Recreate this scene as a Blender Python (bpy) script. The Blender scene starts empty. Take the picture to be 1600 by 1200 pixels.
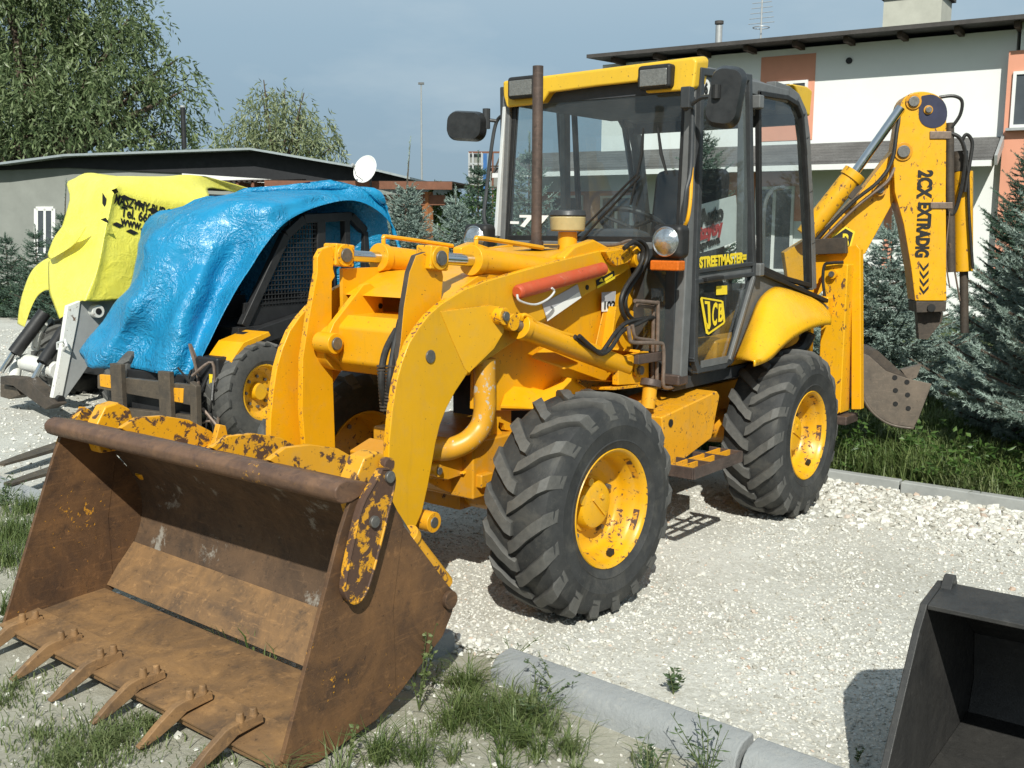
import bpy, bmesh, math, random
import numpy as np
from mathutils import Vector, Matrix
random.seed(7)
NPR = np.random.default_rng(11)
scn = bpy.context.scene
COL = scn.collection
R = math.radians
# ------------------------------------------------------------------ camera
CAM = (1647.11, 3.553, 3.1125, 1.5942, 3.8053, -0.1465, 0.0063)   # focal (px at 1600 wide), position, yaw, pitch, roll
def cam_axes():
    yaw, pitch, roll = CAM[4:7]
    f = Vector((math.cos(yaw)*math.cos(pitch), math.sin(yaw)*math.cos(pitch), math.sin(pitch)))
    r = f.cross(Vector((0, 0, 1))).normalized(); u = r.cross(f)
    return r*math.cos(roll)+u*math.sin(roll), -r*math.sin(roll)+u*math.cos(roll), f
CR, CU, CF = cam_axes()
CP = Vector(CAM[1:4])
cd = bpy.data.cameras.new('camera'); co = bpy.data.objects.new('camera', cd); COL.objects.link(co)
cd.sensor_width = 36.0; cd.lens = 36.0*CAM[0]/1600.0; cd.clip_end = 2000; cd.clip_start = 0.05
co.matrix_world = Matrix(((CR.x, CU.x, -CF.x, CP.x), (CR.y, CU.y, -CF.y, CP.y), (CR.z, CU.z, -CF.z, CP.z), (0, 0, 0, 1)))
scn.camera = co
# ------------------------------------------------------------------ light
SUN_AZ, SUN_EL = R(37), R(41)
wd = bpy.data.worlds.new('World'); scn.world = wd; wd.use_nodes = True
wn = wd.node_tree.nodes; wl = wd.node_tree.links; wn.clear()
wo = wn.new('ShaderNodeOutputWorld'); bg = wn.new('ShaderNodeBackground'); bg.inputs['Strength'].default_value = 1.0
sky = wn.new('ShaderNodeTexSky'); sky.sky_type = 'NISHITA'; sky.sun_disc = False
sky.sun_elevation = SUN_EL; sky.sun_rotation = math.pi/2-SUN_AZ; sky.dust_density = 2.0
sc_ = wn.new('ShaderNodeVectorMath'); sc_.operation = 'SCALE'; sc_.inputs['Scale'].default_value = 0.07
wl.new(sky.outputs['Color'], sc_.inputs[0])
tc = wn.new('ShaderNodeTexCoord'); sp = wn.new('ShaderNodeSeparateXYZ'); wl.new(tc.outputs['Generated'], sp.inputs[0])
rp = wn.new('ShaderNodeValToRGB'); wl.new(sp.outputs['Z'], rp.inputs['Fac'])
el = rp.color_ramp.elements
el[0].position = 0.0; el[0].color = (.26, .375, .475, 1)
el[1].position = 1.0; el[1].color = (.26, .36, .46, 1)
for p_, c_ in ((.09, (.265, .385, .490, 1)), (.17, (.32, .45, .55, 1)), (.25, (.43, .55, .63, 1)), (.33, (.50, .61, .66, 1)), (.5, (.38, .50, .57, 1))):
    e_ = el.new(p_); e_.color = c_
mp = wn.new('ShaderNodeMapping'); mp.inputs['Scale'].default_value = (1.0, 1.0, 3.2); wl.new(tc.outputs['Generated'], mp.inputs['Vector'])
nz = wn.new('ShaderNodeTexNoise'); nz.inputs['Scale'].default_value = 3.4; nz.inputs['Detail'].default_value = 6; nz.inputs['Roughness'].default_value = .55
wl.new(mp.outputs['Vector'], nz.inputs['Vector'])
cr = wn.new('ShaderNodeMapRange'); cr.inputs['From Min'].default_value = .46; cr.inputs['From Max'].default_value = .74
cr.inputs['To Min'].default_value = 0; cr.inputs['To Max'].default_value = .55
wl.new(nz.outputs['Fac'], cr.inputs['Value'])
cm = wn.new('ShaderNodeMix'); cm.data_type = 'RGBA'; cm.inputs[7].default_value = (.56, .65, .69, 1)
wl.new(cr.outputs['Result'], cm.inputs[0]); wl.new(rp.outputs['Color'], cm.inputs[6])
m2 = wn.new('ShaderNodeMix'); m2.data_type = 'RGBA'; m2.inputs[0].default_value = .82
wl.new(sc_.outputs[0], m2.inputs[6]); wl.new(cm.outputs[2], m2.inputs[7])
wl.new(m2.outputs[2], bg.inputs['Color']); wl.new(bg.outputs[0], wo.inputs['Surface'])
sl = bpy.data.lights.new('sun', 'SUN'); sl.energy = 4.8; sl.angle = R(.53); sl.color = (1.0, .985, .895)
so = bpy.data.objects.new('sun', sl); COL.objects.link(so)
so.rotation_euler = Vector((math.cos(SUN_AZ)*math.cos(SUN_EL), math.sin(SUN_AZ)*math.cos(SUN_EL), math.sin(SUN_EL))).to_track_quat('Z', 'Y').to_euler()
so.location = (6, 6, 9)
vs = scn.view_settings; vs.view_transform = 'Standard'; vs.look = 'None'; vs.exposure = 0.18; vs.gamma = 1.0; vs.use_curve_mapping = False
scn.cycles.max_bounces = 8; scn.cycles.transparent_max_bounces = 16; scn.cycles.caustics_reflective = False; scn.cycles.caustics_refractive = False
# ------------------------------------------------------------------ helpers
def ray(px, py):
    return (CF + CR*((px-800)/CAM[0]) + CU*(-(py-600)/CAM[0]))
def U(px, py, ax, v):
    """the point of the plane  ax = v  that the photograph shows at pixel (px, py) (1600 x 1200)"""
    d = ray(px, py); i = 'xyz'.index(ax)
    return CP + d*((v-CP[i])/d[i])
def UP(px, py, p0, n):
    d = ray(px, py); return CP + d*((p0-CP).dot(n)/d.dot(n))
def UD(px, py, depth):
    """point at a given distance along the view axis"""
    return CP + ray(px, py)*depth
MW = {}
def reg(o, m): MW[o.name] = m
def tag(o, label=None, cat=None, group=None, kind=None):
    if label: o['label'] = label
    if cat: o['category'] = cat
    if group: o['group'] = group
    if kind: o['kind'] = kind
    return o
def thing(name, label, cat, loc=(0, 0, 0), rz=0.0, group=None, kind=None):
    o = bpy.data.objects.new(name, None); COL.objects.link(o); o.empty_display_size = .2
    o.location = loc; o.rotation_euler = (0, 0, rz)
    reg(o, Matrix.Translation(Vector(loc)) @ Matrix.Rotation(rz, 4, 'Z'))
    return tag(o, label, cat, group, kind)
def sub(name, parent, loc=(0, 0, 0)):
    """an empty that only holds sub-parts, at a place local to its parent"""
    o = bpy.data.objects.new(name, None); COL.objects.link(o); o.parent = parent; o.location = loc; o.empty_display_size = .1
    reg(o, MW[parent.name] @ Matrix.Translation(Vector(loc)))
    return o
class MB:
    def __init__(s): s.v = []; s.f = []; s.m = []; s.sm = []
    def add(s, vs, fs, m=0, smooth=True):
        b = len(s.v); s.v += [Vector(p) for p in vs]; s.f += [tuple(b+i for i in f) for f in fs]; s.m += [m]*len(fs); s.sm += [smooth]*len(fs)
        return s
    def prism(s, pts, vec, m=0, me=None):
        """closed outline pts pushed along vec; sides get material me"""
        vec = Vector(vec); n = len(pts); pts = [Vector(p) for p in pts]
        me = m if me is None else me
        s.add(pts+[p+vec for p in pts], [tuple(range(n)), tuple(range(2*n-1, n-1, -1))], m)
        b = len(s.v)-2*n
        for i in range(n):
            j = (i+1) % n; s.f.append((b+i, b+n+i, b+n+j, b+j)); s.m.append(me); s.sm.append(True)
        return s
    def box(s, c, d, rot=None, m=0):
        hx, hy, hz = d[0]/2, d[1]/2, d[2]/2
        P = [Vector((x, y, z)) for x in (-hx, hx) for y in (-hy, hy) for z in (-hz, hz)]
        if rot is not None: P = [rot @ p for p in P]
        c = Vector(c)
        return s.add([p+c for p in P], [(0, 1, 3, 2), (4, 6, 7, 5), (0, 4, 5, 1), (2, 3, 7, 6), (0, 2, 6, 4), (1, 5, 7, 3)], m)
    def box2(s, a, b, m=0):
        a = Vector(a); b = Vector(b)
        return s.box((a+b)/2, [abs(b[i]-a[i]) for i in range(3)], m=m)
    def bar(s, a, b, w, h, side=(0, 1, 0), m=0):
        """rectangular bar from a to b: w along side, h across it"""
        a = Vector(a); b = Vector(b); t = (b-a).normalized(); sd = Vector(side); sd = (sd-t*sd.dot(t)).normalized(); u = t.cross(sd)
        P = []
        for q in (a, b):
            for x, y in ((-1, -1), (1, -1), (1, 1), (-1, 1)): P.append(q+sd*(w/2*x)+u*(h/2*y))
        return s.add(P, [(0, 3, 2, 1), (4, 5, 6, 7), (0, 1, 5, 4), (1, 2, 6, 5), (2, 3, 7, 6), (3, 0, 4, 7)], m)
    def tube(s, path, r, seg=10, m=0, cap=True):
        path = [Vector(p) for p in path]; n = len(path)
        rs = r if isinstance(r, (list, tuple)) else [r]*n
        t0 = (path[1]-path[0]).normalized()
        nrm = t0.orthogonal().normalized(); vs_ = []
        for i, p in enumerate(path):
            t = ((path[min(i+1, n-1)]-path[max(i-1, 0)])).normalized()
            nrm = (nrm-t*nrm.dot(t)).normalized(); bn = t.cross(nrm)
            for k in range(seg):
                a = 2*math.pi*k/seg; vs_.append(p+(nrm*math.cos(a)+bn*math.sin(a))*rs[i])
        fs = [(i*seg+k, i*seg+(k+1) % seg, (i+1)*seg+(k+1) % seg, (i+1)*seg+k) for i in range(n-1) for k in range(seg)]
        if cap: fs += [tuple(range(seg-1, -1, -1)), tuple((n-1)*seg+k for k in range(seg))]
        return s.add(vs_, fs, m)
    def cyl(s, a, b, r, r2=None, seg=20, m=0):
        return s.tube([a, b], [r, r if r2 is None else r2], seg, m)
    def lathe(s, prof, c, axis=(0, 1, 0), seg=48, m=0):
        """prof = [(radius, along axis)] turned about axis through c"""
        ax = Vector(axis).normalized(); u = ax.orthogonal().normalized(); w = ax.cross(u); c = Vector(c); vs_ = []
        for r, h in prof:
            for k in range(seg):
                a = 2*math.pi*k/seg; vs_.append(c+ax*h+(u*math.cos(a)+w*math.sin(a))*r)
        n = len(prof)
        return s.add(vs_, [(i*seg+k, i*seg+(k+1) % seg, (i+1)*seg+(k+1) % seg, (i+1)*seg+k) for i in range(n-1) for k in range(seg)], m)
    def ball(s, c, r, seg=14, m=0):
        rx, ry, rz = r if isinstance(r, (tuple, list)) else (r, r, r); vs_ = []; fs = []; rings = seg//2
        for i in range(rings+1):
            th = math.pi*i/rings
            for k in range(seg):
                a = 2*math.pi*k/seg; vs_.append(Vector(c)+Vector((rx*math.sin(th)*math.cos(a), ry*math.sin(th)*math.sin(a), rz*math.cos(th))))
        for i in range(rings):
            for k in range(seg): fs.append((i*seg+k, (i+1)*seg+k, (i+1)*seg+(k+1) % seg, i*seg+(k+1) % seg))
        return s.add(vs_, fs, m)
    def grid(s, rows, m=0):
        n = len(rows); k = len(rows[0]); vs_ = [p for r_ in rows for p in r_]
        return s.add(vs_, [(i*k+j, i*k+j+1, (i+1)*k+j+1, (i+1)*k+j) for i in range(n-1) for j in range(k-1)], m)
    def mirror_y(s):
        """add the mirror image about the plane y = 0"""
        b = len(s.v); nf = len(s.f)
        s.v += [Vector((p.x, -p.y, p.z)) for p in s.v]
        s.f += [tuple(b+i for i in reversed(f)) for f in s.f[:nf]]; s.m += s.m[:nf]; s.sm += s.sm[:nf]
        return s
    def flipped(s):
        o = MB(); o.v = [Vector((p.x, -p.y, p.z)) for p in s.v]; o.f = [tuple(reversed(f)) for f in s.f]; o.m = list(s.m); o.sm = list(s.sm); return o
    def build(s, name, mats, parent=None, world=True, bev=0.0, sharp=32, label=None, cat=None, group=None, kind=None, fix=True, bseg=2):
        me = bpy.data.meshes.new(name)
        V = s.v
        if parent is not None and world:
            inv = MW[parent.name].inverted(); V = [inv @ p for p in V]
        me.from_pydata([tuple(p) for p in V], [], s.f)
        if not isinstance(mats, (list, tuple)): mats = [mats]
        for mt in mats: me.materials.append(mt)
        me.polygons.foreach_set('material_index', s.m); me.polygons.foreach_set('use_smooth', s.sm)
        if fix:
            bm = bmesh.new(); bm.from_mesh(me); bmesh.ops.recalc_face_normals(bm, faces=bm.faces); bm.to_mesh(me); bm.free()
        me.update()
        if sharp: me.set_sharp_from_angle(angle=R(sharp))
        o = bpy.data.objects.new(name, me); COL.objects.link(o)
        if parent is not None: o.parent = parent; reg(o, MW[parent.name].copy())
        else: reg(o, Matrix())
        if bev:
            b = o.modifiers.new('bevel', 'BEVEL'); b.width = bev; b.segments = bseg; b.limit_method = 'ANGLE'; b.angle_limit = R(40); b.harden_normals = True
        return tag(o, label, cat, group, kind)
def np_mesh(name, V, F, mat, parent=None, label=None, cat=None, group=None, kind=None, smooth=False, mats=None, mi=None):
    """mesh from numpy arrays V (n,3) and F (m,k)"""
    me = bpy.data.meshes.new(name); n = len(V); m_, k = F.shape
    me.vertices.add(n); me.vertices.foreach_set('co', np.ascontiguousarray(V, dtype=np.float32).ravel())
    me.loops.add(m_*k); me.loops.foreach_set('vertex_index', np.ascontiguousarray(F, dtype=np.int32).ravel())
    me.polygons.add(m_); me.polygons.foreach_set('loop_start', np.arange(0, m_*k, k, dtype=np.int32))
    try: me.polygons.foreach_set('loop_total', np.full(m_, k, dtype=np.int32))
    except Exception: pass
    for mt in (mats or [mat]): me.materials.append(mt)
    if mi is not None: me.polygons.foreach_set('material_index', np.asarray(mi, dtype=np.int32))
    me.polygons.foreach_set('use_smooth', np.full(m_, smooth, dtype=bool))
    me.update(calc_edges=True); me.validate()
    o = bpy.data.objects.new(name, me); COL.objects.link(o)
    if parent is not None: o.parent = parent; reg(o, MW[parent.name].copy())
    else: reg(o, Matrix())
    return tag(o, label, cat, group, kind)
def copy_tree(o, parent=None):
    c = o.copy(); COL.objects.link(c); c.parent = parent
    for ch in [q for q in bpy.data.objects if q.parent == o]: copy_tree(ch, c)
    return c
def spline(pts, n=6):
    """smooth path through pts"""
    P = [Vector(p) for p in pts]; out = []
    for i in range(len(P)-1):
        a, b, c, d = P[max(i-1, 0)], P[i], P[i+1], P[min(i+2, len(P)-1)]
        for k in range(n):
            t = k/n; out.append(.5*((2*b)+(c-a)*t+(2*a-5*b+4*c-d)*t*t+(3*b-a-3*c+d)*t**3))
    return out+[P[-1]]
def onto(bvh, p, n):
    h = bvh.ray_cast(p+n*.5, -n)
    return h[0]+n*.005 if h[0] is not None else p
def text(body, mat, parent, o, x, y, size, name='lettering', fit=None, bold=0.0, align='LEFT', squash=1.0, cloth=None):
    """flat letters at point o, running along x, upright along y; fit = width in metres"""
    cu = bpy.data.curves.new(name, 'FONT'); cu.body = body; cu.size = size; cu.offset = bold; cu.align_x = align; cu.extrude = .0008; cu.resolution_u = 3
    t = bpy.data.objects.new(name, cu); COL.objects.link(t)
    me = bpy.data.meshes.new_from_object(t.evaluated_get(bpy.context.evaluated_depsgraph_get()))
    bpy.data.objects.remove(t); bpy.data.curves.remove(cu)
    x = Vector(x).normalized(); y = Vector(y); y = (y-x*y.dot(x)).normalized(); z = x.cross(y)
    k = squash
    if fit:
        xs = [v.co.x for v in me.vertices]; k = fit/max(1e-6, max(xs)-min(xs))
    o = Vector(o); inv = MW[parent.name].inverted()
    for v in me.vertices:
        p = o+x*(v.co.x*k)+y*v.co.y+z*v.co.z
        if cloth: p = onto(cloth, p, z)+z*v.co.z
        v.co = inv @ p
    me.materials.append(mat); ob = bpy.data.objects.new(name, me); COL.objects.link(ob); ob.parent = parent; reg(ob, MW[parent.name].copy())
    return ob
# ------------------------------------------------------------------ materials
def nodes(name):
    m = bpy.data.materials.new(name); m.use_nodes = True; nt = m.node_tree
    return m, nt, nt.nodes, nt.links, nt.nodes['Principled BSDF']
def noise(nt, scale, detail=5, rough=.6, vec=None, dist=0.0):
    n = nt.nodes.new('ShaderNodeTexNoise'); n.inputs['Scale'].default_value = scale; n.inputs['Detail'].default_value = detail
    n.inputs['Roughness'].default_value = rough; n.inputs['Distortion'].default_value = dist
    if vec is not None: nt.links.new(vec, n.inputs['Vector'])
    return n.outputs['Fac']
def rng(nt, val, a, b, c=0.0, d=1.0):
    n = nt.nodes.new('ShaderNodeMapRange'); n.inputs[1].default_value = a; n.inputs[2].default_value = b; n.inputs[3].default_value = c; n.inputs[4].default_value = d
    nt.links.new(val, n.inputs[0]); return n.outputs[0]
def mix(nt, fac, a, b, mode='MIX'):
    n = nt.nodes.new('ShaderNodeMix'); n.data_type = 'RGBA'; n.blend_type = mode
    for s, v in ((0, fac), (6, a), (7, b)):
        if hasattr(v, 'is_linked'): nt.links.new(v, n.inputs[s])
        elif s == 0: n.inputs[0].default_value = v
        else: n.inputs[s].default_value = (*v, 1)
    return n.outputs[2]
def mth(nt, op, a, b=0.0):
    n = nt.nodes.new('ShaderNodeMath'); n.operation = op
    for i, v in enumerate((a, b)):
        if hasattr(v, 'is_linked'): nt.links.new(v, n.inputs[i])
        else: n.inputs[i].default_value = v
    return n.outputs[0]
def objvec(nt, scale=(1, 1, 1)):
    t = nt.nodes.new('ShaderNodeTexCoord'); mp = nt.nodes.new('ShaderNodeMapping'); mp.inputs['Scale'].default_value = scale
    nt.links.new(t.outputs['Object'], mp.inputs['Vector']); return mp.outputs['Vector']
def bump(nt, h, strength=.3, dist=.01, normal=None):
    b = nt.nodes.new('ShaderNodeBump'); b.inputs['Strength'].default_value = strength; b.inputs['Distance'].default_value = dist
    nt.links.new(h, b.inputs['Height'])
    if normal is not None: nt.links.new(normal, b.inputs['Normal'])
    return b.outputs['Normal']
def plain(name, col, rough=.6, metal=0.0, var=.12, vs_=9.0, bs=0.0, bscale=60, spec=.4):
    m, nt, N, L, P = nodes(name); v = objvec(nt)
    n = noise(nt, vs_, 6, .65, v)
    c = mix(nt, rng(nt, n, .3, .7), tuple(x*(1-var) for x in col), tuple(min(1, x*(1+var)) for x in col))
    L.new(c, P.inputs['Base Color']); P.inputs['Metallic'].default_value = metal; P.inputs['Specular IOR Level'].default_value = spec
    L.new(rng(nt, noise(nt, vs_*3, 3, .6, v), .3, .7, max(.04, rough-.08), min(1, rough+.08)), P.inputs['Roughness'])
    if bs: L.new(bump(nt, noise(nt, bscale, 5, .7, v), bs, .004), P.inputs['Normal'])
    return m
def paint(name, col, chip=.62, chip_scale=38, rough=.34, fade=.10, rust=(.065, .030, .016), stretch=(1, 1, 1), dust=.14):
    """weathered enamel: fading, dust, rust chips"""
    m, nt, N, L, P = nodes(name); v = objvec(nt); vst = objvec(nt, stretch)
    c = mix(nt, rng(nt, noise(nt, 3.1, 4, .6, v), .35, .68), col, tuple(x*(1-fade) + .03*fade for x in col))
    c = mix(nt, rng(nt, noise(nt, 14, 7, .72, v), .5, .8, 0, dust*1.6), c, (.36, .27, .14))
    streak = rng(nt, noise(nt, 30, 4, .6, objvec(nt, (1, 1, .12))), .58, .8, 0, dust*1.5)
    c = mix(nt, streak, c, (.20, .11, .03))
    sp_k = noise(nt, 75, 3, .5, v); c = mix(nt, rng(nt, sp_k, .69, .72, 0, .8), c, (.11, .055, .025))
    c = mix(nt, rng(nt, noise(nt, 7, 7, .7, objvec(nt, (1, 1, .3))), .52, .78, 0, .45), c, tuple(x*.72+.02 for x in col))
    big = noise(nt, chip_scale, 8, .68, vst, .4); reg_ = noise(nt, 2.6, 3, .5, v)
    k = mth(nt, 'ADD', mth(nt, 'MULTIPLY', big, .78), mth(nt, 'MULTIPLY', reg_, .22))
    mask = rng(nt, k, chip-.012, chip+.020)
    rc = mix(nt, noise(nt, 90, 4, .7, v), rust, tuple(min(1, x*2.1) for x in rust))
    c = mix(nt, mask, c, rc)
    L.new(c, P.inputs['Base Color'])
    rr = rng(nt, noise(nt, 22, 5, .6, v), .3, .75, rough-.06, rough+.16)
    L.new(mth(nt, 'ADD', rr, mth(nt, 'MULTIPLY', mask, .35)), P.inputs['Roughness'])
    P.inputs['Specular IOR Level'].default_value = .42
    h = mth(nt, 'SUBTRACT', mth(nt, 'MULTIPLY', noise(nt, 55, 3, .5, v), .12), mth(nt, 'MULTIPLY', mask, .5))
    L.new(bump(nt, h, .25, .003), P.inputs['Normal'])
    return m
def rusty(name, a=(.062, .032, .018), b=(.150, .075, .034), dark=(.028, .020, .016), pale=None, rough=.72, keep=None, keep_t=.6, scale=7, metal=.0, pale_t=.60, kscale=24):
    """bare weathered steel; keep = remains of paint"""
    m, nt, N, L, P = nodes(name); v = objvec(nt)
    c = mix(nt, rng(nt, noise(nt, scale, 8, .68, v, .6), .36, .68), a, b)
    c = mix(nt, rng(nt, noise(nt, scale*2.3, 8, .75, v), .55, .72, 0, .8), c, dark)
    c = mix(nt, rng(nt, noise(nt, 26, 9, .8, v, .4), .56, .70, 0, .6), c, tuple(min(1, x*1.7) for x in b))
    c = mix(nt, rng(nt, noise(nt, 46, 8, .8, v), .58, .68, 0, .75), c, tuple(x*.5 for x in dark))
    c = mix(nt, rng(nt, noise(nt, 9, 5, .7, objvec(nt, (1, 1, 9))), .56, .74, 0, .45), c, tuple(min(1, x*1.5) for x in b))
    if pale: c = mix(nt, rng(nt, noise(nt, scale*.72, 9, .74, v, .3), pale_t-.01, pale_t+.05, 0, .75), c, pale)
    if keep:
        k = mth(nt, 'ADD', mth(nt, 'MULTIPLY', noise(nt, kscale, 8, .66, v, .5), .6), mth(nt, 'MULTIPLY', noise(nt, 3.4, 3, .5, v), .4))
        c = mix(nt, rng(nt, k, keep_t-.006, keep_t+.014), c, keep)
    L.new(c, P.inputs['Base Color']); P.inputs['Metallic'].default_value = metal; P.inputs['Specular IOR Level'].default_value = .35
    L.new(rng(nt, noise(nt, 30, 5, .7, v), .3, .7, rough-.16, rough+.14), P.inputs['Roughness'])
    L.new(bump(nt, noise(nt, 85, 6, .75, v), .35, .003), P.inputs['Normal'])
    return m
def glass(name, tint=(.80, .86, .86), refl=1.0, dust=.05):
    m, nt, N, L, P = nodes(name); N.remove(P)
    out = [n for n in N if n.type == 'OUTPUT_MATERIAL'][0]
    tr = N.new('ShaderNodeBsdfTransparent'); tr.inputs[0].default_value = (*tint, 1)
    gl = N.new('ShaderNodeBsdfGlossy'); gl.inputs['Roughness'].default_value = .02; gl.inputs[0].default_value = (.9*refl, .95*refl, refl, 1)
    df = N.new('ShaderNodeBsdfDiffuse'); df.inputs[0].default_value = (.45, .46, .44, 1)
    lw = N.new('ShaderNodeLayerWeight'); fr = mth(nt, 'ADD', mth(nt, 'MULTIPLY', mth(nt, 'POWER', lw.outputs['Facing'], 4.5), .85), .05)
    mx = N.new('ShaderNodeMixShader'); L.new(fr, mx.inputs[0]); L.new(tr.outputs[0], mx.inputs[1]); L.new(gl.outputs[0], mx.inputs[2])
    m2_ = N.new('ShaderNodeMixShader'); L.new(rng(nt, noise(nt, 4, 5, .7, objvec(nt)), .35, .75, dust*.4, dust*1.7), m2_.inputs[0])
    L.new(mx.outputs[0], m2_.inputs[1]); L.new(df.outputs[0], m2_.inputs[2]); L.new(m2_.outputs[0], out.inputs[0])
    return m
YEL = (.78, .368, .005)
M = {}
M['yellow'] = paint('machine_yellow', YEL, .655, 42)
M['yellow_side'] = paint('machine_yellow_duller', (.70, .365, .010), .672, 42)  # slightly duller yellow for the near arm and the gussets
M['yellow_edge'] = paint('machine_yellow_chipped_edge', YEL, .560, 58, rust=(.10, .042, .022))
M['yellow_worn'] = paint('machine_yellow_worn', (.72, .33, .012), .585, 40, rust=(.055, .030, .018), dust=.22)
M['yellow_bucket'] = paint('machine_yellow_mostly_rubbed_off', (.70, .33, .012), .545, 22, rust=(.055, .028, .017), dust=.22)
M['yellow_dirty'] = paint('machine_yellow_oily', (.60, .27, .010), .60, 18, rust=(.04, .025, .018), dust=.35)
M['yellow_boom'] = paint('machine_yellow_scuffed', (.74, .375, .008), .585, 30, rust=(.07, .035, .02), stretch=(1, 1, .6))
M['roof_yellow'] = paint('cab_roof_yellow', (.68, .42, .025), .72, 30, rough=.42, dust=.10)
M['fender_yellow'] = paint('fender_yellow', (.80, .42, .012), .74, 30, rough=.24, dust=.06)
M['rim'] = paint('rim_yellow', (.70, .36, .006), .590, 26, rust=(.06, .03, .018), dust=.26)
M['digger'] = rusty('digger_bucket_steel', (.095, .080, .066), (.17, .135, .105), (.07, .058, .05), rough=.5, scale=4)
M['clam'] = paint('machine_yellow_clam_arm', (.66, .31, .012), .475, 20, rust=(.052, .028, .018), dust=.25)
M['rust'] = rusty('rust_brown', (.050, .030, .019), (.15, .08, .038))
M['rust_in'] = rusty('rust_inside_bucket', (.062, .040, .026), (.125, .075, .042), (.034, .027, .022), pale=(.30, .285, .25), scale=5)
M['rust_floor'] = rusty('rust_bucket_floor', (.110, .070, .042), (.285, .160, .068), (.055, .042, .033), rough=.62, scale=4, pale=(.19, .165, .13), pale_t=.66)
M['rust_side'] = rusty('rust_bucket_side', (.058, .033, .020), (.170, .086, .036), (.032, .022, .017), keep=(.50, .23, .02), keep_t=.630, scale=4, kscale=46)
M['rust_lip'] = rusty('rust_lip', (.085, .050, .036), (.17, .095, .055), (.06, .042, .034), rough=.55, keep=(.60, .29, .02), keep_t=.622, scale=9, kscale=34)
M['steel_dark'] = rusty('dark_steel', (.045, .038, .032), (.085, .066, .05), (.025, .022, .02), rough=.6)
M['steel_fork'] = rusty('fork_steel', (.060, .050, .040), (.105, .082, .058), (.035, .03, .026), keep=(.50, .26, .02), keep_t=.66, rough=.6)
M['chrome'] = plain('chrome_rod', (.62, .63, .64), .14, 1.0, .05)
M['pin'] = plain('steel_pin', (.17, .165, .155), .42, .6, .25, 60, .2, 90)
M['tyre'] = None
M['black'] = plain('black_rubber', (.016, .016, .016), .55, 0, .3, 20, .1, 80)
M['hose'] = plain('hose_rubber', (.022, .021, .020), .45, 0, .4, 40)
M['pipe'] = plain('hydraulic_pipe', (.20, .15, .12), .42, .35, .3, 30)
M['cab_grey'] = plain('cab_grey_paint', (.125, .128, .128), .42, 0, .16, 14, .08, 60)
M['cab_dark'] = plain('cab_dark_paint', (.040, .043, .046), .45, 0, .22, 12, .08, 60)
M['silver'] = plain('silver_strip', (.62, .63, .62), .35, .2, .08)
M['inside'] = plain('cab_lining', (.050, .055, .064), .8, 0, .2, 10)
M['seat'] = plain('seat_cloth', (.030, .033, .040), .85, 0, .2, 30, .2, 120)
M['white_paint'] = paint('skid_white', (.72, .72, .68), .61, 26, rough=.45, rust=(.10, .06, .04))
M['grey_paint'] = plain('skid_grey', (.30, .31, .31), .5, 0, .12, 6)
M['body_black'] = plain('skid_body_black', (.020, .020, .021), .5, 0, .3, 8)
M['lens'] = plain('lamp_lens', (.62, .63, .63), .04, .95, .3, 30, .8, 45)
M['worklens'] = plain('work_lamp_lens', (.20, .20, .19), .2, .3, .2, 60, .6, 160)
M['amber'] = plain('amber_lens', (.58, .13, .012), .25, 0, .15, 60, .4, 150)
M['red_tube'] = paint('red_strut', (.47, .075, .026), .585, 30, rough=.5, rust=(.30, .10, .07))
M['white'] = plain('white_sticker', (.78, .78, .75), .5, 0, .05)
M['grey_sticker'] = plain('grey_sticker', (.40, .40, .42), .5, 0, .1, 4)
M['blk_ink'] = plain('black_print', (.012, .012, .012), .6, 0, .2)
M['yel_ink'] = plain('yellow_print', (.78, .58, .03), .5, 0, .06)
M['red_ink'] = plain('red_print', (.55, .05, .05), .6, 0, .1)
M['cream'] = plain('filter_bowl', (.44, .35, .17), .35, 0, .15)
M['glass'] = glass('cab_glass')
M['glass_side'] = glass('cab_side_glass', (.74, .80, .80), dust=.06)
M['mirror_glass'] = plain('mirror_back', (.022, .023, .024), .4, 0, .4, 14)
M['exhaust'] = rusty('exhaust_rust', (.062, .047, .042), (.125, .088, .072), (.04, .032, .03), rough=.55, metal=.3)
def tyre_mat():
    m, nt, N, L, P = nodes('tyre_rubber'); v = objvec(nt)
    c = mix(nt, rng(nt, noise(nt, 6, 7, .7, v), .35, .7), (.020, .021, .022), (.050, .051, .050))
    g = N.new('ShaderNodeAttribute'); g.attribute_name = 'tread'; 
    c = mix(nt, mth(nt, 'MULTIPLY', g.outputs['Fac'], rng(nt, noise(nt, 26, 6, .7, v), .25, .7, .35, 1.0)), c, (.115, .112, .104))
    c = mix(nt, rng(nt, noise(nt, 60, 5, .8, v), .6, .8, 0, .55), c, (.17, .16, .14))
    c = mix(nt, rng(nt, noise(nt, 8, 7, .75, v, .5), .50, .72, 0, .5), c, (.115, .108, .092))
    L.new(c, P.inputs['Base Color']); P.inputs['Roughness'].default_value = .66; P.inputs['Specular IOR Level'].default_value = .35
    L.new(bump(nt, noise(nt, 70, 6, .75, v), .4, .003), P.inputs['Normal'])
    return m
M['tyre'] = tyre_mat()
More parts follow.
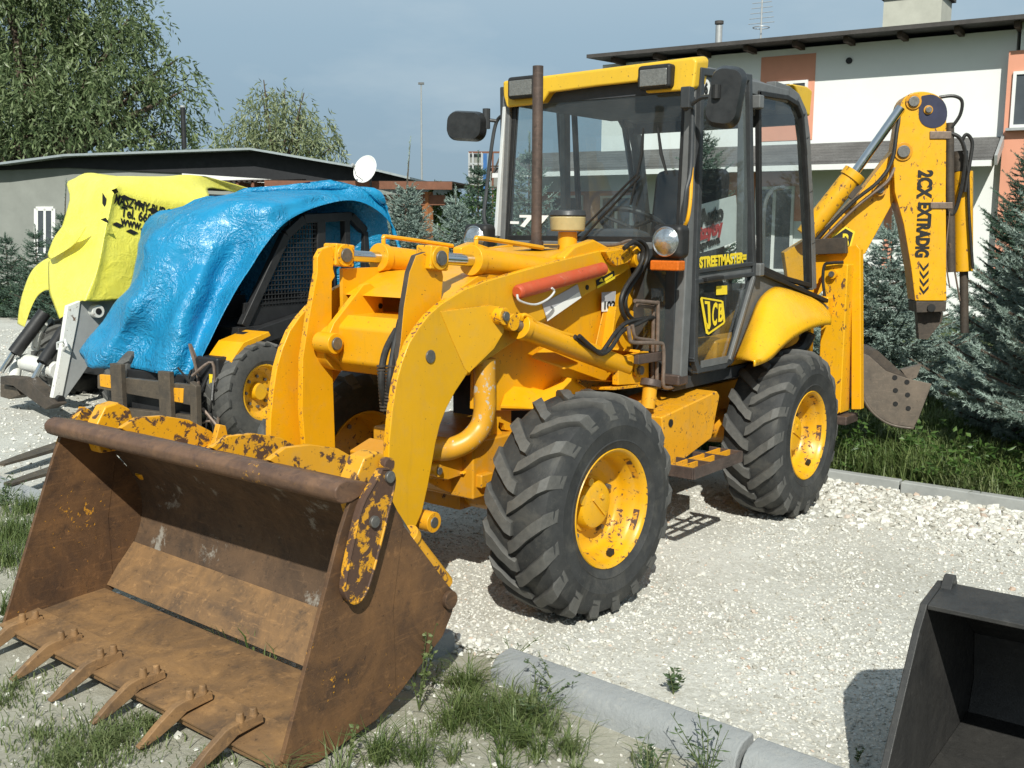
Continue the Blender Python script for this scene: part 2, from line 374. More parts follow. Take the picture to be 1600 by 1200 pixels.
def tarp(name, col, tint, rough, crinkle):
    m, nt, N, L, P = nodes(name); v = objvec(nt)
    c = mix(nt, rng(nt, noise(nt, 5, 7, .7, v), .3, .7), col, tint)
    c = mix(nt, rng(nt, noise(nt, 40, 6, .8, v), .66, .74, 0, .35), c, (.25, .22, .15))
    L.new(c, P.inputs['Base Color']); P.inputs['Roughness'].default_value = rough; P.inputs['Specular IOR Level'].default_value = .55
    w = N.new('ShaderNodeTexVoronoi'); w.feature = 'DISTANCE_TO_EDGE'; w.inputs['Scale'].default_value = 11
    L.new(mth_vec(nt, v, noise_col(nt, v, 5), .16), w.inputs['Vector'])
    e = rng(nt, w.outputs['Distance'], 0, .25)
    rg1 = mth(nt, 'ABSOLUTE', mth(nt, 'SUBTRACT', noise(nt, 7, 4, .55, v, 1.5), .5)); rg2 = mth(nt, 'ABSOLUTE', mth(nt, 'SUBTRACT', noise(nt, 19, 4, .55, v, 1.0), .5))
    h = mth(nt, 'ADD', mth(nt, 'MULTIPLY', e, .10), mth(nt, 'ADD', mth(nt, 'MULTIPLY', rg1, 3.2), mth(nt, 'MULTIPLY', rg2, 1.5)))
    h = mth(nt, 'MULTIPLY', h, rng(nt, noise(nt, 2.6, 3, .5, v), .38, .62, .15, 1.25)); L.new(bump(nt, h, crinkle, .035), P.inputs['Normal'])
    return m
def noise_col(nt, vec, scale):
    n = nt.nodes.new('ShaderNodeTexNoise'); n.inputs['Scale'].default_value = scale; n.inputs['Detail'].default_value = 4
    nt.links.new(vec, n.inputs['Vector']); return n.outputs['Color']
def mth_vec(nt, a, b, k):
    n = nt.nodes.new('ShaderNodeVectorMath'); n.operation = 'SCALE'; n.inputs['Scale'].default_value = k; nt.links.new(b, n.inputs[0])
    q = nt.nodes.new('ShaderNodeVectorMath'); q.operation = 'ADD'; nt.links.new(a, q.inputs[0]); nt.links.new(n.outputs[0], q.inputs[1]); return q.outputs[0]
M['tarp_blue'] = tarp('blue_tarpaulin', (.006, .190, .385), (.014, .25, .46), .31, .56)
M['tarp_yellow'] = tarp('yellow_tarpaulin', (.80, .72, .085), (.84, .78, .13), .34, .20)
def leaf(name, a, b, rough=.5, trans=.25):
    m, nt, N, L, P = nodes(name)
    g = N.new('ShaderNodeNewGeometry'); c = mix(nt, g.outputs['Random Per Island'], a, b)
    L.new(c, P.inputs['Base Color']); P.inputs['Roughness'].default_value = rough; P.inputs['Specular IOR Level'].default_value = .35
    out = [n for n in N if n.type == 'OUTPUT_MATERIAL'][0]
    t = N.new('ShaderNodeBsdfTranslucent'); L.new(c, t.inputs[0]); x = N.new('ShaderNodeMixShader'); x.inputs[0].default_value = trans
    L.new(P.outputs[0], x.inputs[1]); L.new(t.outputs[0], x.inputs[2]); L.new(x.outputs[0], out.inputs[0])
    return m
M['spruce'] = leaf('blue_spruce_needles', (.135, .190, .155), (.37, .46, .41), .55, .15)
M['spruce_dark'] = leaf('green_spruce_needles', (.045, .085, .055), (.125, .190, .140), .6, .1)
M['willow'] = leaf('willow_leaves', (.048, .080, .026), (.22, .275, .13), .4, .3)
M['birch'] = leaf('light_willow_leaves', (.10, .135, .055), (.33, .37, .21), .4, .3)
M['bush'] = leaf('bush_leaves', (.040, .090, .020), (.110, .19, .045), .45, .3)
M['grass'] = leaf('grass_blades', (.050, .090, .020), (.17, .215, .075), .5, .3)
M['grass_dry'] = leaf('pale_grass_blades', (.09, .135, .04), (.20, .23, .10), .5, .3)
M['weed'] = leaf('weed_leaves', (.05, .085, .04), (.11, .16, .075), .5, .3)
M['bark'] = plain('bark', (.085, .062, .045), .9, 0, .3, 25, .6, 40)
def gravel_mat():
    m, nt, N, L, P = nodes('pale_gravel'); v = objvec(nt)
    # fine stones drawn by cells, dusty between
    w = N.new('ShaderNodeTexVoronoi'); w.inputs['Scale'].default_value = 70; L.new(v, w.inputs['Vector'])
    w2 = N.new('ShaderNodeTexVoronoi'); w2.inputs['Scale'].default_value = 150; L.new(v, w2.inputs['Vector'])
    g = N.new('ShaderNodeRGBToBW'); L.new(w.outputs['Color'], g.inputs[0]); g2 = N.new('ShaderNodeRGBToBW'); L.new(w2.outputs['Color'], g2.inputs[0])
    base = mix(nt, rng(nt, noise(nt, .9, 5, .6, v), .38, .62), (.37, .36, .31), (.53, .525, .475))
    c = mix(nt, rng(nt, g.outputs[0], .2, .9, 0, .55), base, (.66, .655, .61))
    c = mix(nt, rng(nt, g2.outputs[0], .55, .95, 0, .6), c, (.34, .325, .29))
    c = mix(nt, rng(nt, noise(nt, 5, 6, .7, v), .58, .75, 0, .5), c, (.40, .375, .31))
    L.new(c, P.inputs['Base Color']); P.inputs['Roughness'].default_value = .95; P.inputs['Specular IOR Level'].default_value = .15
    h = mth(nt, 'ADD', mth(nt, 'MULTIPLY', g.outputs[0], .6), mth(nt, 'MULTIPLY', g2.outputs[0], .5)); h = mth(nt, 'ADD', h, mth(nt, 'MULTIPLY', noise(nt, 12, 5, .7, v), 1.6))
    L.new(bump(nt, h, .55, .012), P.inputs['Normal'])
    return m
M['gravel'] = gravel_mat()
def soil_mat(name, a, b, c_):
    m, nt, N, L, P = nodes(name); v = objvec(nt)
    c = mix(nt, rng(nt, noise(nt, 1.6, 7, .65, v), .36, .64), a, b); c = mix(nt, rng(nt, noise(nt, 28, 6, .75, v), .52, .72, 0, .75), c, c_)
    L.new(c, P.inputs['Base Color']); P.inputs['Roughness'].default_value = .97; P.inputs['Specular IOR Level'].default_value = .12
    L.new(bump(nt, noise(nt, 22, 8, .75, v), .6, .02), P.inputs['Normal']); return m
M['dirt'] = soil_mat('sandy_dirt', (.265, .255, .20), (.37, .355, .29), (.50, .49, .43))
M['turf'] = soil_mat('turf_soil', (.055, .075, .025), (.10, .12, .045), (.14, .13, .07))
def stone_mat():
    m, nt, N, L, P = nodes('loose_stones'); g = N.new('ShaderNodeNewGeometry'); rp_ = N.new('ShaderNodeValToRGB'); L.new(g.outputs['Random Per Island'], rp_.inputs[0])
    e = rp_.color_ramp.elements; e[0].color = (.33, .315, .27, 1); e[1].color = (.64, .63, .585, 1)
    for p, c in ((.25, (.45, .435, .385, 1)), (.5, (.56, .55, .50, 1)), (.93, (.64, .63, .585, 1)), (.965, (.42, .30, .22, 1))):
        q = e.new(p); q.color = c
    L.new(rp_.outputs[0], P.inputs['Base Color']); P.inputs['Roughness'].default_value = .9; P.inputs['Specular IOR Level'].default_value = .2
    return m
M['stone'] = stone_mat()
M['concrete'] = soil_mat('kerb_concrete', (.255, .268, .272), (.31, .322, .322), (.37, .37, .35))
M['concrete_far'] = plain('edging_concrete', (.30, .31, .30), .9, 0, .15, 8, .3, 60)
# ------------------------------------------------------------------ ground
def sheet(name, pts, z, mat, cell=None):
    mb = MB(); mb.add([(x, y, z) for x, y in pts], [tuple(range(len(pts)))])
    o = mb.build(name, mat, kind='structure', sharp=0)
    return o
sheet('ground', [(-700, -700), (700, -700), (700, 700), (-700, 700)], -.03, M['turf'])
sheet('gravel_yard', [(.70, 7), (.52, -4), (.50, -15), (-5.4, -15.6), (-10, -14), (-10, -2.2), (-2.98, -2.2), (-2.86, 7)], 0.0, M['gravel'])
sheet('dirt_verge', [(.62, 7), (7, 7), (7, -15), (.42, -15), (.44, -4)], -.004, M['dirt'])
sheet('lawn', [(-3.0, 7), (-3.06, -1.9), (-24, -2.2), (-24, 16)], .035, M['turf'])
# kerbs: the setting's own stones
kb = bpy.data.objects.new('kerb', None); COL.objects.link(kb); kb['kind'] = 'structure'; reg(kb, Matrix())
def kerb_x(y): return .565+.058*(y+3.3)/1.0*.55 if y < 0 else .668+.065*y
kr = random.Random(3)
for i in range(-9, 4):
    y0 = .86+i*1.0; y1 = y0+.985
    if i < -8: continue
    mb = MB(); prof = [(-.062, -.1), (-.062, .088), (-.048, .102), (.02, .096), (.046, .082), (.066, .052), (.074, -.1)]
    tl = kr.uniform(-.015, .015); dz = kr.uniform(-.012, .012)-.022
    if i == -1: tl, dz, y1 = .03, -.052, y0+.72
    P0 = [Vector((kerb_x(y0)+x, y0, z+dz)) for x, z in prof]; P1 = [Vector((kerb_x(y1)+x+tl*.4, y1, z+dz+tl)) for x, z in prof]
    n = len(prof); mb.add(P0+P1, [tuple(range(n)), tuple(range(2*n-1, n-1, -1))]+[(k, n+k, n+(k+1) % n, (k+1) % n) for k in range(n)])
    mb.build('kerb_stone', M['concrete'], kb, bev=.007)
ke = bpy.data.objects.new('lawn_edging', None); COL.objects.link(ke); ke['kind'] = 'structure'; reg(ke, Matrix())
for i in range(8):
    y0 = -1.9+i*1.0; mb = MB(); dx = kr.uniform(-.01, .01); dz = kr.uniform(-.01, .012)
    mb.box2((-3.02+.022*(i-1)+dx, y0, -.05), (-2.95+.022*(i-1)+dx, y0+.985, .058+dz)); mb.build('kerb_stone', M['concrete_far'], ke, bev=.008)
# loose gravel, real stones
def stones(name, xy, size, zoff, faces20, kind='stuff'):
    n = len(xy)
    if faces20:
        t = (1+5**.5)/2
        bv = np.array([(-1, t, 0), (1, t, 0), (-1, -t, 0), (1, -t, 0), (0, -1, t), (0, 1, t), (0, -1, -t), (0, 1, -t), (t, 0, -1), (t, 0, 1), (-t, 0, -1), (-t, 0, 1)])/1.9
        bf = np.array([(0, 11, 5), (0, 5, 1), (0, 1, 7), (0, 7, 10), (0, 10, 11), (1, 5, 9), (5, 11, 4), (11, 10, 2), (10, 7, 6), (7, 1, 8), (3, 9, 4), (3, 4, 2), (3, 2, 6), (3, 6, 8), (3, 8, 9), (4, 9, 5), (2, 4, 11), (6, 2, 10), (8, 6, 7), (9, 8, 1)])
    else:
        bv = np.array([(1, 0, 0), (-1, 0, 0), (0, 1, 0), (0, -1, 0), (0, 0, 1), (0, 0, -1), ]) * .95
        bf = np.array([(0, 2, 4), (2, 1, 4), (1, 3, 4), (3, 0, 4), (2, 0, 5), (1, 2, 5), (3, 1, 5), (0, 3, 5)])
    k = len(bv)
    V = bv[None]*(1+NPR.uniform(-.28, .28, (n, k, 1)))*np.stack([size*NPR.uniform(.7, 1.3, n), size*NPR.uniform(.6, 1.0, n), size*NPR.uniform(.42, .75, n)], 1)[:, None, :]
    a = NPR.uniform(0, 6.283, n); b = NPR.normal(0, .35, n); ca, sa = np.cos(a)[:, None], np.sin(a)[:, None]; cb, sb = np.cos(b)[:, None], np.sin(b)[:, None]
    x, y, z = V[..., 0], V[..., 1], V[..., 2]; x, z = x*cb-z*sb, x*sb+z*cb; x, y = x*ca-y*sa, x*sa+y*ca
    V = np.stack([x+xy[:, 0:1], y+xy[:, 1:2], z+(zoff+size*.18)[:, None]], 2).reshape(-1, 3)
    F = (bf[None]+(np.arange(n)*k)[:, None, None]).reshape(-1, 3)
    return np_mesh(name, V, F, M['stone'], kind=kind)
def inv_pts(n, x0, x1, y0, y1, near=1.0):
    """more stones where the camera sees them large"""
    out = np.zeros((0, 2))
    while len(out) < n:
        p = np.stack([NPR.uniform(x0, x1, n*2), NPR.uniform(y0, y1, n*2)], 1)
        d = np.hypot(p[:, 0]-CP.x, p[:, 1]-CP.y); q = np.clip((4.2/d)**near, 0, 1)
        cl = .55+.45*np.sin(p[:, 0]*3.1+np.sin(p[:, 1]*2.3)*1.7)*np.sin(p[:, 1]*2.7+np.sin(p[:, 0]*1.9))
        out = np.concatenate([out, p[NPR.uniform(0, 1, n*2) < q*cl]])
    return out[:n]
def off_kerb(p):
    return p[(p[:, 0] < .58+.05*p[:, 1])]
g1 = off_kerb(inv_pts(38000, -2.95, .65, -2.6, 2.9, 1.2)); stones('gravel', g1, NPR.uniform(.0035, .009, len(g1)), np.zeros(len(g1)), False)
g2 = off_kerb(inv_pts(8500, -2.95, .62, -1.6, 2.9, .6)); stones('gravel', g2, np.clip(NPR.lognormal(math.log(.0075), .36, len(g2)), .004, .019), np.zeros(len(g2)), True)
gx = NPR.normal(-2.55, .28, 2600); gy = NPR.uniform(.2, 3.0, 2600); g3 = np.stack([np.clip(gx, -2.93, -1.2), gy], 1)   # the coarse heap along the edging
stones('gravel', g3, np.clip(NPR.lognormal(math.log(.0165), .32, len(g3)), .009, .036), np.zeros(len(g3)), True)
g4 = np.stack([NPR.uniform(-5, .55, 9000), NPR.uniform(-13, -2.5, 9000)], 1); stones('gravel', g4, NPR.uniform(.008, .022, 9000), np.zeros(9000), False)
g5 = np.stack([NPR.uniform(.75, 2.9, 4200), NPR.uniform(-3.2, 2.4, 4200)], 1); stones('gravel', g5, np.clip(NPR.lognormal(math.log(.006), .5, 4200), .003, .022), np.zeros(4200)-.004, True)
g6 = np.stack([.60+.06*np.linspace(-1, 2.4, 900)+NPR.normal(0, .045, 900)-.05, np.linspace(-1, 2.4, 900)+NPR.normal(0, .05, 900)], 1); stones('gravel', g6, NPR.uniform(.006, .017, 900), np.full(900, .0), True)
for px, py, s in ((75, 1118, .035), (35, 1025, .02), (1010, 1065, .022), (1000, 1060, .014), (320, 640, .05), (1165, 760, .03)):
    pass
# ------------------------------------------------------------------ house
def vplane(pa, da, pb, db):
    a = UD(pa, 363, da); b = UD(pb, 363, db); e = (b-a); e.z = 0; e.normalize(); n = Vector((e.y, -e.x, 0))
    if n.dot(CP-a) < 0: n = -n
    return a, e, n
HA, HE, HN = vplane(912, 23.7, 1590, 19.0)
def H(px, py, off=0.0): return UP(px, py, HA+HN*off, HN)
def wallpt(s, z, off=0.0): p = HA+HE*s+HN*off; return Vector((p.x, p.y, z))
def hs(px, off=0.0):
    return (H(px, 363, off)-HA).dot(HE)
M['wall_white'] = plain('white_render', (.74, .75, .73), .9, 0, .03, 1.2, .15, 70)
M['wall_salmon'] = plain('salmon_render', (.66, .30, .20), .9, 0, .05, 2, .15, 70)
M['roof_dark'] = plain('dark_roof_edge', (.060, .055, .052), .8, 0, .2, 5, .1, 20)
M['window_glass'] = plain('dark_window_glass', (.07, .08, .09), .08, 0, .2, 2)
M['frame_white'] = plain('white_window_frame', (.72, .72, .70), .4, 0, .04)
M['wood_dark'] = plain('dark_timber', (.055, .036, .026), .8, 0, .2, 8)
M['wood_brown'] = plain('brown_timber', (.165, .070, .040), .75, 0, .18, 8, .1, 30)
M['wood_orange'] = plain('orange_timber', (.30, .12, .045), .75, 0, .15, 8)
M['gutter'] = plain('zinc_gutter', (.42, .43, .43), .45, .4, .1)
M['chimney'] = plain('chimney_render', (.44, .44, .38), .9, 0, .1, 3, .2, 40)
def shingle_mat():
    m, nt, N, L, P = nodes('grey_shingles'); v = objvec(nt)
    c = mix(nt, rng(nt, noise(nt, 1.5, 6, .7, v), .35, .65), (.085, .080, .076), (.15, .145, .14)); c = mix(nt, rng(nt, noise(nt, 40, 4, .7, v), .45, .7), c, (.055, .053, .052))
    L.new(c, P.inputs['Base Color']); P.inputs['Roughness'].default_value = .92; return m
M['shingle'] = shingle_mat()
eave_z = H(1400, 47, .7).z
s_l, s_r = hs(937), hs(1567)
gz = H(1400, 226).z; pez = 2.78
house = thing('house', 'white rendered two-storey house with salmon window panels and dark flat roof', 'house', wallpt((s_l+s_r)/2, 0))
mb = MB(); D = 9.0
a, b = wallpt(s_l, 0), wallpt(s_r, 0)
mb.prism([a, b, b-HN*D, a-HN*D], (0, 0, eave_z-.05)); mb.build('wall', M['wall_white'], house, sharp=30)
# wing on the right with its window
WO = .22
w0, w1 = hs(1573, WO), hs(1573, WO)+4.0
mb = MB(); a, b = wallpt(w0, 0, WO), wallpt(w1, 0, WO)
mb.prism([a, b, b-HN*3, a-HN*3], (0, 0, eave_z+.05)); mb.build('wall', M['wall_white'], house, label='white wing wall projecting at the right end')
def panel(px0, px1, py0, py1, off, mat, name, th=.012, parent=house):
    P = [H(px0, py0, off), H(px1, py0, off), H(px1, py1, off), H(px0, py1, off)]
    z0 = min(P[2].z, P[3].z); z1 = max(P[0].z, P[1].z); s0 = (P[0]-HA).dot(HE); s1 = (P[1]-HA).dot(HE)
    mb = MB(); Q = [wallpt(s0, z0, off), wallpt(s1, z0, off), wallpt(s1, z1, off), wallpt(s0, z1, off)]
    mb.prism(Q, HN*th); return mb.build(name, mat, parent), s0, s1, z0, z1
def window(s0, s1, z0, z1, off, mull=1, parent=house, bars=0):
    f = .055; mb = MB(); d = .05
    def bx(a0, a1, b0, b1): mb.prism([wallpt(a0, b0, off), wallpt(a1, b0, off), wallpt(a1, b1, off), wallpt(a0, b1, off)], HN*d)
    bx(s0, s1, z0, z0+f); bx(s0, s1, z1-f, z1); bx(s0, s0+f, z0+f, z1-f); bx(s1-f, s1, z0+f, z1-f)
    for i in range(mull):
        c = s0+(s1-s0)*(i+1)/(mull+1); bx(c-f*.6, c+f*.6, z0+f, z1-f)
    w = mb.build('window', M['frame_white'], parent)
    mb = MB(); mb.prism([wallpt(s0+.03, z0+.03, off+.005), wallpt(s1-.03, z0+.03, off+.005), wallpt(s1-.03, z1-.03, off+.005), wallpt(s0+.03, z1-.03, off+.005)], HN*.018)
    mb.build('pane', M['window_glass'], w)
    mb = MB(); mb.prism([wallpt(s0-.05, z0-.05, off), wallpt(s1+.05, z0-.05, off), wallpt(s1+.05, z0-.005, off), wallpt(s0-.05, z0-.005, off)], HN*.14); mb.build('sill', M['gutter'], w)
_, s0, s1, z0, z1 = panel(1190, 1275, 90, 218, 0, M['wall_salmon'], 'salmon_panel')
window(s0+.32, s1-.12, z0+.62, z1-.50, .014)
_, s0, s1, z0, z1 = panel(1577, 1680, 80, 420, WO, M['wall_salmon'], 'salmon_panel')
window(s0+.10, s0+1.6, H(1590, 200, WO).z, H(1590, 112, WO).z, WO+.014)
for a_, b_, c_, d_ in ((1062, 1256, 272, 345), (845, 1002, 300, 345), (1383, 1397, 320, 420)):
    panel(a_, b_, c_, d_, 0, M['wall_salmon'], 'salmon_panel')
for a_, b_, c_, d_ in ((1182, 1243, 292, 425), (862, 912, 306, 400), (940, 990, 306, 400), (1075, 1125, 306, 420)):
    p0_, p1_ = H(a_, c_), H(b_, d_); window((p0_-HA).dot(HE), (H(b_, c_)-HA).dot(HE), p1_.z, p0_.z, .014)
# main roof with its dark edge and purlin ends
mb = MB(); so_ = .7
r0, r1 = hs(912, so_), hs(1588, so_)
Q = [wallpt(r0, eave_z, so_), wallpt(r1, eave_z, so_), wallpt(r1, eave_z+.5, -D), wallpt(r0, eave_z+.5, -D)]
mb.prism(Q, (0, 0, .075)); rf = mb.build('roof', M['roof_dark'], house)
mb = MB(); mb.prism([wallpt(hs(1586, so_), eave_z+.06, so_+.1), wallpt(w1, eave_z+.06, so_+.1), wallpt(w1, eave_z+.06, -D), wallpt(hs(1586, so_), eave_z+.06, -D)], (0, 0, .16)); mb.build('roof', M['roof_dark'], house)
for i in range(9):
    s = r0+.5+i*(r1-r0-.8)/8; mb = MB(); mb.box2((0, 0, 0), (.1, .1, .1)); mb = MB()
    mb.prism([wallpt(s, eave_z-.10, 0), wallpt(s+.09, eave_z-.10, 0), wallpt(s+.09, eave_z-.004, 0), wallpt(s, eave_z-.004, 0)], HN*.55); mb.build('rafter_end', M['wood_dark'], house)
# chimney, flue, vent
def hbox(px0, px1, py0, py1, off, depth, name, mat, parent, **k):
    s0, s1 = hs(px0, off), hs(px1, off); z0, z1 = H((px0+px1)/2, py1, off).z, H((px0+px1)/2, py0, off).z
    mb = MB(); mb.prism([wallpt(s0, z0, off), wallpt(s1, z0, off), wallpt(s1, z1, off), wallpt(s0, z1, off)], -HN*depth); return mb.build(name, mat, parent, **k)
hbox(1361, 1449, -4, 60, -1.2, 1.0, 'chimney', M['chimney'], rf); hbox(1356, 1454, -14, -4, -1.15, 1.1, 'chimney_cap', M['roof_dark'], rf)
p = H(1122, 90, -1.5); mb = MB(); mb.cyl(p, p+Vector((0, 0, H(1122, 40, -1.5).z-p.z)), .075); mb.cyl(p+Vector((0, 0, H(1122, 38, -1.5).z-p.z)), p+Vector((0, 0, H(1122, 33, -1.5).z-p.z)), .095, m=1)
mb.build('flue_pipe', [M['gutter'], M['roof_dark']], rf)
p = H(1327, 95, 0); mb = MB(); mb.cyl(p-HN*.01, p+HN*.03, .06); mb.build('vent', M['black'], house)
# porch roof along the front
pl_, pr_ = hs(815), hs(1553); off_e = 1.15
mb = MB(); e0, e1 = hs(830, off_e), hs(1520, off_e)
z_r = H(1400, 228).z; z_e = H(1270, 262, off_e).z
A_, B_, C_, D_ = wallpt(pl_, z_r, .02), wallpt(pr_, z_r, .02), wallpt(pr_+.05, z_e, off_e), wallpt(pl_, z_e, off_e)
mb.prism([A_, B_, C_, D_], (0, 0, .07)); pr = mb.build('porch_roof', M['shingle'], house)
for i in range(7):      # courses of shingle stand proud
    t = (i+.5)/7; mb = MB(); P0 = D_.lerp(A_, t); P1 = C_.lerp(B_, t); Q0 = D_.lerp(A_, t+.13); Q1 = C_.lerp(B_, t+.13); up = Vector((0, 0, .072))
    mb.prism([P0+up, P1+up, Q1+up*1.0, Q0+up*1.0], (0, 0, .022)); mb.build('shingle_course', M['shingle'], pr)
mb = MB(); mb.bar(D_+HN*.05, C_+HN*.05, .11, .10, side=HN); mb.build('gutter', M['frame_white'], pr)
mb = MB(); mb.bar(B_+HE*.06+Vector((0, 0, .10)), C_+HE*.06+Vector((0, 0, .05)), .05, .17, side=HE); mb.build('verge_board', M['gutter'], pr)
mb = MB(); mb.prism([wallpt(hs(815), 0, -.4), wallpt(s_l-.01, 0, -.4), wallpt(s_l-.01, 0, -4), wallpt(hs(815), 0, -4)], (0, 0, z_r+.02)); mb.build('wall', M['wall_white'], house, label='low wall of the single-storey part')
# antenna on the roof: stands on the house, a thing of its own
p = H(1188, 75, -1.0); ant = thing('tv_antenna', 'tall thin television antenna mast with ring element on the house roof', 'antenna', p)
mb = MB(); top = H(1192, -20, -1.0).z; mb.cyl(p, (p.x, p.y, top), .022, .016, 8); mb.build('mast', M['gutter'], ant)
mb = MB()
for i in range(7):
    z = H(1190, 36-i*8, -1.0).z; w = .28-.018*i; c = Vector((p.x, p.y, z)); mb.cyl(c-HE*w, c+HE*w, .008, seg=6)
c = Vector((p.x, p.y, H(1190, 43, -1.0).z)); ring = [c+HE*(.17*math.cos(t*.5236))+HN*(.17*math.sin(t*.5236)) for t in range(13)]; mb.tube(ring, .010, 6); mb.build('element', M['gutter'], ant)
# ------------------------------------------------------------------ shed and carport
SA, SE, SN = vplane(0, 25.5, 600, 24.5)
def S(px, py, off=0.0): return UP(px, py, SA+SN*off, SN)
M['shed_wall'] = plain('shed_wall_grey', (.235, .245, .225), .9, 0, .12, 1.5, .1, 30)
M['shed_black'] = plain('shed_black_boarding', (.014, .015, .018), .7, 0, .2, 3)
M['tin'] = plain('tin_roof_edge', (.30, .34, .35), .5, .2, .12)
shed = thing('shed', 'long grey shed with low pitched tin roof and black gable boarding', 'shed', (S(300, 363).x, S(300, 363).y, 0))
edge = [(-260, 268), (0, 257), (100, 244), (390, 234), (590, 268), (640, 280)]
low = [(640, 300), (470, 296), (250, 284), (100, 272), (0, 276), (-260, 285)]
mb = MB(); gp = [S(x, y) for x, y in edge]; lo_ = [Vector((S(x, 363).x, S(x, 363).y, -.05)) for x in (640, -260)]
mb.prism(gp+lo_, -SN*7); mb.build('wall', M['shed_wall'], shed)
mb = MB(); mb.prism([S(x, y, .02) for x, y in [(-260, 268), (0, 257), (100, 245), (390, 235), (590, 269), (640, 281), (640, 298), (560, 288), (480, 284), (280, 270), (105, 262), (0, 266), (-260, 276)]], SN*.03); mb.build('gable_boarding', M['shed_black'], shed)
mb = MB(); mb.prism([S(x, y, .02) for x, y in [(285, 271), (480, 284), (480, 289), (285, 279)]], SN*.025); mb.build('white_board', M['frame_white'], shed)
for i in range(len(edge)-1):
    a, b = S(*edge[i], .45), S(*edge[i+1], .45); mb = MB(); mb.prism([a, b, b-SN*7.6, a-SN*7.6], (0, 0, .05)); mb.build('roof', M['tin'], shed)
w_ = [S(57, 326, .02), S(84, 326, .02), S(84, 400, .02), S(57, 400, .02)]
mb = MB(); mb.bar(w_[0], w_[3], .05, .10, SN); mb.bar(w_[1], w_[2], .05, .10, SN); mb.bar(w_[0], w_[1], .05, .10, SN); mb.bar(w_[3], w_[2], .05, .10, SN); m_ = (w_[0]+w_[1])/2; mb.bar(m_, (w_[2]+w_[3])/2, .05, .06, SN)
wn_ = mb.build('window', M['frame_white'], shed); mb = MB(); mb.prism(w_, SN*.01); mb.build('pane', M['window_glass'], wn_)
# flue behind the willow
p = S(288, 232, -5); fl = MB(); fl.cyl(p, p+Vector((0, 0, S(288, 168, -5).z-p.z)), .07, m=0); fl.cyl((p.x, p.y, S(288, 168, -5).z), (p.x, p.y, S(288, 165, -5).z), .08, m=1)
tag(fl.build('flue_pipe', [M['body_black'], M['gutter']]), 'thin dark flue pipe rising from the shed roof beside the willow', 'flue')
CA, CE, CN = vplane(330, 19.6, 705, 19.0)
def K(px, py, off=0.0): return UP(px, py, CA+CN*off, CN)
carport = thing('carport', 'brown timber carport with flat roof on orange posts in front of the shed', 'carport', (K(560, 363).x, K(560, 363).y, 0))
mb = MB(); a, b = K(413, 282), K(706, 290); b.z = a.z-.02
mb.prism([a, b, b-Vector((0, 0, .14)), a-Vector((0, 0, .14))], -CN*.06); mb.build('fascia', M['wood_brown'], carport)
mb = MB(); mb.prism([a-CN*.07-Vector((0, 0, .02)), b-CN*.07-Vector((0, 0, .02)), b-CN*3.5, a-CN*3.5], (0, 0, .03)); mb.build('roof', M['wood_dark'], carport)
mb = MB(); c0, c1 = K(560, 312), K(690, 312); mb.bar(c0-CN*.35, c1-CN*.35, .12, .18, CN); mb.build('beam', M['wood_brown'], carport)
mb = MB(); c0, c1 = K(330, 306), K(600, 306); mb.bar(c0-CN*1.5, c1-CN*1.5, .10, .14, CN); mb.build('beam', M['wood_brown'], carport)
for px in (668, 560):
    q = K(px, 300, -.35); mb = MB(); mb.box2((q.x-.07, q.y-.07, 0), (q.x+.07, q.y+.07, q.z)); mb.build('post', M['wood_orange'], carport)
mb = MB(); rows = [[], []]
for i in range(45):
    q = K(326+i*2.1, 284-.02*i); rows[0].append(q+Vector((0, 0, .022*math.sin(i*1.6)))); rows[1].append(q-CN*2.2+Vector((0, 0, .12+.022*math.sin(i*1.6))))
mb.grid(rows); mb.build('corrugated_sheet', M['wood_dark'], carport)
for i in range(4):
    q = K(345+i*24, 288); mb = MB(); mb.bar(q-CN*.05, q-CN*2, .06, .09, CE); mb.build('rafter', M['wood_brown'], carport)
# satellite dish
c = K(570, 264, .25); dish = thing('satellite_dish', 'round white satellite dish on the carport roof edge', 'satellite dish', c)
dn = (CN+CE*-.45+Vector((0, 0, .35))).normalized(); mb = MB(); prof = [(.001, -.05), (.08, -.046), (.16, -.03), (.225, -.008), (.25, .004), (.256, .0), (.225, -.02), (.16, -.042), (.001, -.062)]
mb.lathe(prof, c, dn, 40); mb.build('reflector', M['frame_white'], dish)
mb = MB(); mb.tube([c-Vector((0, 0, .22)), c-Vector((0, 0, .20))+dn*.25, c+dn*.32-Vector((0, 0, .06))], .009, 6); mb.cyl(c+dn*.30-Vector((0, 0, .06)), c+dn*.36-Vector((0, 0, .05)), .03, seg=10); mb.build('feed_arm', M['gutter'], dish)
mb = MB(); mb.tube([c-dn*.07, c-dn*.16-Vector((0, 0, .05)), c-dn*.17-Vector((0, 0, .34))], .02, 8); mb.build('mount', M['cab_dark'], dish)
# lamp pole far off and the steel rack
p = UD(659.5, 363, 52); lp = thing('lamp_pole', 'very thin distant floodlight mast behind the carport', 'lamp pole', (p.x, p.y, 0))
top = UD(658, 135, 52).z; mb = MB(); mb.cyl((p.x, p.y, 0), (p.x, p.y, top), .06, .035, 8); mb.build('pole', M['gutter'], lp)
mb = MB(); q = Vector((p.x, p.y, top)); cr_ = Vector((CR.x, CR.y, 0)).normalized(); mb.bar(q-cr_*.14, q+cr_*.14, .10, .12, (0, 0, 1)); mb.build('floodlight', M['cab_grey'], lp)
RA = UD(733, 363, 30); re_ = Vector((CR.x, CR.y, 0)).normalized(); rn_ = Vector((-CF.x, -CF.y, 0)).normalized()
def K2(px, py, off=0): return UP(px, py, RA+rn_*off, rn_)
rack = thing('steel_rack', 'tall rusty steel cage rack with a blue upright beyond the spruces', 'rack', (K2(760, 363).x, K2(760, 363).y, 0))
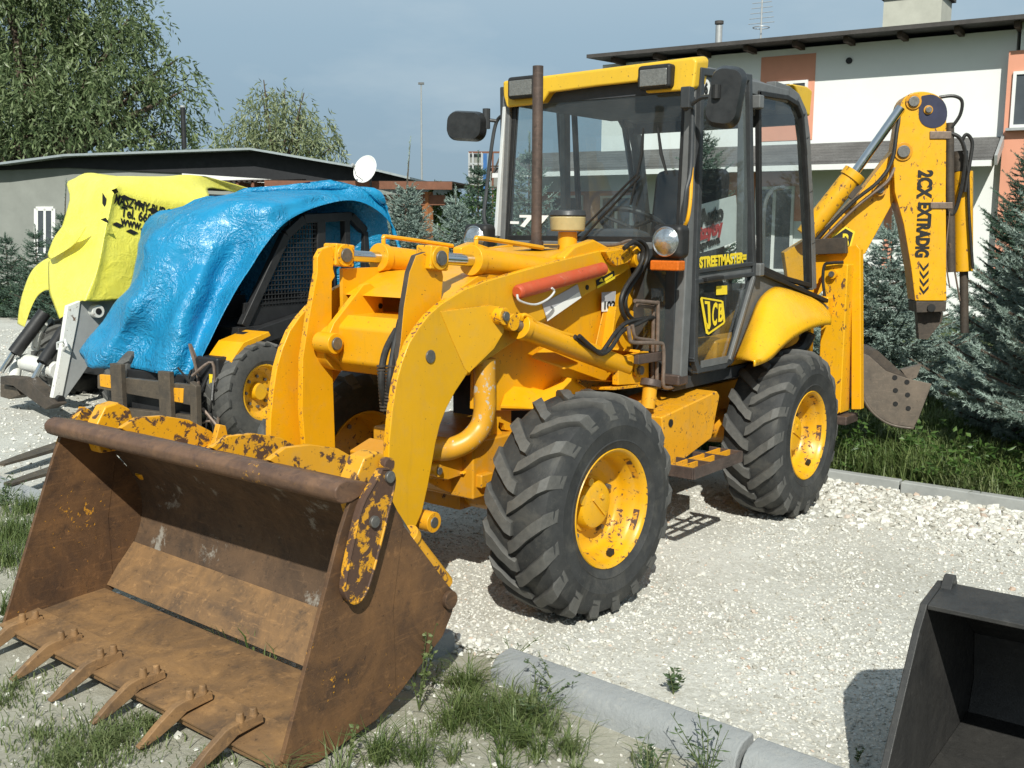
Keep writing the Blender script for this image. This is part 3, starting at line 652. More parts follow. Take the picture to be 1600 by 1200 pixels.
for px, mt in ((733, 'gutter'), (739, 'gutter'), (753, 'gutter'), (770, 'wood_brown'), (786, 'gutter')):
    q = K2(px, 238); mb = MB(); mb.bar(q, (q.x, q.y, 0), .05, .05, re_); mb.build('upright', M[mt], rack)
M['blue_paint'] = plain('blue_upright', (.03, .12, .32), .5)
q = K2(758, 240, .1); mb = MB(); mb.bar(q, (q.x, q.y, 0), .10, .08, re_); mb.build('upright', M['blue_paint'], rack)
for y, x0, x1, mt in ((238, 732, 788, 'wood_brown'), (256, 732, 756, 'gutter'), (260, 766, 786, 'steel_dark'), (293, 732, 788, 'steel_dark')):
    mb = MB(); mb.bar(K2(x0, y), K2(x1, y), .05, .05, rn_); mb.build('rail', M[mt], rack)
mb = MB(); mb.bar(K2(768, 276), K2(782, 244), .05, .05, rn_); mb.build('brace', M['steel_dark'], rack)
mb = MB(); mb.prism([K2(734, 240, -.1), K2(752, 240, -.1), K2(752, 300, -.1), K2(734, 300, -.1)], -rn_*.03); mb.build('back_panel', M['shed_wall'], rack)
mb = MB(); mb.prism([K2(766, 262, -.1), K2(786, 262, -.1), K2(786, 292, -.1), K2(766, 292, -.1)], -rn_*.03); mb.build('back_panel', M['shed_wall'], rack)
# ------------------------------------------------------------------ vegetation
def rot_frames(t, roll):
    """orthonormal frames (n,3,3): columns t, a, b"""
    t = t/np.linalg.norm(t, axis=1, keepdims=True)
    h = np.where(np.abs(t[:, 2:3]) < .9, np.array([[0, 0, 1.]]), np.array([[1., 0, 0]]))
    a = np.cross(t, h); a /= np.linalg.norm(a, axis=1, keepdims=True); b = np.cross(t, a)
    c, s = np.cos(roll)[:, None], np.sin(roll)[:, None]
    return t, a*c+b*s, -a*s+b*c
def leaf_quads(P, T, L, Wd, roll, fold=.0):
    """pointed leaves: base P, direction T, length L, width Wd"""
    t, a, b = rot_frames(T, roll); L = L[:, None]; Wd = Wd[:, None]
    V = np.stack([P, P+t*L*.45+a*Wd*.5+b*Wd*fold, P+t*L, P+t*L*.45-a*Wd*.5+b*Wd*fold], 1)
    n = len(P); F = (np.array([[0, 1, 2, 3]])[None]+(np.arange(n)*4)[:, None, None]).reshape(-1, 4)
    return V.reshape(-1, 3), F
def join(parts):
    V = []; F = []; o = 0
    for v, f in parts: V.append(v); F.append(f+o); o += len(v)
    return np.concatenate(V), np.concatenate(F)
def spruce(px, base, height, rad, mat, label, seed, depth=None, leader=.3, whorls=None, nd=1.0, group='young spruce trees', lean=0.0, first=.06, thin=1.0):
    rg = np.random.default_rng(seed)
    if depth is not None: q = UD(px, 363, depth); base = (q.x, q.y, 0)
    th = thing('spruce_tree', label, 'spruce', base, group=group)
    whorls = whorls or max(7, int(height/.15)); ax = lambda z: np.array([lean*math.sin(z/height*2.2)*.5+lean*(z/height)**3, lean*.3*(z/height)**2, z])
    mb = MB(); mb.tube([Vector(ax(z)) for z in np.linspace(0, height*.97, 8)], [max(.006, .016*height*(1-i/7.6)) for i in range(8)], 8); mb.build('trunk', M['bark'], th, world=False)
    P = []; T = []; Ln = []
    limb = MB()
    for w in range(whorls):
        f = first+(1-first)*(w/(whorls-1)) if whorls > 1 else 0
        z = height*(1-leader*.35)*f; r = rad*(1-f)**.82*rg.uniform(.85, 1.12)+.05
        nb = int(rg.integers(8, 12)) if r > .25 else 6
        a0 = rg.uniform(0, 6.28)
        for k in range(nb):
            a = a0+6.283*k/nb+rg.normal(0, .18); up = .10+.75*f*f; rr = r*rg.uniform(.72, 1.12)
            d = np.array([math.cos(a), math.sin(a), up*.7+rg.normal(0, .05)]); o = ax(z+rg.normal(0, .03))
            n = max(3, int(rr/.062)); pts = []
            for i in range(n+1):
                u = i/n; pts.append(o+d*rr*u+np.array([0, 0, -.13*rr*math.sin(u*2.6)+.10*rr*u**3]))
            if rr > .2: limb.tube([Vector(q) for q in pts[::max(1, n//3)]]+[Vector(pts[-1])], .006*height**.5, 4)
            for i in range(1, n+1):
                u = i/n; q = pts[i]; tdir = pts[i]-pts[i-1]; tdir /= np.linalg.norm(tdir)
                P.append(q); T.append(tdir); Ln.append(.10 if i < n else .13)
                side = np.cross(tdir, [0, 0, 1]); side /= (np.linalg.norm(side)+1e-6)
                for sg in (-1, 1):
                    if rg.uniform() < .93*thin:
                        ln = min(.19, .05+rr*.42*(1-u)+.05)*rg.uniform(.8, 1.2); dd = tdir*.75+side*sg*.9+np.array([0, 0, rg.normal(-.05, .15)])
                        P.append(q); T.append(dd); Ln.append(ln)
                        if ln > .12:
                            P.append(q+dd/np.linalg.norm(dd)*ln*.5); T.append(tdir*.9+side*sg*.35+np.array([0, 0, rg.normal(.05, .2)])); Ln.append(ln*.6)
                            P.append(q+dd/np.linalg.norm(dd)*ln*.45); T.append(tdir*.1+side*sg*1.0+np.array([0, 0, rg.normal(-.1, .2)])); Ln.append(ln*.55)
    for i in range(10):
        z = height*(1-leader*.35+leader*.35*i/10); P.append(ax(z)); T.append(np.array([lean*.4, lean*.1, 1.0])); Ln.append(.09)
    P = np.array(P); T = np.array(T); Ln = np.array(Ln); n = len(P)
    t = T/np.linalg.norm(T, axis=1, keepdims=True); K_ = max(10, int(24*nd))
    # needles: bottle-brush round each twig
    u = rg.uniform(0, 1, (n, K_)); base_ = P[:, None]+t[:, None]*(Ln[:, None]*u)[..., None]
    ang = rg.uniform(0, 6.283, (n, K_)); _, a, b = rot_frames(T, np.zeros(n))
    out = a[:, None]*np.cos(ang)[..., None]+b[:, None]*np.sin(ang)[..., None]
    dirv = t[:, None]*.75+out*.85
    dirv = dirv.reshape(-1, 3); base_ = base_.reshape(-1, 3); m_ = len(base_)
    nl = rg.uniform(.018, .030, m_)*(1.0 if height > 1 else .9)*1.15; wd_ = rg.uniform(.0062, .0100, m_)/nd**.35
    tt, aa, bb = rot_frames(dirv, rg.uniform(0, 6.28, m_))
    V = np.stack([base_+aa*wd_[:, None]*.5, base_-aa*wd_[:, None]*.5, base_+tt*nl[:, None]], 1).reshape(-1, 3); F = np.arange(3*m_).reshape(-1, 3)
    # twig cores so that the brush has a solid middle (same island colour per twig)
    cr3 = []; 
    e = P+t*Ln[:, None]; w3 = .0085
    c1 = np.stack([P+a*w3, P-a*w3*.5+b*w3*.87, P-a*w3*.5-b*w3*.87, e], 1).reshape(-1, 3)
    o = np.arange(n)*4; cf = np.concatenate([np.stack([o, o+1, o+3], 1), np.stack([o+1, o+2, o+3], 1), np.stack([o+2, o, o+3], 1)])
    V2, F2 = join([(V, F), (c1, cf)])
    np_mesh('crown', V2, F2, mat, th)
    if limb.v: limb.build('limbs', M['bark'], th, world=False)
    return th
GS = M['spruce']; GD = M['spruce_dark']
spruce(0, (-3.90, 2.22, 0), 2.75, 1.20, GS, 'largest blue spruce filling the right edge beside the digger bucket', 21, whorls=22, nd=1.9, first=.20)
spruce(0, (-5.0, 1.62, 0), 2.25, 1.15, GS, 'broad blue spruce behind the digger bucket, left of the largest one', 35, whorls=17, nd=1.5, first=.10)
spruce(1612, None, 2.85, .85, GD, 'dark tall spruce behind the blue one at the right edge', 22, depth=12.0, nd=1.1)
spruce(1395, None, 1.72, .85, GS, 'short blue spruce behind the digger arm and bucket', 23, depth=9.6, whorls=13, nd=1.2)
spruce(1335, None, 1.30, .62, GS, 'low blue spruce half hidden by the stabiliser leg', 29, depth=10.6, whorls=9)
spruce(1092, None, 2.95, .62, GD, 'slim dark green spruce seen through the cab door', 24, depth=11.5)
spruce(826, None, 2.7, .75, GS, 'pale spruce seen through the windscreen behind the exhaust stack', 25, depth=13.0, thin=.7)
spruce(622, None, 2.72, .82, GS, 'blue spruce with a bent leader in front of the carport post', 26, depth=13.2, leader=.75, lean=-.22, nd=.9)
spruce(712, None, 2.10, .70, GS, 'bushy blue spruce between carport and cab headlamp', 27, depth=14.2, nd=.9)
spruce(747, None, 2.65, .55, GD, 'narrow dark spruce under the steel rack', 28, depth=15.5)
spruce(92, None, 2.35, .50, GD, 'thin spruce with bare leader beside the shed window', 30, depth=17.5, leader=.8, lean=-.15, nd=.7)
spruce(55, None, 1.55, .50, GD, 'small dark spruce left of the shed window', 31, depth=18.0, nd=.7)
spruce(8, None, 1.4, .6, GD, 'small dark spruce cut by the left edge of the photo', 32, depth=18.5, nd=.7)
spruce(128, None, 1.2, .6, GD, 'knee-high dark spruce just left of the yellow tarpaulin', 33, depth=17.0, nd=.7)
def blob_tree(name, label, cat, base, trunk, blobs, nstrand, leaves, mat, seed, droop=.8, ll=(.10, .17), lw=(.025, .04), slen=(.4, 1.1), group=None, fold=.1):
    rg = np.random.default_rng(seed); th = thing(name, label, cat, base, group=group)
    mb = MB(); B0 = Vector(base)
    for c, r in blobs[:18]:
        c = Vector(c)-B0; k = Vector((trunk[2]*rg.uniform(-.3, .3), trunk[2]*rg.uniform(-.3, .3), min(trunk[0], c.z*.6)))
        mb.tube([Vector((0, 0, 0)), k*.6, k, k.lerp(c, .55)+Vector((0, 0, .15)), c], [trunk[1], trunk[1]*.8, trunk[1]*.5, trunk[1]*.25, .02], 7)
    mb.build('trunk', M['bark'], th, world=False)
    w = np.array([r[0]*r[1]*r[2] for c, r in blobs])**.75; w /= w.sum(); idx = rg.choice(len(blobs), nstrand, p=w)
    C = np.array([tuple(Vector(c)-B0) for c, r in blobs])[idx]; RR = np.array([r for c, r in blobs])[idx]
    d = rg.normal(size=(nstrand, 3)); d /= np.linalg.norm(d, axis=1, keepdims=True); rad = rg.uniform(.35, 1, (nstrand, 1))**.5*rg.uniform(.85, 1.12, (nstrand, 1))
    O = C+d*RR*rad; L = rg.uniform(*slen, nstrand)
    k = leaves; u = np.linspace(0, 1, k)[None, :, None]
    out = d.copy(); out[:, 2] = np.abs(out[:, 2])*.3; 
    path = O[:, None]+out[:, None]*(u*(1-droop*.6))*L[:, None, None]+np.array([0, 0, -1.])*(u**1.6*droop)*L[:, None, None]+rg.normal(0, .02, (nstrand, k, 3))
    tdir = np.gradient(path, axis=1); tdir /= np.linalg.norm(tdir, axis=2, keepdims=True)+1e-9
    T = tdir+rg.normal(0, .55, (nstrand, k, 3)); P = path.reshape(-1, 3); T = T.reshape(-1, 3); n = len(P)
    V, F = leaf_quads(P, T, rg.uniform(*ll, n), rg.uniform(*lw, n), rg.uniform(0, 6.28, n), fold)
    np_mesh('crown', V, F, mat, th); return th
def D3(px, py, dep): return tuple(UD(px, py, dep))
q = UD(60, 363, 31)
blobs = []
for px, py, r, dz in ((20, 30, 2.2, 0), (110, 10, 2.0, .5), (60, 120, 2.3, -.5), (170, 70, 1.7, .3), (190, 150, 1.8, 0), (130, 190, 2.0, -.8), (230, 180, 1.3, .4), (250, 120, .9, 0), (20, 200, 2.2, -.5), (-60, 90, 2.6, 0), (-90, 200, 2.4, 0), (80, -50, 2.0, 0), (265, 205, 1.0, .5), (10, -70, 2.0, 0), (200, 30, .8, 0), (278, 92, .45, 0), (290, 140, .45, 0)):
    blobs.append((D3(px, py, 31+dz), (r, r, r*.8)))
r4 = np.random.default_rng(77); fine = []
for c, r in blobs:
    for k in range(int(5+r[0]*5)):
        d_ = r4.normal(size=3); d_ /= np.linalg.norm(d_); q_ = r4.uniform(.22, .42)*r[0]+.12; fine.append((tuple(np.array(c)+d_*r[0]*r4.uniform(.45, 1.02)), (q_*1.1, q_*1.1, q_*.85)))
blobs = [(c, (r[0]*.72, r[1]*.72, r[2]*.72)) for c, r in blobs]+fine
blob_tree('willow_tree', 'huge dense willow tree rising behind the shed at upper left', 'tree', (q.x, q.y, 0), (3.0, .42, 1.4), blobs, 5600, 10, M['willow'], 41, droop=.70, ll=(.15, .27), lw=(.04, .075), slen=(.5, 1.4))
q = UD(440, 363, 42)
blobs = [(D3(px, py, 42+dz), (r, r, r*.75)) for px, py, r, dz in ((430, 185, 1.5, 0), (390, 205, 1.2, .5), (470, 195, 1.3, -.4), (410, 150, .75, 0), (445, 140, .55, 0), (365, 225, .8, .3), (500, 210, .8, 0), (440, 230, 1.6, 0), (475, 145, .3, 0), (412, 125, .25, 0), (522, 225, .35, 0), (350, 235, .5, 0))]
blob_tree('willow_tree', 'smaller airy light green willow standing alone behind the shed ridge', 'tree', (q.x, q.y, 0), (2.4, .22, .8), blobs, 560, 13, M['birch'], 42, droop=.95, ll=(.18, .32), lw=(.04, .075), slen=(.7, 1.8))
for px, py, dep, r, sd, lb in ((688, 345, 21, .75, 43, 'bright green leafy bush under the carport end'), (765, 345, 20, .7, 44, 'green leafy bush left of the cab headlamp stalk'), (650, 350, 22, .55, 45, 'green bush behind the bent-leader spruce')):
    q = UD(px, 363, dep); c = D3(px, py, dep)
    blob_tree('leafy_bush', lb, 'bush', (q.x, q.y, 0), (.5, .04, .2), [(c, (r, r, r*.9)), ((c[0]+.4, c[1]-.3, c[2]-.45), (r*.9, r*.9, r*.8)), ((c[0]-.3, c[1]+.3, c[2]-.6), (r, r, r*.8))], 520, 8, M['bush'], sd, droop=.15, ll=(.07, .12), lw=(.04, .07), slen=(.15, .4))
# ------------------------------------------------------------------ grass and weeds
def blades(name, P, h, wd_, mat, seed, lean=.35, kind='stuff'):
    rg = np.random.default_rng(seed); n = len(P)
    az = rg.uniform(0, 6.28, n); ln = np.abs(rg.normal(lean, .22, n)); d = np.stack([np.cos(az), np.sin(az), np.zeros(n)], 1); s = np.stack([-np.sin(az), np.cos(az), np.zeros(n)], 1)
    up = np.array([[0, 0, 1.]]); h = h[:, None]; w = wd_[:, None]; ln = ln[:, None]
    m1 = P+up*h*.55+d*h*ln*.35; tp = P+up*h*(1-.35*ln)+d*h*ln*1.1
    V = np.stack([P-s*w*.5, P+s*w*.5, m1+s*w*.38, m1-s*w*.38, tp], 1).reshape(-1, 3); o = np.arange(n)*5
    F = np.concatenate([np.stack([o, o+1, o+2], 1), np.stack([o, o+2, o+3], 1), np.stack([o+3, o+2, o+4], 1)])
    return np_mesh(name, V, F, mat, kind=kind)
rg = np.random.default_rng(5)
def patch(px, py, r, n, el=1.0):
    c = U(px, py, 'z', 0); a = rg.uniform(0, 6.28, n); q = np.abs(rg.normal(0, .55, n))*r
    return np.stack([c.x+np.cos(a)*q*el, c.y+np.sin(a)*q, np.zeros(n)-.004], 1)
def in_bucket(P): return (P[:, 0] > .95) & (P[:, 0] < 1.72) & (np.abs(P[:, 1]) < .87)
def add_patches(name, lst, mat, hh, seed, lean=.4):
    P = np.concatenate([patch(*q) for q in lst]); P = P[~in_bucket(P)]
    P = P[~((P[:, 0] < .79+.06*P[:, 1]) & (P[:, 0] > .50+.06*P[:, 1]))]
    blades(name, P, rg.uniform(*hh, len(P)), rg.uniform(.0025, .0055, len(P)), mat, seed, lean)
def tufts(name, lst, mat, hh, seed, per=46, lean=.75):
    r_ = np.random.default_rng(seed); PP = []; HH = []; LL = []
    for px, py, rad, n in lst:
        c = U(px, py, 'z', 0)
        for k in range(n):
            a, q = r_.uniform(0, 6.283), abs(r_.normal(0, .55))*rad; x, y = c.x+math.cos(a)*q, c.y+math.sin(a)*q; m_ = int(per*r_.uniform(.4, 1.5)); s_ = r_.uniform(.006, .022)
            PP.append(np.stack([r_.normal(x, s_, m_), r_.normal(y, s_, m_), np.full(m_, -.004)], 1)); h_ = r_.uniform(*hh); HH.append(h_*r_.uniform(.35, 1.15, m_))
    P = np.concatenate(PP); H_ = np.concatenate(HH); ok = ~in_bucket(P) & ~((P[:, 0] < .79+.06*P[:, 1]) & (P[:, 0] > .50+.06*P[:, 1]))
    blades(name, P[ok], H_[ok], r_.uniform(.0022, .0050, ok.sum()), mat, seed, lean)
tufts('grass', [(720, 1075, .22, 11), (765, 1140, .24, 11), (700, 1130, .2, 6), (815, 1165, .18, 9), (660, 1190, .2, 4), (700, 1030, .12, 6), (590, 1192, .16, 4)], M['grass'], (.06, .18), 51, 34, .85)
tufts('grass', [(740, 1120, .34, 18), (830, 1130, .22, 9), (520, 1215, .2, 5), (880, 1180, .2, 5)], M['grass_dry'], (.05, .16), 52, 36, .9)
add_patches('grass', [(740, 1130, .4, 420), (830, 1120, .22, 160), (700, 1070, .25, 260)], M['grass_dry'], (.02, .07), 60, .8)
add_patches('grass', [(170, 1160, .22, 1100), (110, 1190, .2, 700), (240, 1130, .16, 350), (60, 1150, .2, 260), (330, 1190, .14, 160), (20, 1075, .2, 180), (130, 1060, .2, 140), (0, 1100, .2, 200)], M['grass_dry'], (.015, .06), 53, .7)
add_patches('grass', [(20, 840, .30, 700), (45, 800, .22, 420), (10, 880, .3, 500), (60, 850, .2, 240), (5, 960, .25, 200), (-40, 850, .4, 600), (30, 780, .25, 300)], M['grass'], (.04, .15), 54, .5)
add_patches('grass', [(1010, 1195, .10, 60), (880, 1100, .12, 70), (620, 1105, .08, 90)], M['grass_dry'], (.03, .09), 55, .6)
# blades poking through the slot of the loader bucket
P = np.stack([rg.normal(1.255, .012, 70), rg.uniform(-.2, .8, 70), np.full(70, .06)], 1); P = P[rg.uniform(0, 1, 70) < .5+.5*np.sin(P[:, 1]*11)]
blades('grass', P, rg.uniform(.05, .13, len(P)), np.full(len(P), .005), M['grass'], 56, .6)
# lawn under the spruces
n = 26000; P = np.stack([-3.08-np.abs(rg.normal(0, 1.5, n)), rg.uniform(-1.2, 3.6, n), np.full(n, .03)], 1)
cl_ = .55+.45*np.sin(P[:, 0]*4.3+np.sin(P[:, 1]*3.1)*2)*np.sin(P[:, 1]*5.2+np.sin(P[:, 0]*2.7)*1.5)
blades('grass', P, rg.uniform(.05, .15, n)+.17*cl_*rg.uniform(0, 1, n), rg.uniform(.006, .012, n), M['grass'], 57, .5)
n = 3000; P = np.stack([-2.97-np.abs(rg.normal(0, .13, n)), rg.uniform(-1.0, 3.2, n), np.full(n, .03)], 1); P = P[np.sin(P[:, 1]*5.1)+np.sin(P[:, 1]*13.7+1)*.6+rg.normal(0, .5, n) > .1]; blades('grass', P, rg.uniform(.04, .20, len(P)), rg.uniform(.005, .010, len(P)), M['grass_dry'], 58, .9)
n = 9000; P = np.stack([rg.uniform(-14, 1.5, n), -15.4-np.abs(rg.normal(0, 3.0, n)), np.full(n, -.03)], 1); blades('grass', P, rg.uniform(.15, .5, n), rg.uniform(.02, .045, n), M['bush'], 59, .4)
# broad-leaved ground cover among the lawn
n = 8000; P = np.stack([-3.06-np.abs(rg.normal(0, .9, n)), rg.uniform(-1.0, 3.4, n), rg.uniform(.04, .22, n)], 1); cl_ = np.sin(P[:, 0]*6.1+np.sin(P[:, 1]*4.1)*2)*np.sin(P[:, 1]*7.2+np.sin(P[:, 0]*3.7)*1.5); P = P[cl_ > -.15]; n = len(P); P[:, 2] *= .5+.9*np.clip(cl_[cl_ > -.15], 0, 1); T = np.stack([rg.normal(0, 1, n), rg.normal(0, 1, n), rg.normal(.25, .4, n)], 1)
V, F = leaf_quads(P, T, rg.uniform(.03, .075, n), rg.uniform(.016, .034, n), rg.uniform(0, 6.28, n), .15); np_mesh('ground_cover', V, F, M['bush'], kind='stuff')
def weed(px, py, stems, label, seed, h=.2, spread=.5, ll=.022, lw=.010, nl=14, base=None, mat='weed'):
    r_ = np.random.default_rng(seed); b = base or tuple(U(px, py, 'z', 0)); th = thing('weed_plant', label, 'weed', b, group='weeds')
    mb = MB(); PP = []; TT = []
    for i in range(stems):
        a = r_.uniform(0, 6.28); sp = r_.uniform(.2, 1)*spread; hh = h*r_.uniform(.6, 1.1)
        path = [Vector((math.cos(a)*sp*hh*u**1.3*1.2, math.sin(a)*sp*hh*u**1.3*1.2, hh*(u-.25*sp*u*u))) for u in np.linspace(0, 1, 6)]
        mb.tube(path, [.0022, .002, .0018, .0015, .0012, .0008], 4)
        for j in range(nl):
            u = r_.uniform(.2, 1); f = u*5; k = min(4, int(f)); p = path[k].lerp(path[k+1], f-k); PP.append(tuple(p)); TT.append((r_.normal(0, 1), r_.normal(0, 1), r_.normal(.35, .4)))
    mb.build('stem', M['grass_dry'], th, world=False)
    P = np.array(PP); T = np.array(TT); n = len(P); V, F = leaf_quads(P, T, r_.uniform(.6, 1.3, n)*ll, r_.uniform(.6, 1.3, n)*lw, r_.uniform(0, 6.28, n), .15)
    np_mesh('foliage', V, F, M[mat], th)
weed(1052, 1085, 5, 'small dark leafy weed growing in the gravel behind the kerb', 61, .085, .5, .026, .015, 12)
weed(1105, 1230, 7, 'sprawling weed in front of the kerb joint at the bottom edge', 62, .20, .9, .030, .007, 16)
weed(1010, 1225, 5, 'thin weed at the bottom edge left of the kerb joint', 63, .15, .6, .026, .007, 14)
weed(870, 1095, 7, 'wiry weed leaning over the kerb beside the grass clump', 64, .17, 1.0, .020, .006, 20)
weed(840, 1130, 7, 'wiry weed spreading at the edge of the grass clump', 65, .15, 1.0, .020, .006, 20)
weed(800, 1040, 5, 'dry wiry weed against the broken kerb end', 66, .15, 1.1, .016, .005, 14)
weed(655, 1110, 4, 'tall pale flowering weed against the bucket side plate', 67, .32, .28, .020, .011, 22, mat='grass_dry')
weed(545, 1195, 2, 'single slender weed at the bottom rear of the bucket side', 68, .13, .25, .016, .011, 16, mat='grass_dry')
weed(8, 800, 6, 'grey-green weed by the left edge above the grass', 69, .22, .6, .030, .010, 22)
weed(1490, 1190, 2, 'tiny weed in the gravel left of the dark bucket', 70, .06, .5, .014, .008, 8, base=tuple(U(1340, 1190, 'z', 0)))
weed(1310, 668, 6, 'leafy weed under the stabiliser foot', 71, .32, .5, .05, .026, 20, base=(-3.25, .62, .03), mat='bush')
weed(1310, 668, 7, 'leafy weed in the grass below the digger bucket', 72, .34, .5, .05, .024, 22, base=(-3.5, .95, .03), mat='bush')
weed(1310, 668, 7, 'tall weed in the grass right of the rear tyre', 73, .40, .6, .05, .022, 22, base=(-3.3, .35, .03), mat='bush')
# ------------------------------------------------------------------ backhoe loader
BL = thing('backhoe_loader', 'yellow backhoe loader with rusty front bucket and grey glazed cab', 'backhoe loader', (-.6, 0, 0))
def pz(pxs, y): return [U(px, py, 'y', y) for px, py in pxs]
def plate(name, pxs, y, th, mats=('yellow', 'yellow_edge'), parent=None, mirror=None, bev=.004, label=None):
    """plate traced on the plane y, thickness th towards -y"""
    mb = MB(); mb.prism(pz(pxs, y), (0, -th, 0), 0, 1 if len(mats) > 1 else 0)
    o = mb.build(name, [M[k] for k in mats], parent or BL, bev=bev, label=label); return o, mb
def smooth_px(p, n=4): return [(q.x, q.y) for q in spline([(a, b, 0) for a, b in p], n)]
# ---- wheels: one built, three copied
def make_wheel():
    w = sub('wheel', BL, (.6, .71, .466)); c = Vector((0, 0, 0))
    mb = MB(); prof = [(.236, -.140), (.252, -.158), (.30, -.170), (.35, -.172), (.395, -.165), (.425, -.148), (.441, -.118), (.447, -.06), (.449, 0), (.447, .06), (.441, .118), (.425, .148), (.395, .165), (.352, .172), (.346, .1745), (.340, .1725), (.30, .170), (.288, .1685), (.283, .1715), (.277, .167), (.252, .158), (.236, .140)]
    mb.lathe(prof, c, (0, 1, 0), 84); nb = len(mb.v)
    def carc(y):
        y = abs(y); P = [(0, .449), (.06, .447), (.118, .441), (.148, .425), (.165, .395), (.171, .36)]
        for (a, ra), (b, rb) in zip(P, P[1:]):
            if y <= b: return ra+(rb-ra)*(y-a)/(b-a)
        return P[-1][1]
    nl = 18; lr = random.Random(4)
    for side in (1, -1):
        for i in range(nl):
            ph = 2*math.pi*(i+(.5 if side < 0 else 0))/nl; S_ = []
            for t in np.linspace(0, 1, 8):
                y = -.012+.178*t; yy = y*side
                a = ph+1.75*max(0, y)*(1+.15*t)+(.0 if t < .85 else .03*(t-.85))
                wt = (.047+.012*t)/.46; wb = (.062+.014*t)/.46; r0 = carc(yy)-.006; ht = .027*(1-.35*max(0, t-.75)/.25)
                if t > .86: r0 -= .012*(t-.86)/.14
                if t > .97: ht *= .25
                if t < .03: ht *= .8
                y2 = yy*(1.0+.02*t)
                for aa, rr in ((a-wb/2, r0), (a-wt/2, r0+ht+.004), (a+wt/2, r0+ht), (a+wb/2, r0)):
                    rr += lr.uniform(-.0028, .0028) if rr > r0+.01 else 0; aa += lr.uniform(-.006, .006); S_.append(Vector((rr*math.cos(aa), y2+(.010*side*t if rr > r0+.01 and t > .7 else 0), rr*math.sin(aa))))
            F = [(k*4+j, k*4+j+1, (k+1)*4+j+1, (k+1)*4+j) for k in range(7) for j in range(3)]+[(0, 1, 2, 3), (28, 31, 30, 29)]
            mb.add(S_, F)
    o = mb.build('tyre', M['tyre'], w, world=False, sharp=28)
    at = o.data.attributes.new('tread', 'FLOAT', 'POINT'); vals = np.zeros(len(mb.v), dtype=np.float32)
    for i in range(nb, len(mb.v)):
        if (i-nb) % 4 in (1, 2): vals[i] = 1.0
    at.data.foreach_set('value', vals)
    mb = MB(); rp = [(.246, .150), (.249, .156), (.246, .160), (.240, .157), (.232, .148), (.226, .130), (.222, .116), (.219, .110), (.210, .096), (.204, .060), (.200, .036), (.190, .026), (.150, .020), (.118, .022), (.112, .030), (.09, .031), (.001, .031)]
    mb.lathe(rp, c, (0, 1, 0), 64)
    bk = [(.246, -.150), (.246, -.158), (.232, -.148), (.222, -.11), (.205, -.05), (.200, .02), (.001, .022)]; mb.lathe(bk, c, (0, 1, 0), 40)
    rim = mb.build('rim', M['rim'], w, world=False, sharp=40)
    mb = MB(); mb.lathe([(.118, .022), (.118, .034), (.106, .038), (.102, .064), (.094, .076), (.078, .082), (.001, .083)], Vector((.004, 0, .004)), (0, 1, 0), 30)
    mb.cyl((.085, .03, .060), (.085, .080, .060), .022, seg=12); mb.cyl((.02, .03, .112), (.02, .078, .112), .018, seg=12); mb.bar((-.03, .085, -.05), (.03, .085, .04), .010, .008, (0, 1, 0)); mb.cyl((-.03, .08, .03), (-.03, .09, .03), .012, seg=6)
    mb.build('hub_cap', M['rim'], w, world=False, sharp=35)
    for k in range(5):
        a = 2*math.pi*k/5+.5; mb = MB(); p = Vector((.145*math.cos(a), .012, .145*math.sin(a))); mb.cyl(p, p+Vector((0, .030, 0)), .013, .011, 6); mb.build('wheel_nut', M['pin'], w, world=False)
    mb = MB(); mb.box((.0, .118, -.205), (.03, .02, .02)); mb.build('valve', M['black'], w, world=False)
    for a0, a1 in ((205, 228), (138, 168)):
        rows = [[Vector((r_*math.cos(R(a)), y_, r_*math.sin(R(a)))) for a in np.linspace(a0, a1, 8)] for r_, y_ in ((.2255, .139), (.2215, .124), (.2185, .113))]
        mb = MB(); mb.grid(rows); mb.build('rust_scar', M['clam'], w, world=False)
    return w
wh = make_wheel(); wh.rotation_euler = (0, R(12), R(-3.4))
for i, (x, s, ry) in enumerate(((0, -1, 70), (-2.0, 1, 31), (-2.0, -1, 15))):
    c = copy_tree(wh, BL); c.location = (x+.6, .71*s, .466); c.scale = (1, s, 1); c.rotation_euler = (0, R(ry), R(-3.4) if i == 0 else 0)
# ---- chassis
mb = MB(); mb.box2((-.95, -.30, .45), (.22, .30, .70)); mb.box2((-3.0, -.34, .42), (-.95, .34, .72)); mb.build('chassis', M['yellow_dirty'], BL, bev=.01)
mb = MB(); mb.tube([(0, -.53, .46), (0, -.25, .44), (0, 0, .47), (0, .25, .44), (0, .53, .46)], [.075, .09, .12, .09, .075], 14); mb.box2((-.12, -.14, .36), (.12, .14, .56)); mb.build('axle', M['yellow_dirty'], BL)
mb = MB(); mb.tube([(-2, -.53, .46), (-2, -.2, .46), (-2, 0, .47), (-2, .2, .46), (-2, .53, .46)], [.09, .11, .17, .11, .09], 14); mb.build('axle', M['yellow_dirty'], BL)
plate('axle_carrier', [(640, 722), (672, 700), (700, 735), (735, 742), (790, 700), (790, 760), (772, 778), (700, 770), (645, 742)], .18, .36, ('yellow_dirty',), bev=.008)
plate('towing_plate', [(724, 740), (745, 722), (765, 690), (775, 636), (799, 640), (799, 674), (790, 672), (787, 662), (780, 660), (779, 668), (785, 676), (783, 690), (789, 692), (795, 682), (801, 686), (800, 705), (760, 728), (724, 742)], .26, .03, ('yellow', 'yellow_edge'))
q = U(773, 697, 'y', .262); mb = MB(); mb.box(q, (.018, .003, .055)); tp = mb.build('sticker', M['yel_ink'], BL, label='small yellow warning strip')
plate('front_bracket', [(676, 748), (680, 722), (700, 712), (735, 712), (760, 700), (724, 742), (700, 750), (690, 748)], .24, .04, ('yellow_dirty', 'yellow_edge'))
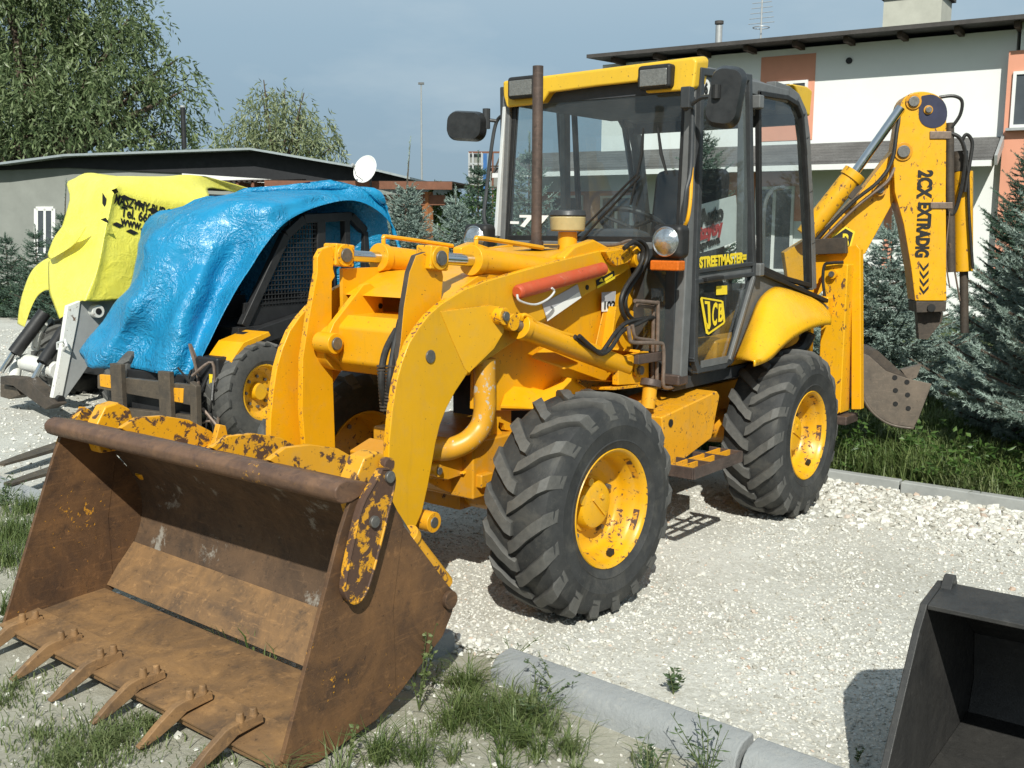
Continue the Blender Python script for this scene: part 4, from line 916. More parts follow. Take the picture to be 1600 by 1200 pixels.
p = U(682, 735, 'y', .25); mb = MB(); mb.cyl(p-Vector((0, .06, 0)), p+Vector((0, .015, 0)), .027, seg=18); mb.cyl(p, p+Vector((0, .022, 0)), .016, seg=14, m=1); mb.build('pivot_pin', [M['yellow_worn'], M['pin']], BL, bev=.003)
mb = MB(); pts = spline([U(757, 560, 'y', .33), U(757, 610, 'y', .33), U(757, 642, 'y', .33), U(750, 668, 'y', .32), U(730, 690, 'y', .30), U(700, 702, 'y', .25), U(670, 704, 'y', .22)], 5)
mb.tube(pts, .047, 16); mb.build('frame_tube', paint('frame_tube_paint', (.66, .32, .02), .57, 22, rust=(.30, .27, .22), dust=.3), BL)
mb = MB(); mb.box2((.12, -.33, .50), (.20, .33, .56)); mb.build('cross_member', M['yellow_dirty'], BL, bev=.008)
# dark engine block and radiator low inside the frame, seen through the arm arch
mb = MB(); mb.box2((-.40, -.25, .70), (-.28, .25, 1.18)); mb.build('radiator', M['body_black'], BL)
# ---- tower behind the arms
plate('tower_plate', [(742, 640), (744, 560), (800, 500), (853, 470), (985, 420), (1000, 480), (1010, 545), (1013, 606), (930, 606), (880, 640), (780, 642)], .285, .03, ('yellow', 'yellow'))
o, mbt = plate('tower_plate', [(742, 640), (744, 560), (800, 500), (853, 470), (985, 420), (1000, 480), (1010, 545), (1013, 606), (930, 606), (880, 640), (780, 642)], -.255, .03, ('yellow', 'yellow')); bpy.data.objects.remove(o)
mb = MB(); pt = pz([(742, 640), (744, 560), (800, 500), (853, 470), (985, 420), (1000, 480), (1013, 606)], .285); mb.prism([Vector((p.x, -.255, p.z)) for p in pt], (0, -.03, 0)); mb.build('tower_plate', [M['yellow'], M['yellow']], BL)
mb = MB(); a, b = U(942, 478, 'y', .285), U(932, 550, 'y', .285); mb.bar(a+Vector((0, .035, 0)), b+Vector((0, .035, 0)), .09, .012, (0, 1, 0)); mb.build('tower_rib', M['yellow'], BL, bev=.003)
mb = MB(); mb.prism([U(945, 470, 'y', .31), U(1004, 492, 'y', .31), U(1012, 546, 'y', .31), U(925, 560, 'y', .31)], (0, .006, 0)); mb.build('doubler', M['yellow'], BL, bev=.003)
# lift-cylinder anchor: block on a shelf
plate('cylinder_anchor', [(966, 602), (966, 562), (1000, 551), (1014, 549), (1014, 592), (1002, 600)], .46, .035, ('yellow', 'yellow_edge'))
plate('cylinder_anchor', [(966, 602), (966, 562), (1000, 551), (1014, 549), (1014, 592), (1002, 600)], .375, .03, ('yellow', 'yellow_edge'))
mb = MB(); mb.prism([U(900, 592, 'y', .30), U(918, 604, 'y', .30), U(960, 605, 'y', .46), U(1003, 601, 'y', .46), U(1014, 596, 'y', .46), U(1014, 596, 'y', .30)], (0, 0, -.014)); mb.build('shelf', M['yellow_edge'], BL, bev=.003)
mb = MB(); mb.prism([U(1000, 551, 'y', .46), U(1000, 551, 'y', .30), U(960, 566, 'y', .30), U(945, 545, 'y', .30)], (0, 0, .012)); mb.build('gusset', M['yellow'], BL)
# bent guard above the front tyre, cut to the outline of a sunlit patch
A = [U(782, 634, 'y', .30), U(850, 636, 'y', .38), U(893, 591, 'y', .44)]; B = [U(795, 598, 'y', .27), U(850, 604, 'y', .27), U(880, 588, 'y', .27)]
mb = MB(); top = A+B[::-1]; mb.prism(top, (0, 0, -.012)); mb.build('sun_patch_guard', M['yellow'], BL, bev=.002)
mb = MB(); mb.prism([U(830, 556, 'y', .30), U(850, 543, 'y', .30), U(903, 566, 'y', .38), U(882, 574, 'y', .40)], (0, 0, -.010)); mb.build('sun_patch_guard', M['yellow'], BL, bev=.002)  # added plate in the shape of a sun patch on the tower side
# ---- loader arms
ARM = [(982, 384), (936, 392), (870, 408), (801, 427), (760, 439), (726, 452), (689, 475), (670, 492), (655, 511), (640, 535), (628, 566), (619, 600), (613, 640), (608, 690), (607, 725), (608, 790), (618, 815), (634, 828), (648, 828), (660, 800), (669, 760), (676, 722), (681, 693), (688, 664), (698, 638), (712, 612), (732, 582), (789, 544), (853, 502), (907, 466), (965, 432), (990, 417), (999, 404), (997, 391)]
arm, mba = plate('loader_arm', ARM, .36, .032, ('yellow_side', 'yellow_edge'), bev=.005)
arm2 = mba.flipped().build('loader_arm', [M['yellow'], M['yellow_edge']], BL, bev=.005)
for s, ar in ((1, arm), (-1, arm2)):
    p = U(672, 557, 'y', .36); p.y *= s; mb = MB(); mb.cyl(p-Vector((0, .05*s, 0)), p+Vector((0, .006*s, 0)), .026, seg=20); mb.build('pin_head', M['pin'], ar, bev=.002)
    # lower boss
    p = U(664, 813, 'y', .33); p.y *= s; mb = MB(); mb.cyl(p-Vector((0, .05, 0)), p+Vector((0, .05, 0)), .042, seg=20); mb.cyl(p-Vector((0, .054, 0)), p+Vector((0, .054, 0)), .022, seg=16, m=1); mb.build('boss', [M['yellow_worn'], M['pin']], ar, bev=.003)
    # flared gusset to the lift-cylinder eye
    g = [(688, 487, .362), (765, 477, .40), (781, 479, .42), (790, 500, .425), (787, 520, .42), (772, 545, .415), (733, 583, .362), (726, 576, .362), (706, 530, .362)]
    mb = MB(); P = [U(a, b, 'y', c) for a, b, c in g]
    for q in P: q.y *= s
    mb.prism(P, (0, -.014*s, 0), 0, 1); mb.build('gusset', [M['yellow_side'], M['yellow_edge']], ar, bev=.002)
    mb = MB(); P1 = [U(a, b, 'y', c) for a, b, c in g[2:7]]; Q1 = [U(a, b, 'y', .362) for a, b, c in g[2:7]]
    for q in P1+Q1: q.y *= s
    mb.add(P1+Q1, [(k, k+1, 6+k, 5+k) for k in range(4)]); mb.build('gusset', M['yellow_dirty'], ar, sharp=60)
    p = U(783, 494, 'y', .43); p.y *= s; mb = MB(); mb.cyl(p-Vector((0, .075*s, 0)), p+Vector((0, .022*s, 0)), .036, seg=18); mb.cyl(p, p+Vector((0, .032*s, 0)), .020, seg=14, m=1); mb.build('boss', [M['yellow_edge'], M['pin']], ar, bev=.003)
    # pivot at the rear end
    p = U(988, 401, 'y', .36); p.y *= s; mb = MB(); mb.cyl(p-Vector((0, .04*s, 0)), p+Vector((0, .045*s, 0)), .052, seg=22); mb.cyl(p, p+Vector((0, .058*s, 0)), .030, seg=16, m=1); mb.build('pivot_boss', [M['yellow'], M['pin']], ar, bev=.004)
    P = [U(*q, 'y', .363) for q in ((938, 393), (978, 386), (984, 398), (975, 410), (955, 416), (946, 408))]
    for q in P: q.y *= s
    mb = MB(); mb.prism(P, (0, .03*s, 0)); mb.build('pivot_stiffener', M['yellow_edge'], ar, bev=.004)
mb = MB(); a, b = U(810, 456, 'y', .395), U(942, 420, 'y', .395); mb.cyl(a, b, .031, seg=20); mb.cyl(a-(b-a).normalized()*.012, a, .024, .031, 20); mb.build('safety_strut', M['red_tube'], arm, label='red tubular safety strut with worn paint', bev=.004)
mb = MB(); mb.tube(spline([U(808, 460, 'y', .42), U(812, 470, 'y', .425), U(835, 476, 'y', .425), U(855, 468, 'y', .425), U(866, 456, 'y', .425), U(862, 450, 'y', .425)], 4), .005, 8); mb.build('strut_cable', M['silver'], arm)
mb = MB(); mb.prism(pz([(847, 475), (902, 444), (908, 465), (855, 502)], .3625), (0, .0012, 0)); mb.build('sticker', M['grey_sticker'], arm, label='torn grey rectangular sticker', bev=0)
mb = MB(); mb.prism(pz([(852, 489), (905, 456), (908, 465), (855, 502)], .3642), (0, .0012, 0)); mb.build('sticker', M['white'], arm, label='white lower half of the torn sticker')
mb = MB(); mb.prism(pz([(931, 438), (959, 423), (961, 434), (933, 450)], .3625), (0, .0012, 0)); stk = mb.build('sticker', M['blk_ink'], arm, label='black and yellow warning sticker')
mb = MB(); mb.prism(pz([(936, 440), (940, 434), (943, 440)], .3645), (0, .001, 0)); mb.prism(pz([(944, 436), (957, 428), (957, 432), (944, 440)], .3645), (0, .001, 0)); mb.build('sticker_print', M['yel_ink'], arm)
mb = MB(); mb.prism(pz([(933, 447), (961, 431), (961, 435), (933, 451)], .3645), (0, .001, 0)); mb.build('sticker_print', M['yel_ink'], arm)
p = U(917, 449, 'y', .361); mb = MB(); mb.cyl(p, p+Vector((0, .004, 0)), .012, seg=12); mb.build('drain_hole', M['blk_ink'], arm)
for q in ((917, 452), (920, 466)): pass
mb = MB(); mb.prism(pz([(940, 457), (962, 455), (959, 486), (940, 487)], .3185), (0, .0015, 0)); nb_ = mb.build('number_sticker', M['white'], BL, label='white sticker reading 102')
mb = MB(); mb.prism(pz([(940, 457), (962, 455), (960, 470), (940, 472)], .3205), (0, .001, 0)); mb.build('sticker', M['grey_sticker'], BL)
text('102', M['blk_ink'], BL, U(942, 483, 'y', .3225), U(958, 482, 'y', .3225)-U(942, 483, 'y', .3225), (0, 0, 1), .052, 'number', fit=(U(959, 482, 'y', .3225)-U(942, 483, 'y', .3225)).length, bold=.0015)
# cross tube and torque plates between the arms
mb = MB(); c = U(505, 545, 'y', -.30); c2 = Vector((c.x-.05, .31, c.z+.03)); 
mb.cyl((.505, -.31, 1.09), (.505, -.185, 1.09), .098, seg=28); mb.build('cross_tube_boss', M['yellow'], BL, bev=.006)
mb = MB(); sq = [(-.16, -.12), (.10, -.12), (.145, -.07), (.145, .075), (.09, .12), (-.16, .12)]
mb.prism([Vector((.40+x, -.24, 1.11+z)) for x, z in sq], (0, .55, 0)); mb.build('cross_tube', M['yellow'], BL, bev=.012)
p0 = U(500, 538, 'y', -.24); mb = MB(); p = U(525, 537, 'y', -.12); mb.cyl(p-Vector((0, .10, 0)), p, .044, seg=22); mb.cyl(p, p+Vector((0, .012, 0)), .027, seg=16, m=1); mb.build('stop_pin', [M['yellow'], M['pin']], BL, bev=.004)
mb = MB(); mb.prism([U(x, y, 'y', -.16) for x, y in ((514, 552), (512, 530), (522, 505), (568, 445), (578, 442), (597, 458), (600, 490), (560, 505), (546, 525), (541, 560), (553, 574), (549, 581), (530, 566))], (0, -.03, 0)); mb.build('stop_bracket', M['yellow'], BL, bev=.004)
mb = MB(); p = U(594, 478, 'y', -.159); mb.cyl(p, p+Vector((0, .004, 0)), .012, seg=12); mb.build('bolt_hole', M['blk_ink'], BL)
mb = MB(); mb.box2((-.25, -.285, 1.24), (.42, -.265, 1.42)); mb.build('inner_stiffener', M['yellow'], BL)
mb = MB(); mb.prism([U(x, y, 'y', .30) for x, y in ((692, 470), (748, 430), (805, 424), (930, 392), (930, 398), (802, 436), (730, 462))], (0, -.58, 0)); mb.build('torque_plate', M['yellow'], BL, bev=.004)
# ---- bellcrank levers
LEV = [(640, 425), (650, 399), (668, 393), (684, 398), (690, 418), (693, 432), (690, 470), (688, 512), (660, 560), (640, 620), (622, 640), (616, 600), (622, 560), (626, 535), (631, 480)]
o, mbl = plate('bellcrank_lever', LEV, .285, .028, ('yellow', 'steel_dark'), bev=.004)
l2 = MB()
LEV2 = [(496, 425), (496, 402), (503, 389), (518, 384), (522, 395), (521, 420), (524, 432), (519, 440), (519, 540), (521, 600), (526, 750), (520, 756), (478, 716), (472, 640), (473, 560), (482, 500)]
o2, _ = plate('bellcrank_lever', LEV2, -.24, .03, ('yellow', 'yellow_edge'), bev=.004)
def rodcyl(name, a, split, b, rrod, rbar, mats=('chrome', 'yellow', 'yellow_edge', 'pin'), block=None, parent=None, gland=True):
    """hydraulic cylinder: rod from a to split, barrel from split to b"""
    a, split, b = Vector(a), Vector(split), Vector(b); t = (b-a).normalized()
    mb = MB(); mb.cyl(a, split+t*.02, rrod, seg=18); o = mb.build(name, M[mats[0]], parent or BL)
    mb = MB(); mb.cyl(split, b, rbar, seg=24); 
    if gland: mb.cyl(split-t*.012, split+t*.03, rbar*1.14, seg=24)
    mb.build('barrel', M[mats[1]], o, bev=.003)
    return o, t
for s in (1, -1):
    a = Vector((.44, .27*s, 1.477)); 
    o_, t = rodcyl('tilt_cylinder', a, (.19, .27*s, 1.462), (-.42, .27*s, 1.40), .025, .056)
    mb = MB(); mb.bar(a-t*.05, a+t*.058, .085, .095, (0, 1, 0)); mb.build('clevis', M['yellow_edge'], o_, bev=.008)
    mb = MB(); mb.cyl(a-Vector((0, .055, 0)), a+Vector((0, .058, 0)), .030, seg=18); mb.build('clevis_pin', M['pin'], o_, bev=.003)
    mb = MB(); mb.cyl(a-Vector((0, .048, 0)), a+Vector((0, .050, 0)), .048, seg=22); mb.build('clevis_eye', M['yellow_edge'], o_, bev=.004)
    mb = MB(); z = .052; mb.tube(spline([Vector((.16, .27*s, 1.462+z-.02)), Vector((.165, .27*s, 1.462+z+.03)), Vector((.12, .27*s, 1.462+z+.038)), Vector((-.30, .27*s, 1.422+z+.035))], 5), .010, 8); mb.build('feed_pipe', M['yellow'], o_)
# ---- lift cylinders
for s in (1, -1):
    a = U(795, 503, 'y', .425); b = U(985, 577, 'y', .425); sp_ = U(812, 510, 'y', .425)
    for q in (a, b, sp_): q.y *= s
    t = (b-a).normalized(); mb = MB(); mb.cyl(sp_, b-t*.06, .049, seg=26); mb.cyl(sp_-t*.006, sp_+t*.03, .056, seg=26); mb.cyl(b-t*.09, b-t*.05, .049, .040, 20); lc = mb.build('lift_cylinder', M['yellow'], BL, bev=.003)
    mb = MB(); mb.cyl(a-t*.01, sp_, .026, seg=16); mb.build('rod', M['pin'], lc)
    mb = MB(); mb.cyl(a-Vector((0, .028, 0)), a+Vector((0, .03, 0)), .036, seg=18); mb.cyl(b-Vector((0, .035, 0)), b+Vector((0, .05, 0)), .036, seg=20); mb.build('cylinder_eye', M['yellow_edge'], lc, bev=.003)
    mb = MB(); mb.cyl(b+Vector((0, .03*s, 0)), b+Vector((0, .066*s, 0)), .022, seg=14); mb.build('cylinder_pin', M['pin'], lc)
    P = [U(815, 500, 'y', .44), U(818, 492, 'y', .45), U(828, 496, 'y', .455), U(850, 512, 'y', .455), U(900, 526, 'y', .455)]
    for q in P: q.y *= s
    mb = MB(); mb.tube(spline(P, 4), .0085, 8); mb.build('feed_pipe', M['yellow'], lc)
# ---- bonnet
mb = MB(); mb.prism([Vector((x, -.29, z)) for x, z in ((-.30, 1.20), (-.30, 1.455), (-.42, 1.485), (-1.02, 1.515), (-1.02, 1.0), (-.5, 1.0))], (0, .58, 0)); bonnet = mb.build('bonnet', M['yellow'], BL, bev=.02)
mb = MB(); mb.prism([Vector((x, -.36, z)) for x, z in ((-.62, 1.50), (-.50, 1.525), (-.40, 1.50), (-.40, 1.43), (-.62, 1.43))], (0, .06, 0)); mb.build('bonnet_stop', M['yellow'], BL, bev=.01)
mb = MB(); mb.prism([Vector((x, .30, z)) for x, z in ((-.72, 1.51), (-.60, 1.545), (-.44, 1.515), (-.36, 1.47), (-.36, 1.40), (-.72, 1.40))], (0, .05, 0)); mb.build('bonnet_stop', M['yellow'], BL, bev=.01)
p = U(838, 388, 'y', .05); mb = MB(); mb.cyl((p.x, .05, 1.47), (p.x, .05, U(840, 103, 'y', .05).z), .0255, seg=20); mb.cyl((p.x, .05, 1.50), (p.x, .05, 1.535), .034, seg=18); ex = mb.build('exhaust_stack', M['exhaust'], BL)
mb = MB(); mb.box((p.x, .05, 1.512), (.16, .16, .008)); mb.build('base_plate', M['steel_dark'], ex)
q = U(887, 345, 'y', .14); mb = MB(); mb.cyl((q.x, .14, 1.46), (q.x, .14, 1.58), .050, .046, 20); af = mb.build('air_intake', M['yellow'], BL)
z0 = U(887, 361, 'y', .14).z; z1 = U(887, 338, 'y', .14).z; z2 = U(887, 328, 'y', .14).z
mb = MB(); mb.cyl((q.x, .14, z0), (q.x, .14, z1), .083, .088, 28); mb.build('filter_bowl', M['cream'], af, bev=.008)
mb = MB(); mb.cyl((q.x, .14, z1), (q.x, .14, z2), .092, .080, 28); mb.build('filter_cap', M['cab_dark'], af, bev=.008)
# ---- hydraulic hoses and pipes on the left
def hose(name, pts, y, r=.011, mat='hose', m=6):
    P = [U(p[0], p[1], 'y', p[2] if len(p) > 2 else y) for p in pts]; mb = MB(); mb.tube(spline(P, m), r, 10); return mb.build(name, M[mat], BL)
hose('hydraulic_hose', [(975, 388), (990, 379), (1003, 388), (1004, 404), (996, 422), (978, 448), (970, 470), (974, 492), (988, 508), (1000, 500), (1020, 497)], .43)
hose('hydraulic_hose', [(980, 384), (996, 375), (1010, 386), (1010, 406), (1001, 424), (984, 450), (977, 470), (981, 490), (993, 503)], .40)
hose('hydraulic_hose', [(898, 526), (915, 540), (938, 550), (948, 540), (962, 520), (978, 505), (1000, 499), (1026, 495)], .47)
hose('hydraulic_hose', [(905, 525), (925, 543), (940, 553), (955, 543), (972, 518), (992, 508), (1010, 499)], .49, .0105)
hose('hydraulic_pipe', [(992, 470), (996, 470.5), (1024, 473), (1028, 478), (1027, 540), (1026, 600)], .50, .0095, 'pipe', 5)
hose('hydraulic_pipe', [(996, 477), (1018, 480), (1021, 486), (1020, 540), (1019, 602)], .47, .0095, 'pipe', 5)
hose('hydraulic_pipe', [(982, 510), (984, 528), (990, 535), (1028, 536), (1036, 541), (1037, 570), (1036, 600), (1042, 606), (1055, 604)], .55, .0095, 'pipe', 5)
hose('hydraulic_pipe', [(988, 508), (991, 524), (997, 529), (1022, 532)], .52, .009, 'pipe', 5)
mb = MB(); a, b = U(994, 562, 'y', .52), U(1032, 556, 'y', .52); mb.bar(a, b, .03, .045, (0, 1, 0)); mb.build('pipe_clamp', M['exhaust'], BL, bev=.004)
hose('hydraulic_pipe', [(918, 396), (926, 385), (960, 383), (982, 376), (994, 378)], .33, .008, 'pipe', 5)
hose('hydraulic_hose', [(626, 500, .24), (618, 535, .24), (612, 570, .26), (609, 600, .27), (606, 640, .24)], .26, .014)
hose('hydraulic_hose', [(620, 515, .20), (604, 545, .20), (597, 575, .22), (597, 610, .23), (604, 645, .22)], .26, .014)
mb = MB()
for k, (a, b) in enumerate((((611, 572), (607, 640)), ((596, 572), (601, 640)))):
    for i in range(14):
        t = i/13; x = a[0]+(b[0]-a[0])*t; y = a[1]+(b[1]-a[1])*t; pa = U(x, y, 'y', .26-.04*k); mb.cyl(pa-Vector((0, 0, .0035)), pa+Vector((0, 0, .0035)), .019, seg=12)
mb.build('hose_spring', M['steel_dark'], BL)
# ---- side tank, step
P = pz([(1034, 652), (1121, 611), (1125, 618), (1112, 685), (1040, 740)], .66); mb = MB()
mb.prism(P, (0, -.36, 0)); tank = mb.build('side_tank', M['yellow_worn'], BL, bev=.008, label='yellow side tank with oily scuffs')
mb = MB(); c = U(1048, 661, 'y', .662); mb.cyl(c-Vector((0, .004, 0)), c+Vector((0, .003, 0)), .019, seg=16); mb.build('drain_hole', M['blk_ink'], tank)
c0 = U(1012, 628, 'y', .58); c1 = U(1016, 604, 'y', .58); mb = MB(); mb.cyl(c0-Vector((0, 0, .03)), c1, .034, seg=18); nk = mb.build('filler_neck', M['yellow_worn'], tank)
mb = MB(); d = (c1-c0).normalized(); mb.cyl(c1, c1+d*.035, .052, .048, 22); mb.build('filler_cap', M['exhaust'], tank, bev=.004)
mb = MB(); zt = U(1040, 705, 'y', .74).z; zt = .475
A = [Vector((x, y, zt)) for x, y in ((-.72, .66), (-.72, .84), (-1.22, .84), (-1.22, .66))]
for a, b in ((0, 1), (1, 2), (2, 3)): mb.bar(A[a], A[b], .014, .055, (0, 0, 1) if False else (A[b]-A[a]).cross(Vector((0, 0, 1))))
st = mb.build('step', M['exhaust'], BL, bev=.003, label='rusty open grating step')
for y in (.72, .775): mb = MB(); mb.bar((-.72, y, zt+.012), (-1.22, y, zt+.012), .010, .03, (0, 1, 0)); mb.build('step_bar', M['yellow_worn'], st)
for x in (-.88, -1.05): mb = MB(); mb.bar((x, .66, zt+.014), (x, .84, zt+.014), .012, .03, (1, 0, 0)); mb.build('step_bar', M['exhaust'], st)
# ---- loader bucket (four-in-one)
LB = sub('loader_bucket', BL, (0, 0, 0)); lbp = 'side_plate'
W = .83
front = [(1.463, .690), (1.705, .060), (1.66, .012), (1.562, .004), (1.319, .044), (1.231, .088)]
for s in (1, -1):
    mb = MB(); mb.prism([Vector((x, W*s, z)) for x, z in [(1.19, .66), (1.25, .76), (1.32, .815), (1.40, .82)]+front+[(1.24, .40)]], (0, -.016*s, 0)); mb.build('side_plate', M['rust_side'], LB, bev=.003)
    mb = MB(); mb.prism([Vector((x, (W-.0025)*s, z)) for x, z in [(1.262, .715), (1.238, .712), (.975, .395), (.945, .365), (.938, .335), (.958, .285), (1.004, .222), (1.225, .088), (1.255, .20)]], (0, -.012*s, 0)); mb.build('side_plate', M['rust_side'], LB, bev=.003)
    p = Vector((.975, (W-.005)*s, .345)); mb = MB(); mb.cyl(p, p+Vector((0, .018*s, 0)), .032, seg=18); mb.build('pin_head', M['rust'], LB, bev=.003)
    st_ = smooth_px([(598, 733), (584, 758), (566, 792), (552, 850), (541, 905), (541, 930), (553, 943), (570, 930), (584, 890), (602, 820), (616, 760), (615, 742), (607, 733)], 3)
    P = [U(a, b, 'y', W+.035) for a, b in st_]
    for q in P: q.y *= s
    mb = MB(); mb.prism(P, (0, -.03*s, 0)); mb.build('clam_arm', M['clam'], LB, bev=.004)
    mb = MB(); mb.tube([q+Vector((0, -.001*s, 0)) for q in P[2:]+P[:1]], .0045, 6); mb.build('arm_rim', M['clam'], LB)
    for q_ in ((608, 745), (584, 815)):
        p = U(*q_, 'y', W+.036); p.y *= s; mb = MB(); mb.cyl(p-Vector((0, .01*s, 0)), p+Vector((0, .010*s, 0)), .019, seg=14); mb.build('pin_head', M['pin'], LB, bev=.003)
    # clam hinge lug standing on the rear top corner
    P = [Vector((x, (W-.06)*s, z)) for x, z in ((1.36, .79), (1.30, .885), (1.24, .895), (1.19, .86), (1.17, .78), (1.24, .70), (1.33, .70))]
    mb = MB(); mb.prism(P, (0, -.075*s, 0)); mb.build('clam_lug', M['yellow_bucket'], LB, bev=.008)
    p = Vector((1.225, (W-.055)*s, .852)); mb = MB(); mb.cyl(p, p+Vector((0, .03*s, 0)), .024, seg=16); mb.build('lug_pin', M['clam'], LB, bev=.004)
    # clam cylinder on the flank behind
    a = U(613, 800, 'y', .76); b_ = U(672, 880, 'y', .76); m_ = U(638, 838, 'y', .76)
    for q in (a, b_, m_): q.y *= s
    t = (b_-a).normalized(); mb = MB(); mb.cyl(a+t*.015, m_, .015, seg=12); cc = mb.build('clam_cylinder', M['pin'], LB); mb = MB(); mb.cyl(m_, b_+t*.12, .031, seg=18); mb.cyl(m_-t*.012, m_+t*.018, .041, seg=18); mb.build('barrel', M['yellow_bucket'], cc) if False else mb.build('clam_barrel', M['yellow_bucket'], LB, bev=.004)
Wi = W-.016
def strip(name, prof, mat, th=.014, y0=-Wi, y1=Wi, bev=.0):
    """bent sheet along the bucket width; prof in (x, z)"""
    mb = MB(); n = len(prof); rows = []
    nrm = []
    for i in range(n):
        a = Vector(prof[max(i-1, 0)]); b = Vector(prof[min(i+1, n-1)]); d = (b-a).normalized(); nrm.append(Vector((d.y, -d.x)))
    top = [Vector((x, y0, z+.016)) for x, z in prof]; bot = [Vector((prof[i][0]+nrm[i].x*th, y0, prof[i][1]+nrm[i].y*th+.016)) for i in range(n)]
    mb.prism(top+bot[::-1], (0, y1-y0, -.032)); return mb.build(name, M[mat], LB, bev=bev, sharp=25)
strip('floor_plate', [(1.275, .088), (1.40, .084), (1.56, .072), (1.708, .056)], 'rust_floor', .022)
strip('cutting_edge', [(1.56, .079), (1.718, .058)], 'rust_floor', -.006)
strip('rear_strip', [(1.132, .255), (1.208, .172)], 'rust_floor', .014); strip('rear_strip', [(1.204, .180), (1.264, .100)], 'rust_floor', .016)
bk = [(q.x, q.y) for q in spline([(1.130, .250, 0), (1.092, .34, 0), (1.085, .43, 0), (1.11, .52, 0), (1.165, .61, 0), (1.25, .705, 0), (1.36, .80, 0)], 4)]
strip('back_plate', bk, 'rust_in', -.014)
mb = MB(); lip = [(1.32, .800), (1.36, .828), (1.44, .848), (1.468, .842), (1.484, .825), (1.484, .806), (1.474, .788), (1.456, .778), (1.42, .776), (1.36, .792)]
mb.prism([Vector((x, -W-.005, z)) for x, z in lip], (0, 2*W+.01, 0)); mb.build('lip_bar', M['rust_lip'], LB, bev=.006, sharp=50)
for y in (-.43, .125, .43):   # hinge fins on the back
    f = [(1.40, .845), (1.33, .875), (1.22, .868), (1.10, .835), (1.00, .775), (.93, .70), (.92, .64), (.97, .60), (1.05, .56), (1.12, .62), (1.22, .72), (1.33, .80)]
    mb = MB(); mb.prism([Vector((x, y, z)) for x, z in f], (0, -.025, 0)); mb.build('hinge_fin', [M['yellow_bucket'], M['yellow_bucket']], LB, bev=.003, sharp=60)
    p = Vector((.985, y, .672)); mb = MB(); mb.cyl(p-Vector((0, .05, 0)), p+Vector((0, .02, 0)), .058, seg=20); mb.build('hinge_boss', M['yellow_bucket'], LB, bev=.004)
mb = MB(); mb.cyl((.985, -.44, .672), (.985, .12, .672), .042, seg=20); mb.build('torque_tube', M['yellow_worn'], LB)
mb = MB(); mb.prism([Vector((x, -.40, z)) for x, z in ((.95, .70), (.97, .80), (1.0, .81), (1.04, .70))], (0, .03, 0)); mb.build('tube_lug', M['yellow_bucket'], LB, bev=.004)
# teeth
def tooth(y):
    r_ = random.Random(int(y*100)); mb = MB(); w0, w1 = .026, .017
    prof = [(1.60, .078, .104), (1.70, .070, .108), (1.735, .050, .100), (1.80, .022, .062), (1.845, .010, .030), (1.868, .008, .016)]
    n = len(prof); V = []; 
    for i, (x, zl, zh) in enumerate(prof):
        w = w0+(w1-w0)*i/(n-1); w *= .82; V += [Vector((x, y-w, zl)), Vector((x, y+w, zl)), Vector((x, y+w*.7, zh)), Vector((x, y-w*.7, zh))]
    F = [(i*4+j, i*4+(j+1) % 4, (i+1)*4+(j+1) % 4, (i+1)*4+j) for i in range(n-1) for j in range(4)]+[(0, 3, 2, 1), ((n-1)*4, (n-1)*4+1, (n-1)*4+2, (n-1)*4+3)]
    mb.add(V, F); 
    for x in (1.625, 1.675): mb.cyl((x, y, .10), (x, y, .132+r_.uniform(-.004, .004)), .017, .012, 8)
    mb.build('tooth', M['rust_floor'], LB, bev=.004, sharp=35)
for y in (-.715, -.435, -.175, .085, .345, .60): tooth(y)
# ------------------------------------------------------------------ cab
CY = .59
def C(px, py, y=CY): return U(px, py, 'y', y)
def frame_loop(name, pts, w, d, mat, parent, side=(0, 1, 0), closed=True):
    mb = MB(); n = len(pts)
    for i in range(n if closed else n-1):
        a, b = Vector(pts[i]), Vector(pts[(i+1) % n]); t = (b-a).normalized(); mb.bar(a-t*w*.45, b+t*w*.45, d+.0012*(i % 4), w+.0008*(i % 3), side)
    return mb.build(name, M[mat], parent, bev=min(w, d)*.18)
def pane(name, pts, vec, mat, parent): 
    mb = MB(); mb.add(pts, [tuple(range(len(pts)))]); return mb.build(name, M[mat], parent, sharp=0)
for s in (1, -1):
    mb = MB(); mb.bar((-1.045, .572*s, .86), (-1.12, .565*s, 2.31), .055, .075, (0, 1, 0)); mb.build('cab_pillar', M['cab_grey'], BL, bev=.008)
    mb = MB(); mb.bar((-1.685, .575*s, 1.37), (-1.64, .57*s, 2.36), .04, .06, (0, 1, 0)); mb.build('cab_pillar', M['cab_grey'], BL, bev=.008)
    # lower corner panels beside the bonnet
    mb = MB(); mb.box2((-1.035, .31*s, .86), (-1.015, .55*s, 1.50)); lp_ = mb.build('front_panel', M['cab_dark'], BL, bev=.004)
    mb = MB(); mb.box2((-1.012, .38*s, .98), (-1.006, .50*s, 1.40)); mb.build('window', M['glass'], BL)
    mb = MB(); mb.box2((-1.09, .24*s, .83), (-.99, .60*s, .885)); mb.build('cab_sill', M['exhaust'], BL, bev=.01)
mb = MB(); mb.prism(pz([(1030, 150), (1062, 150), (1062, 158)], .3), (0, .001, 0))
# rear pillars follow the rounded rear corner
for s in (1, -1):
    pts = [C(1212, 136), C(1232, 143), C(1246, 154), C(1257, 178), C(1262, 215), C(1266, 300), C(1270, 380), C(1272, 450)]
    for q in pts: q.y = .565*s
    mb = MB(); 
    for a, b in zip(pts, pts[1:]): t = (b-a).normalized(); mb.bar(a-t*.008, b+t*.008, .06, .062, (0, 1, 0))
    mb.build('cab_pillar', M['cab_grey'], BL, bev=.006)
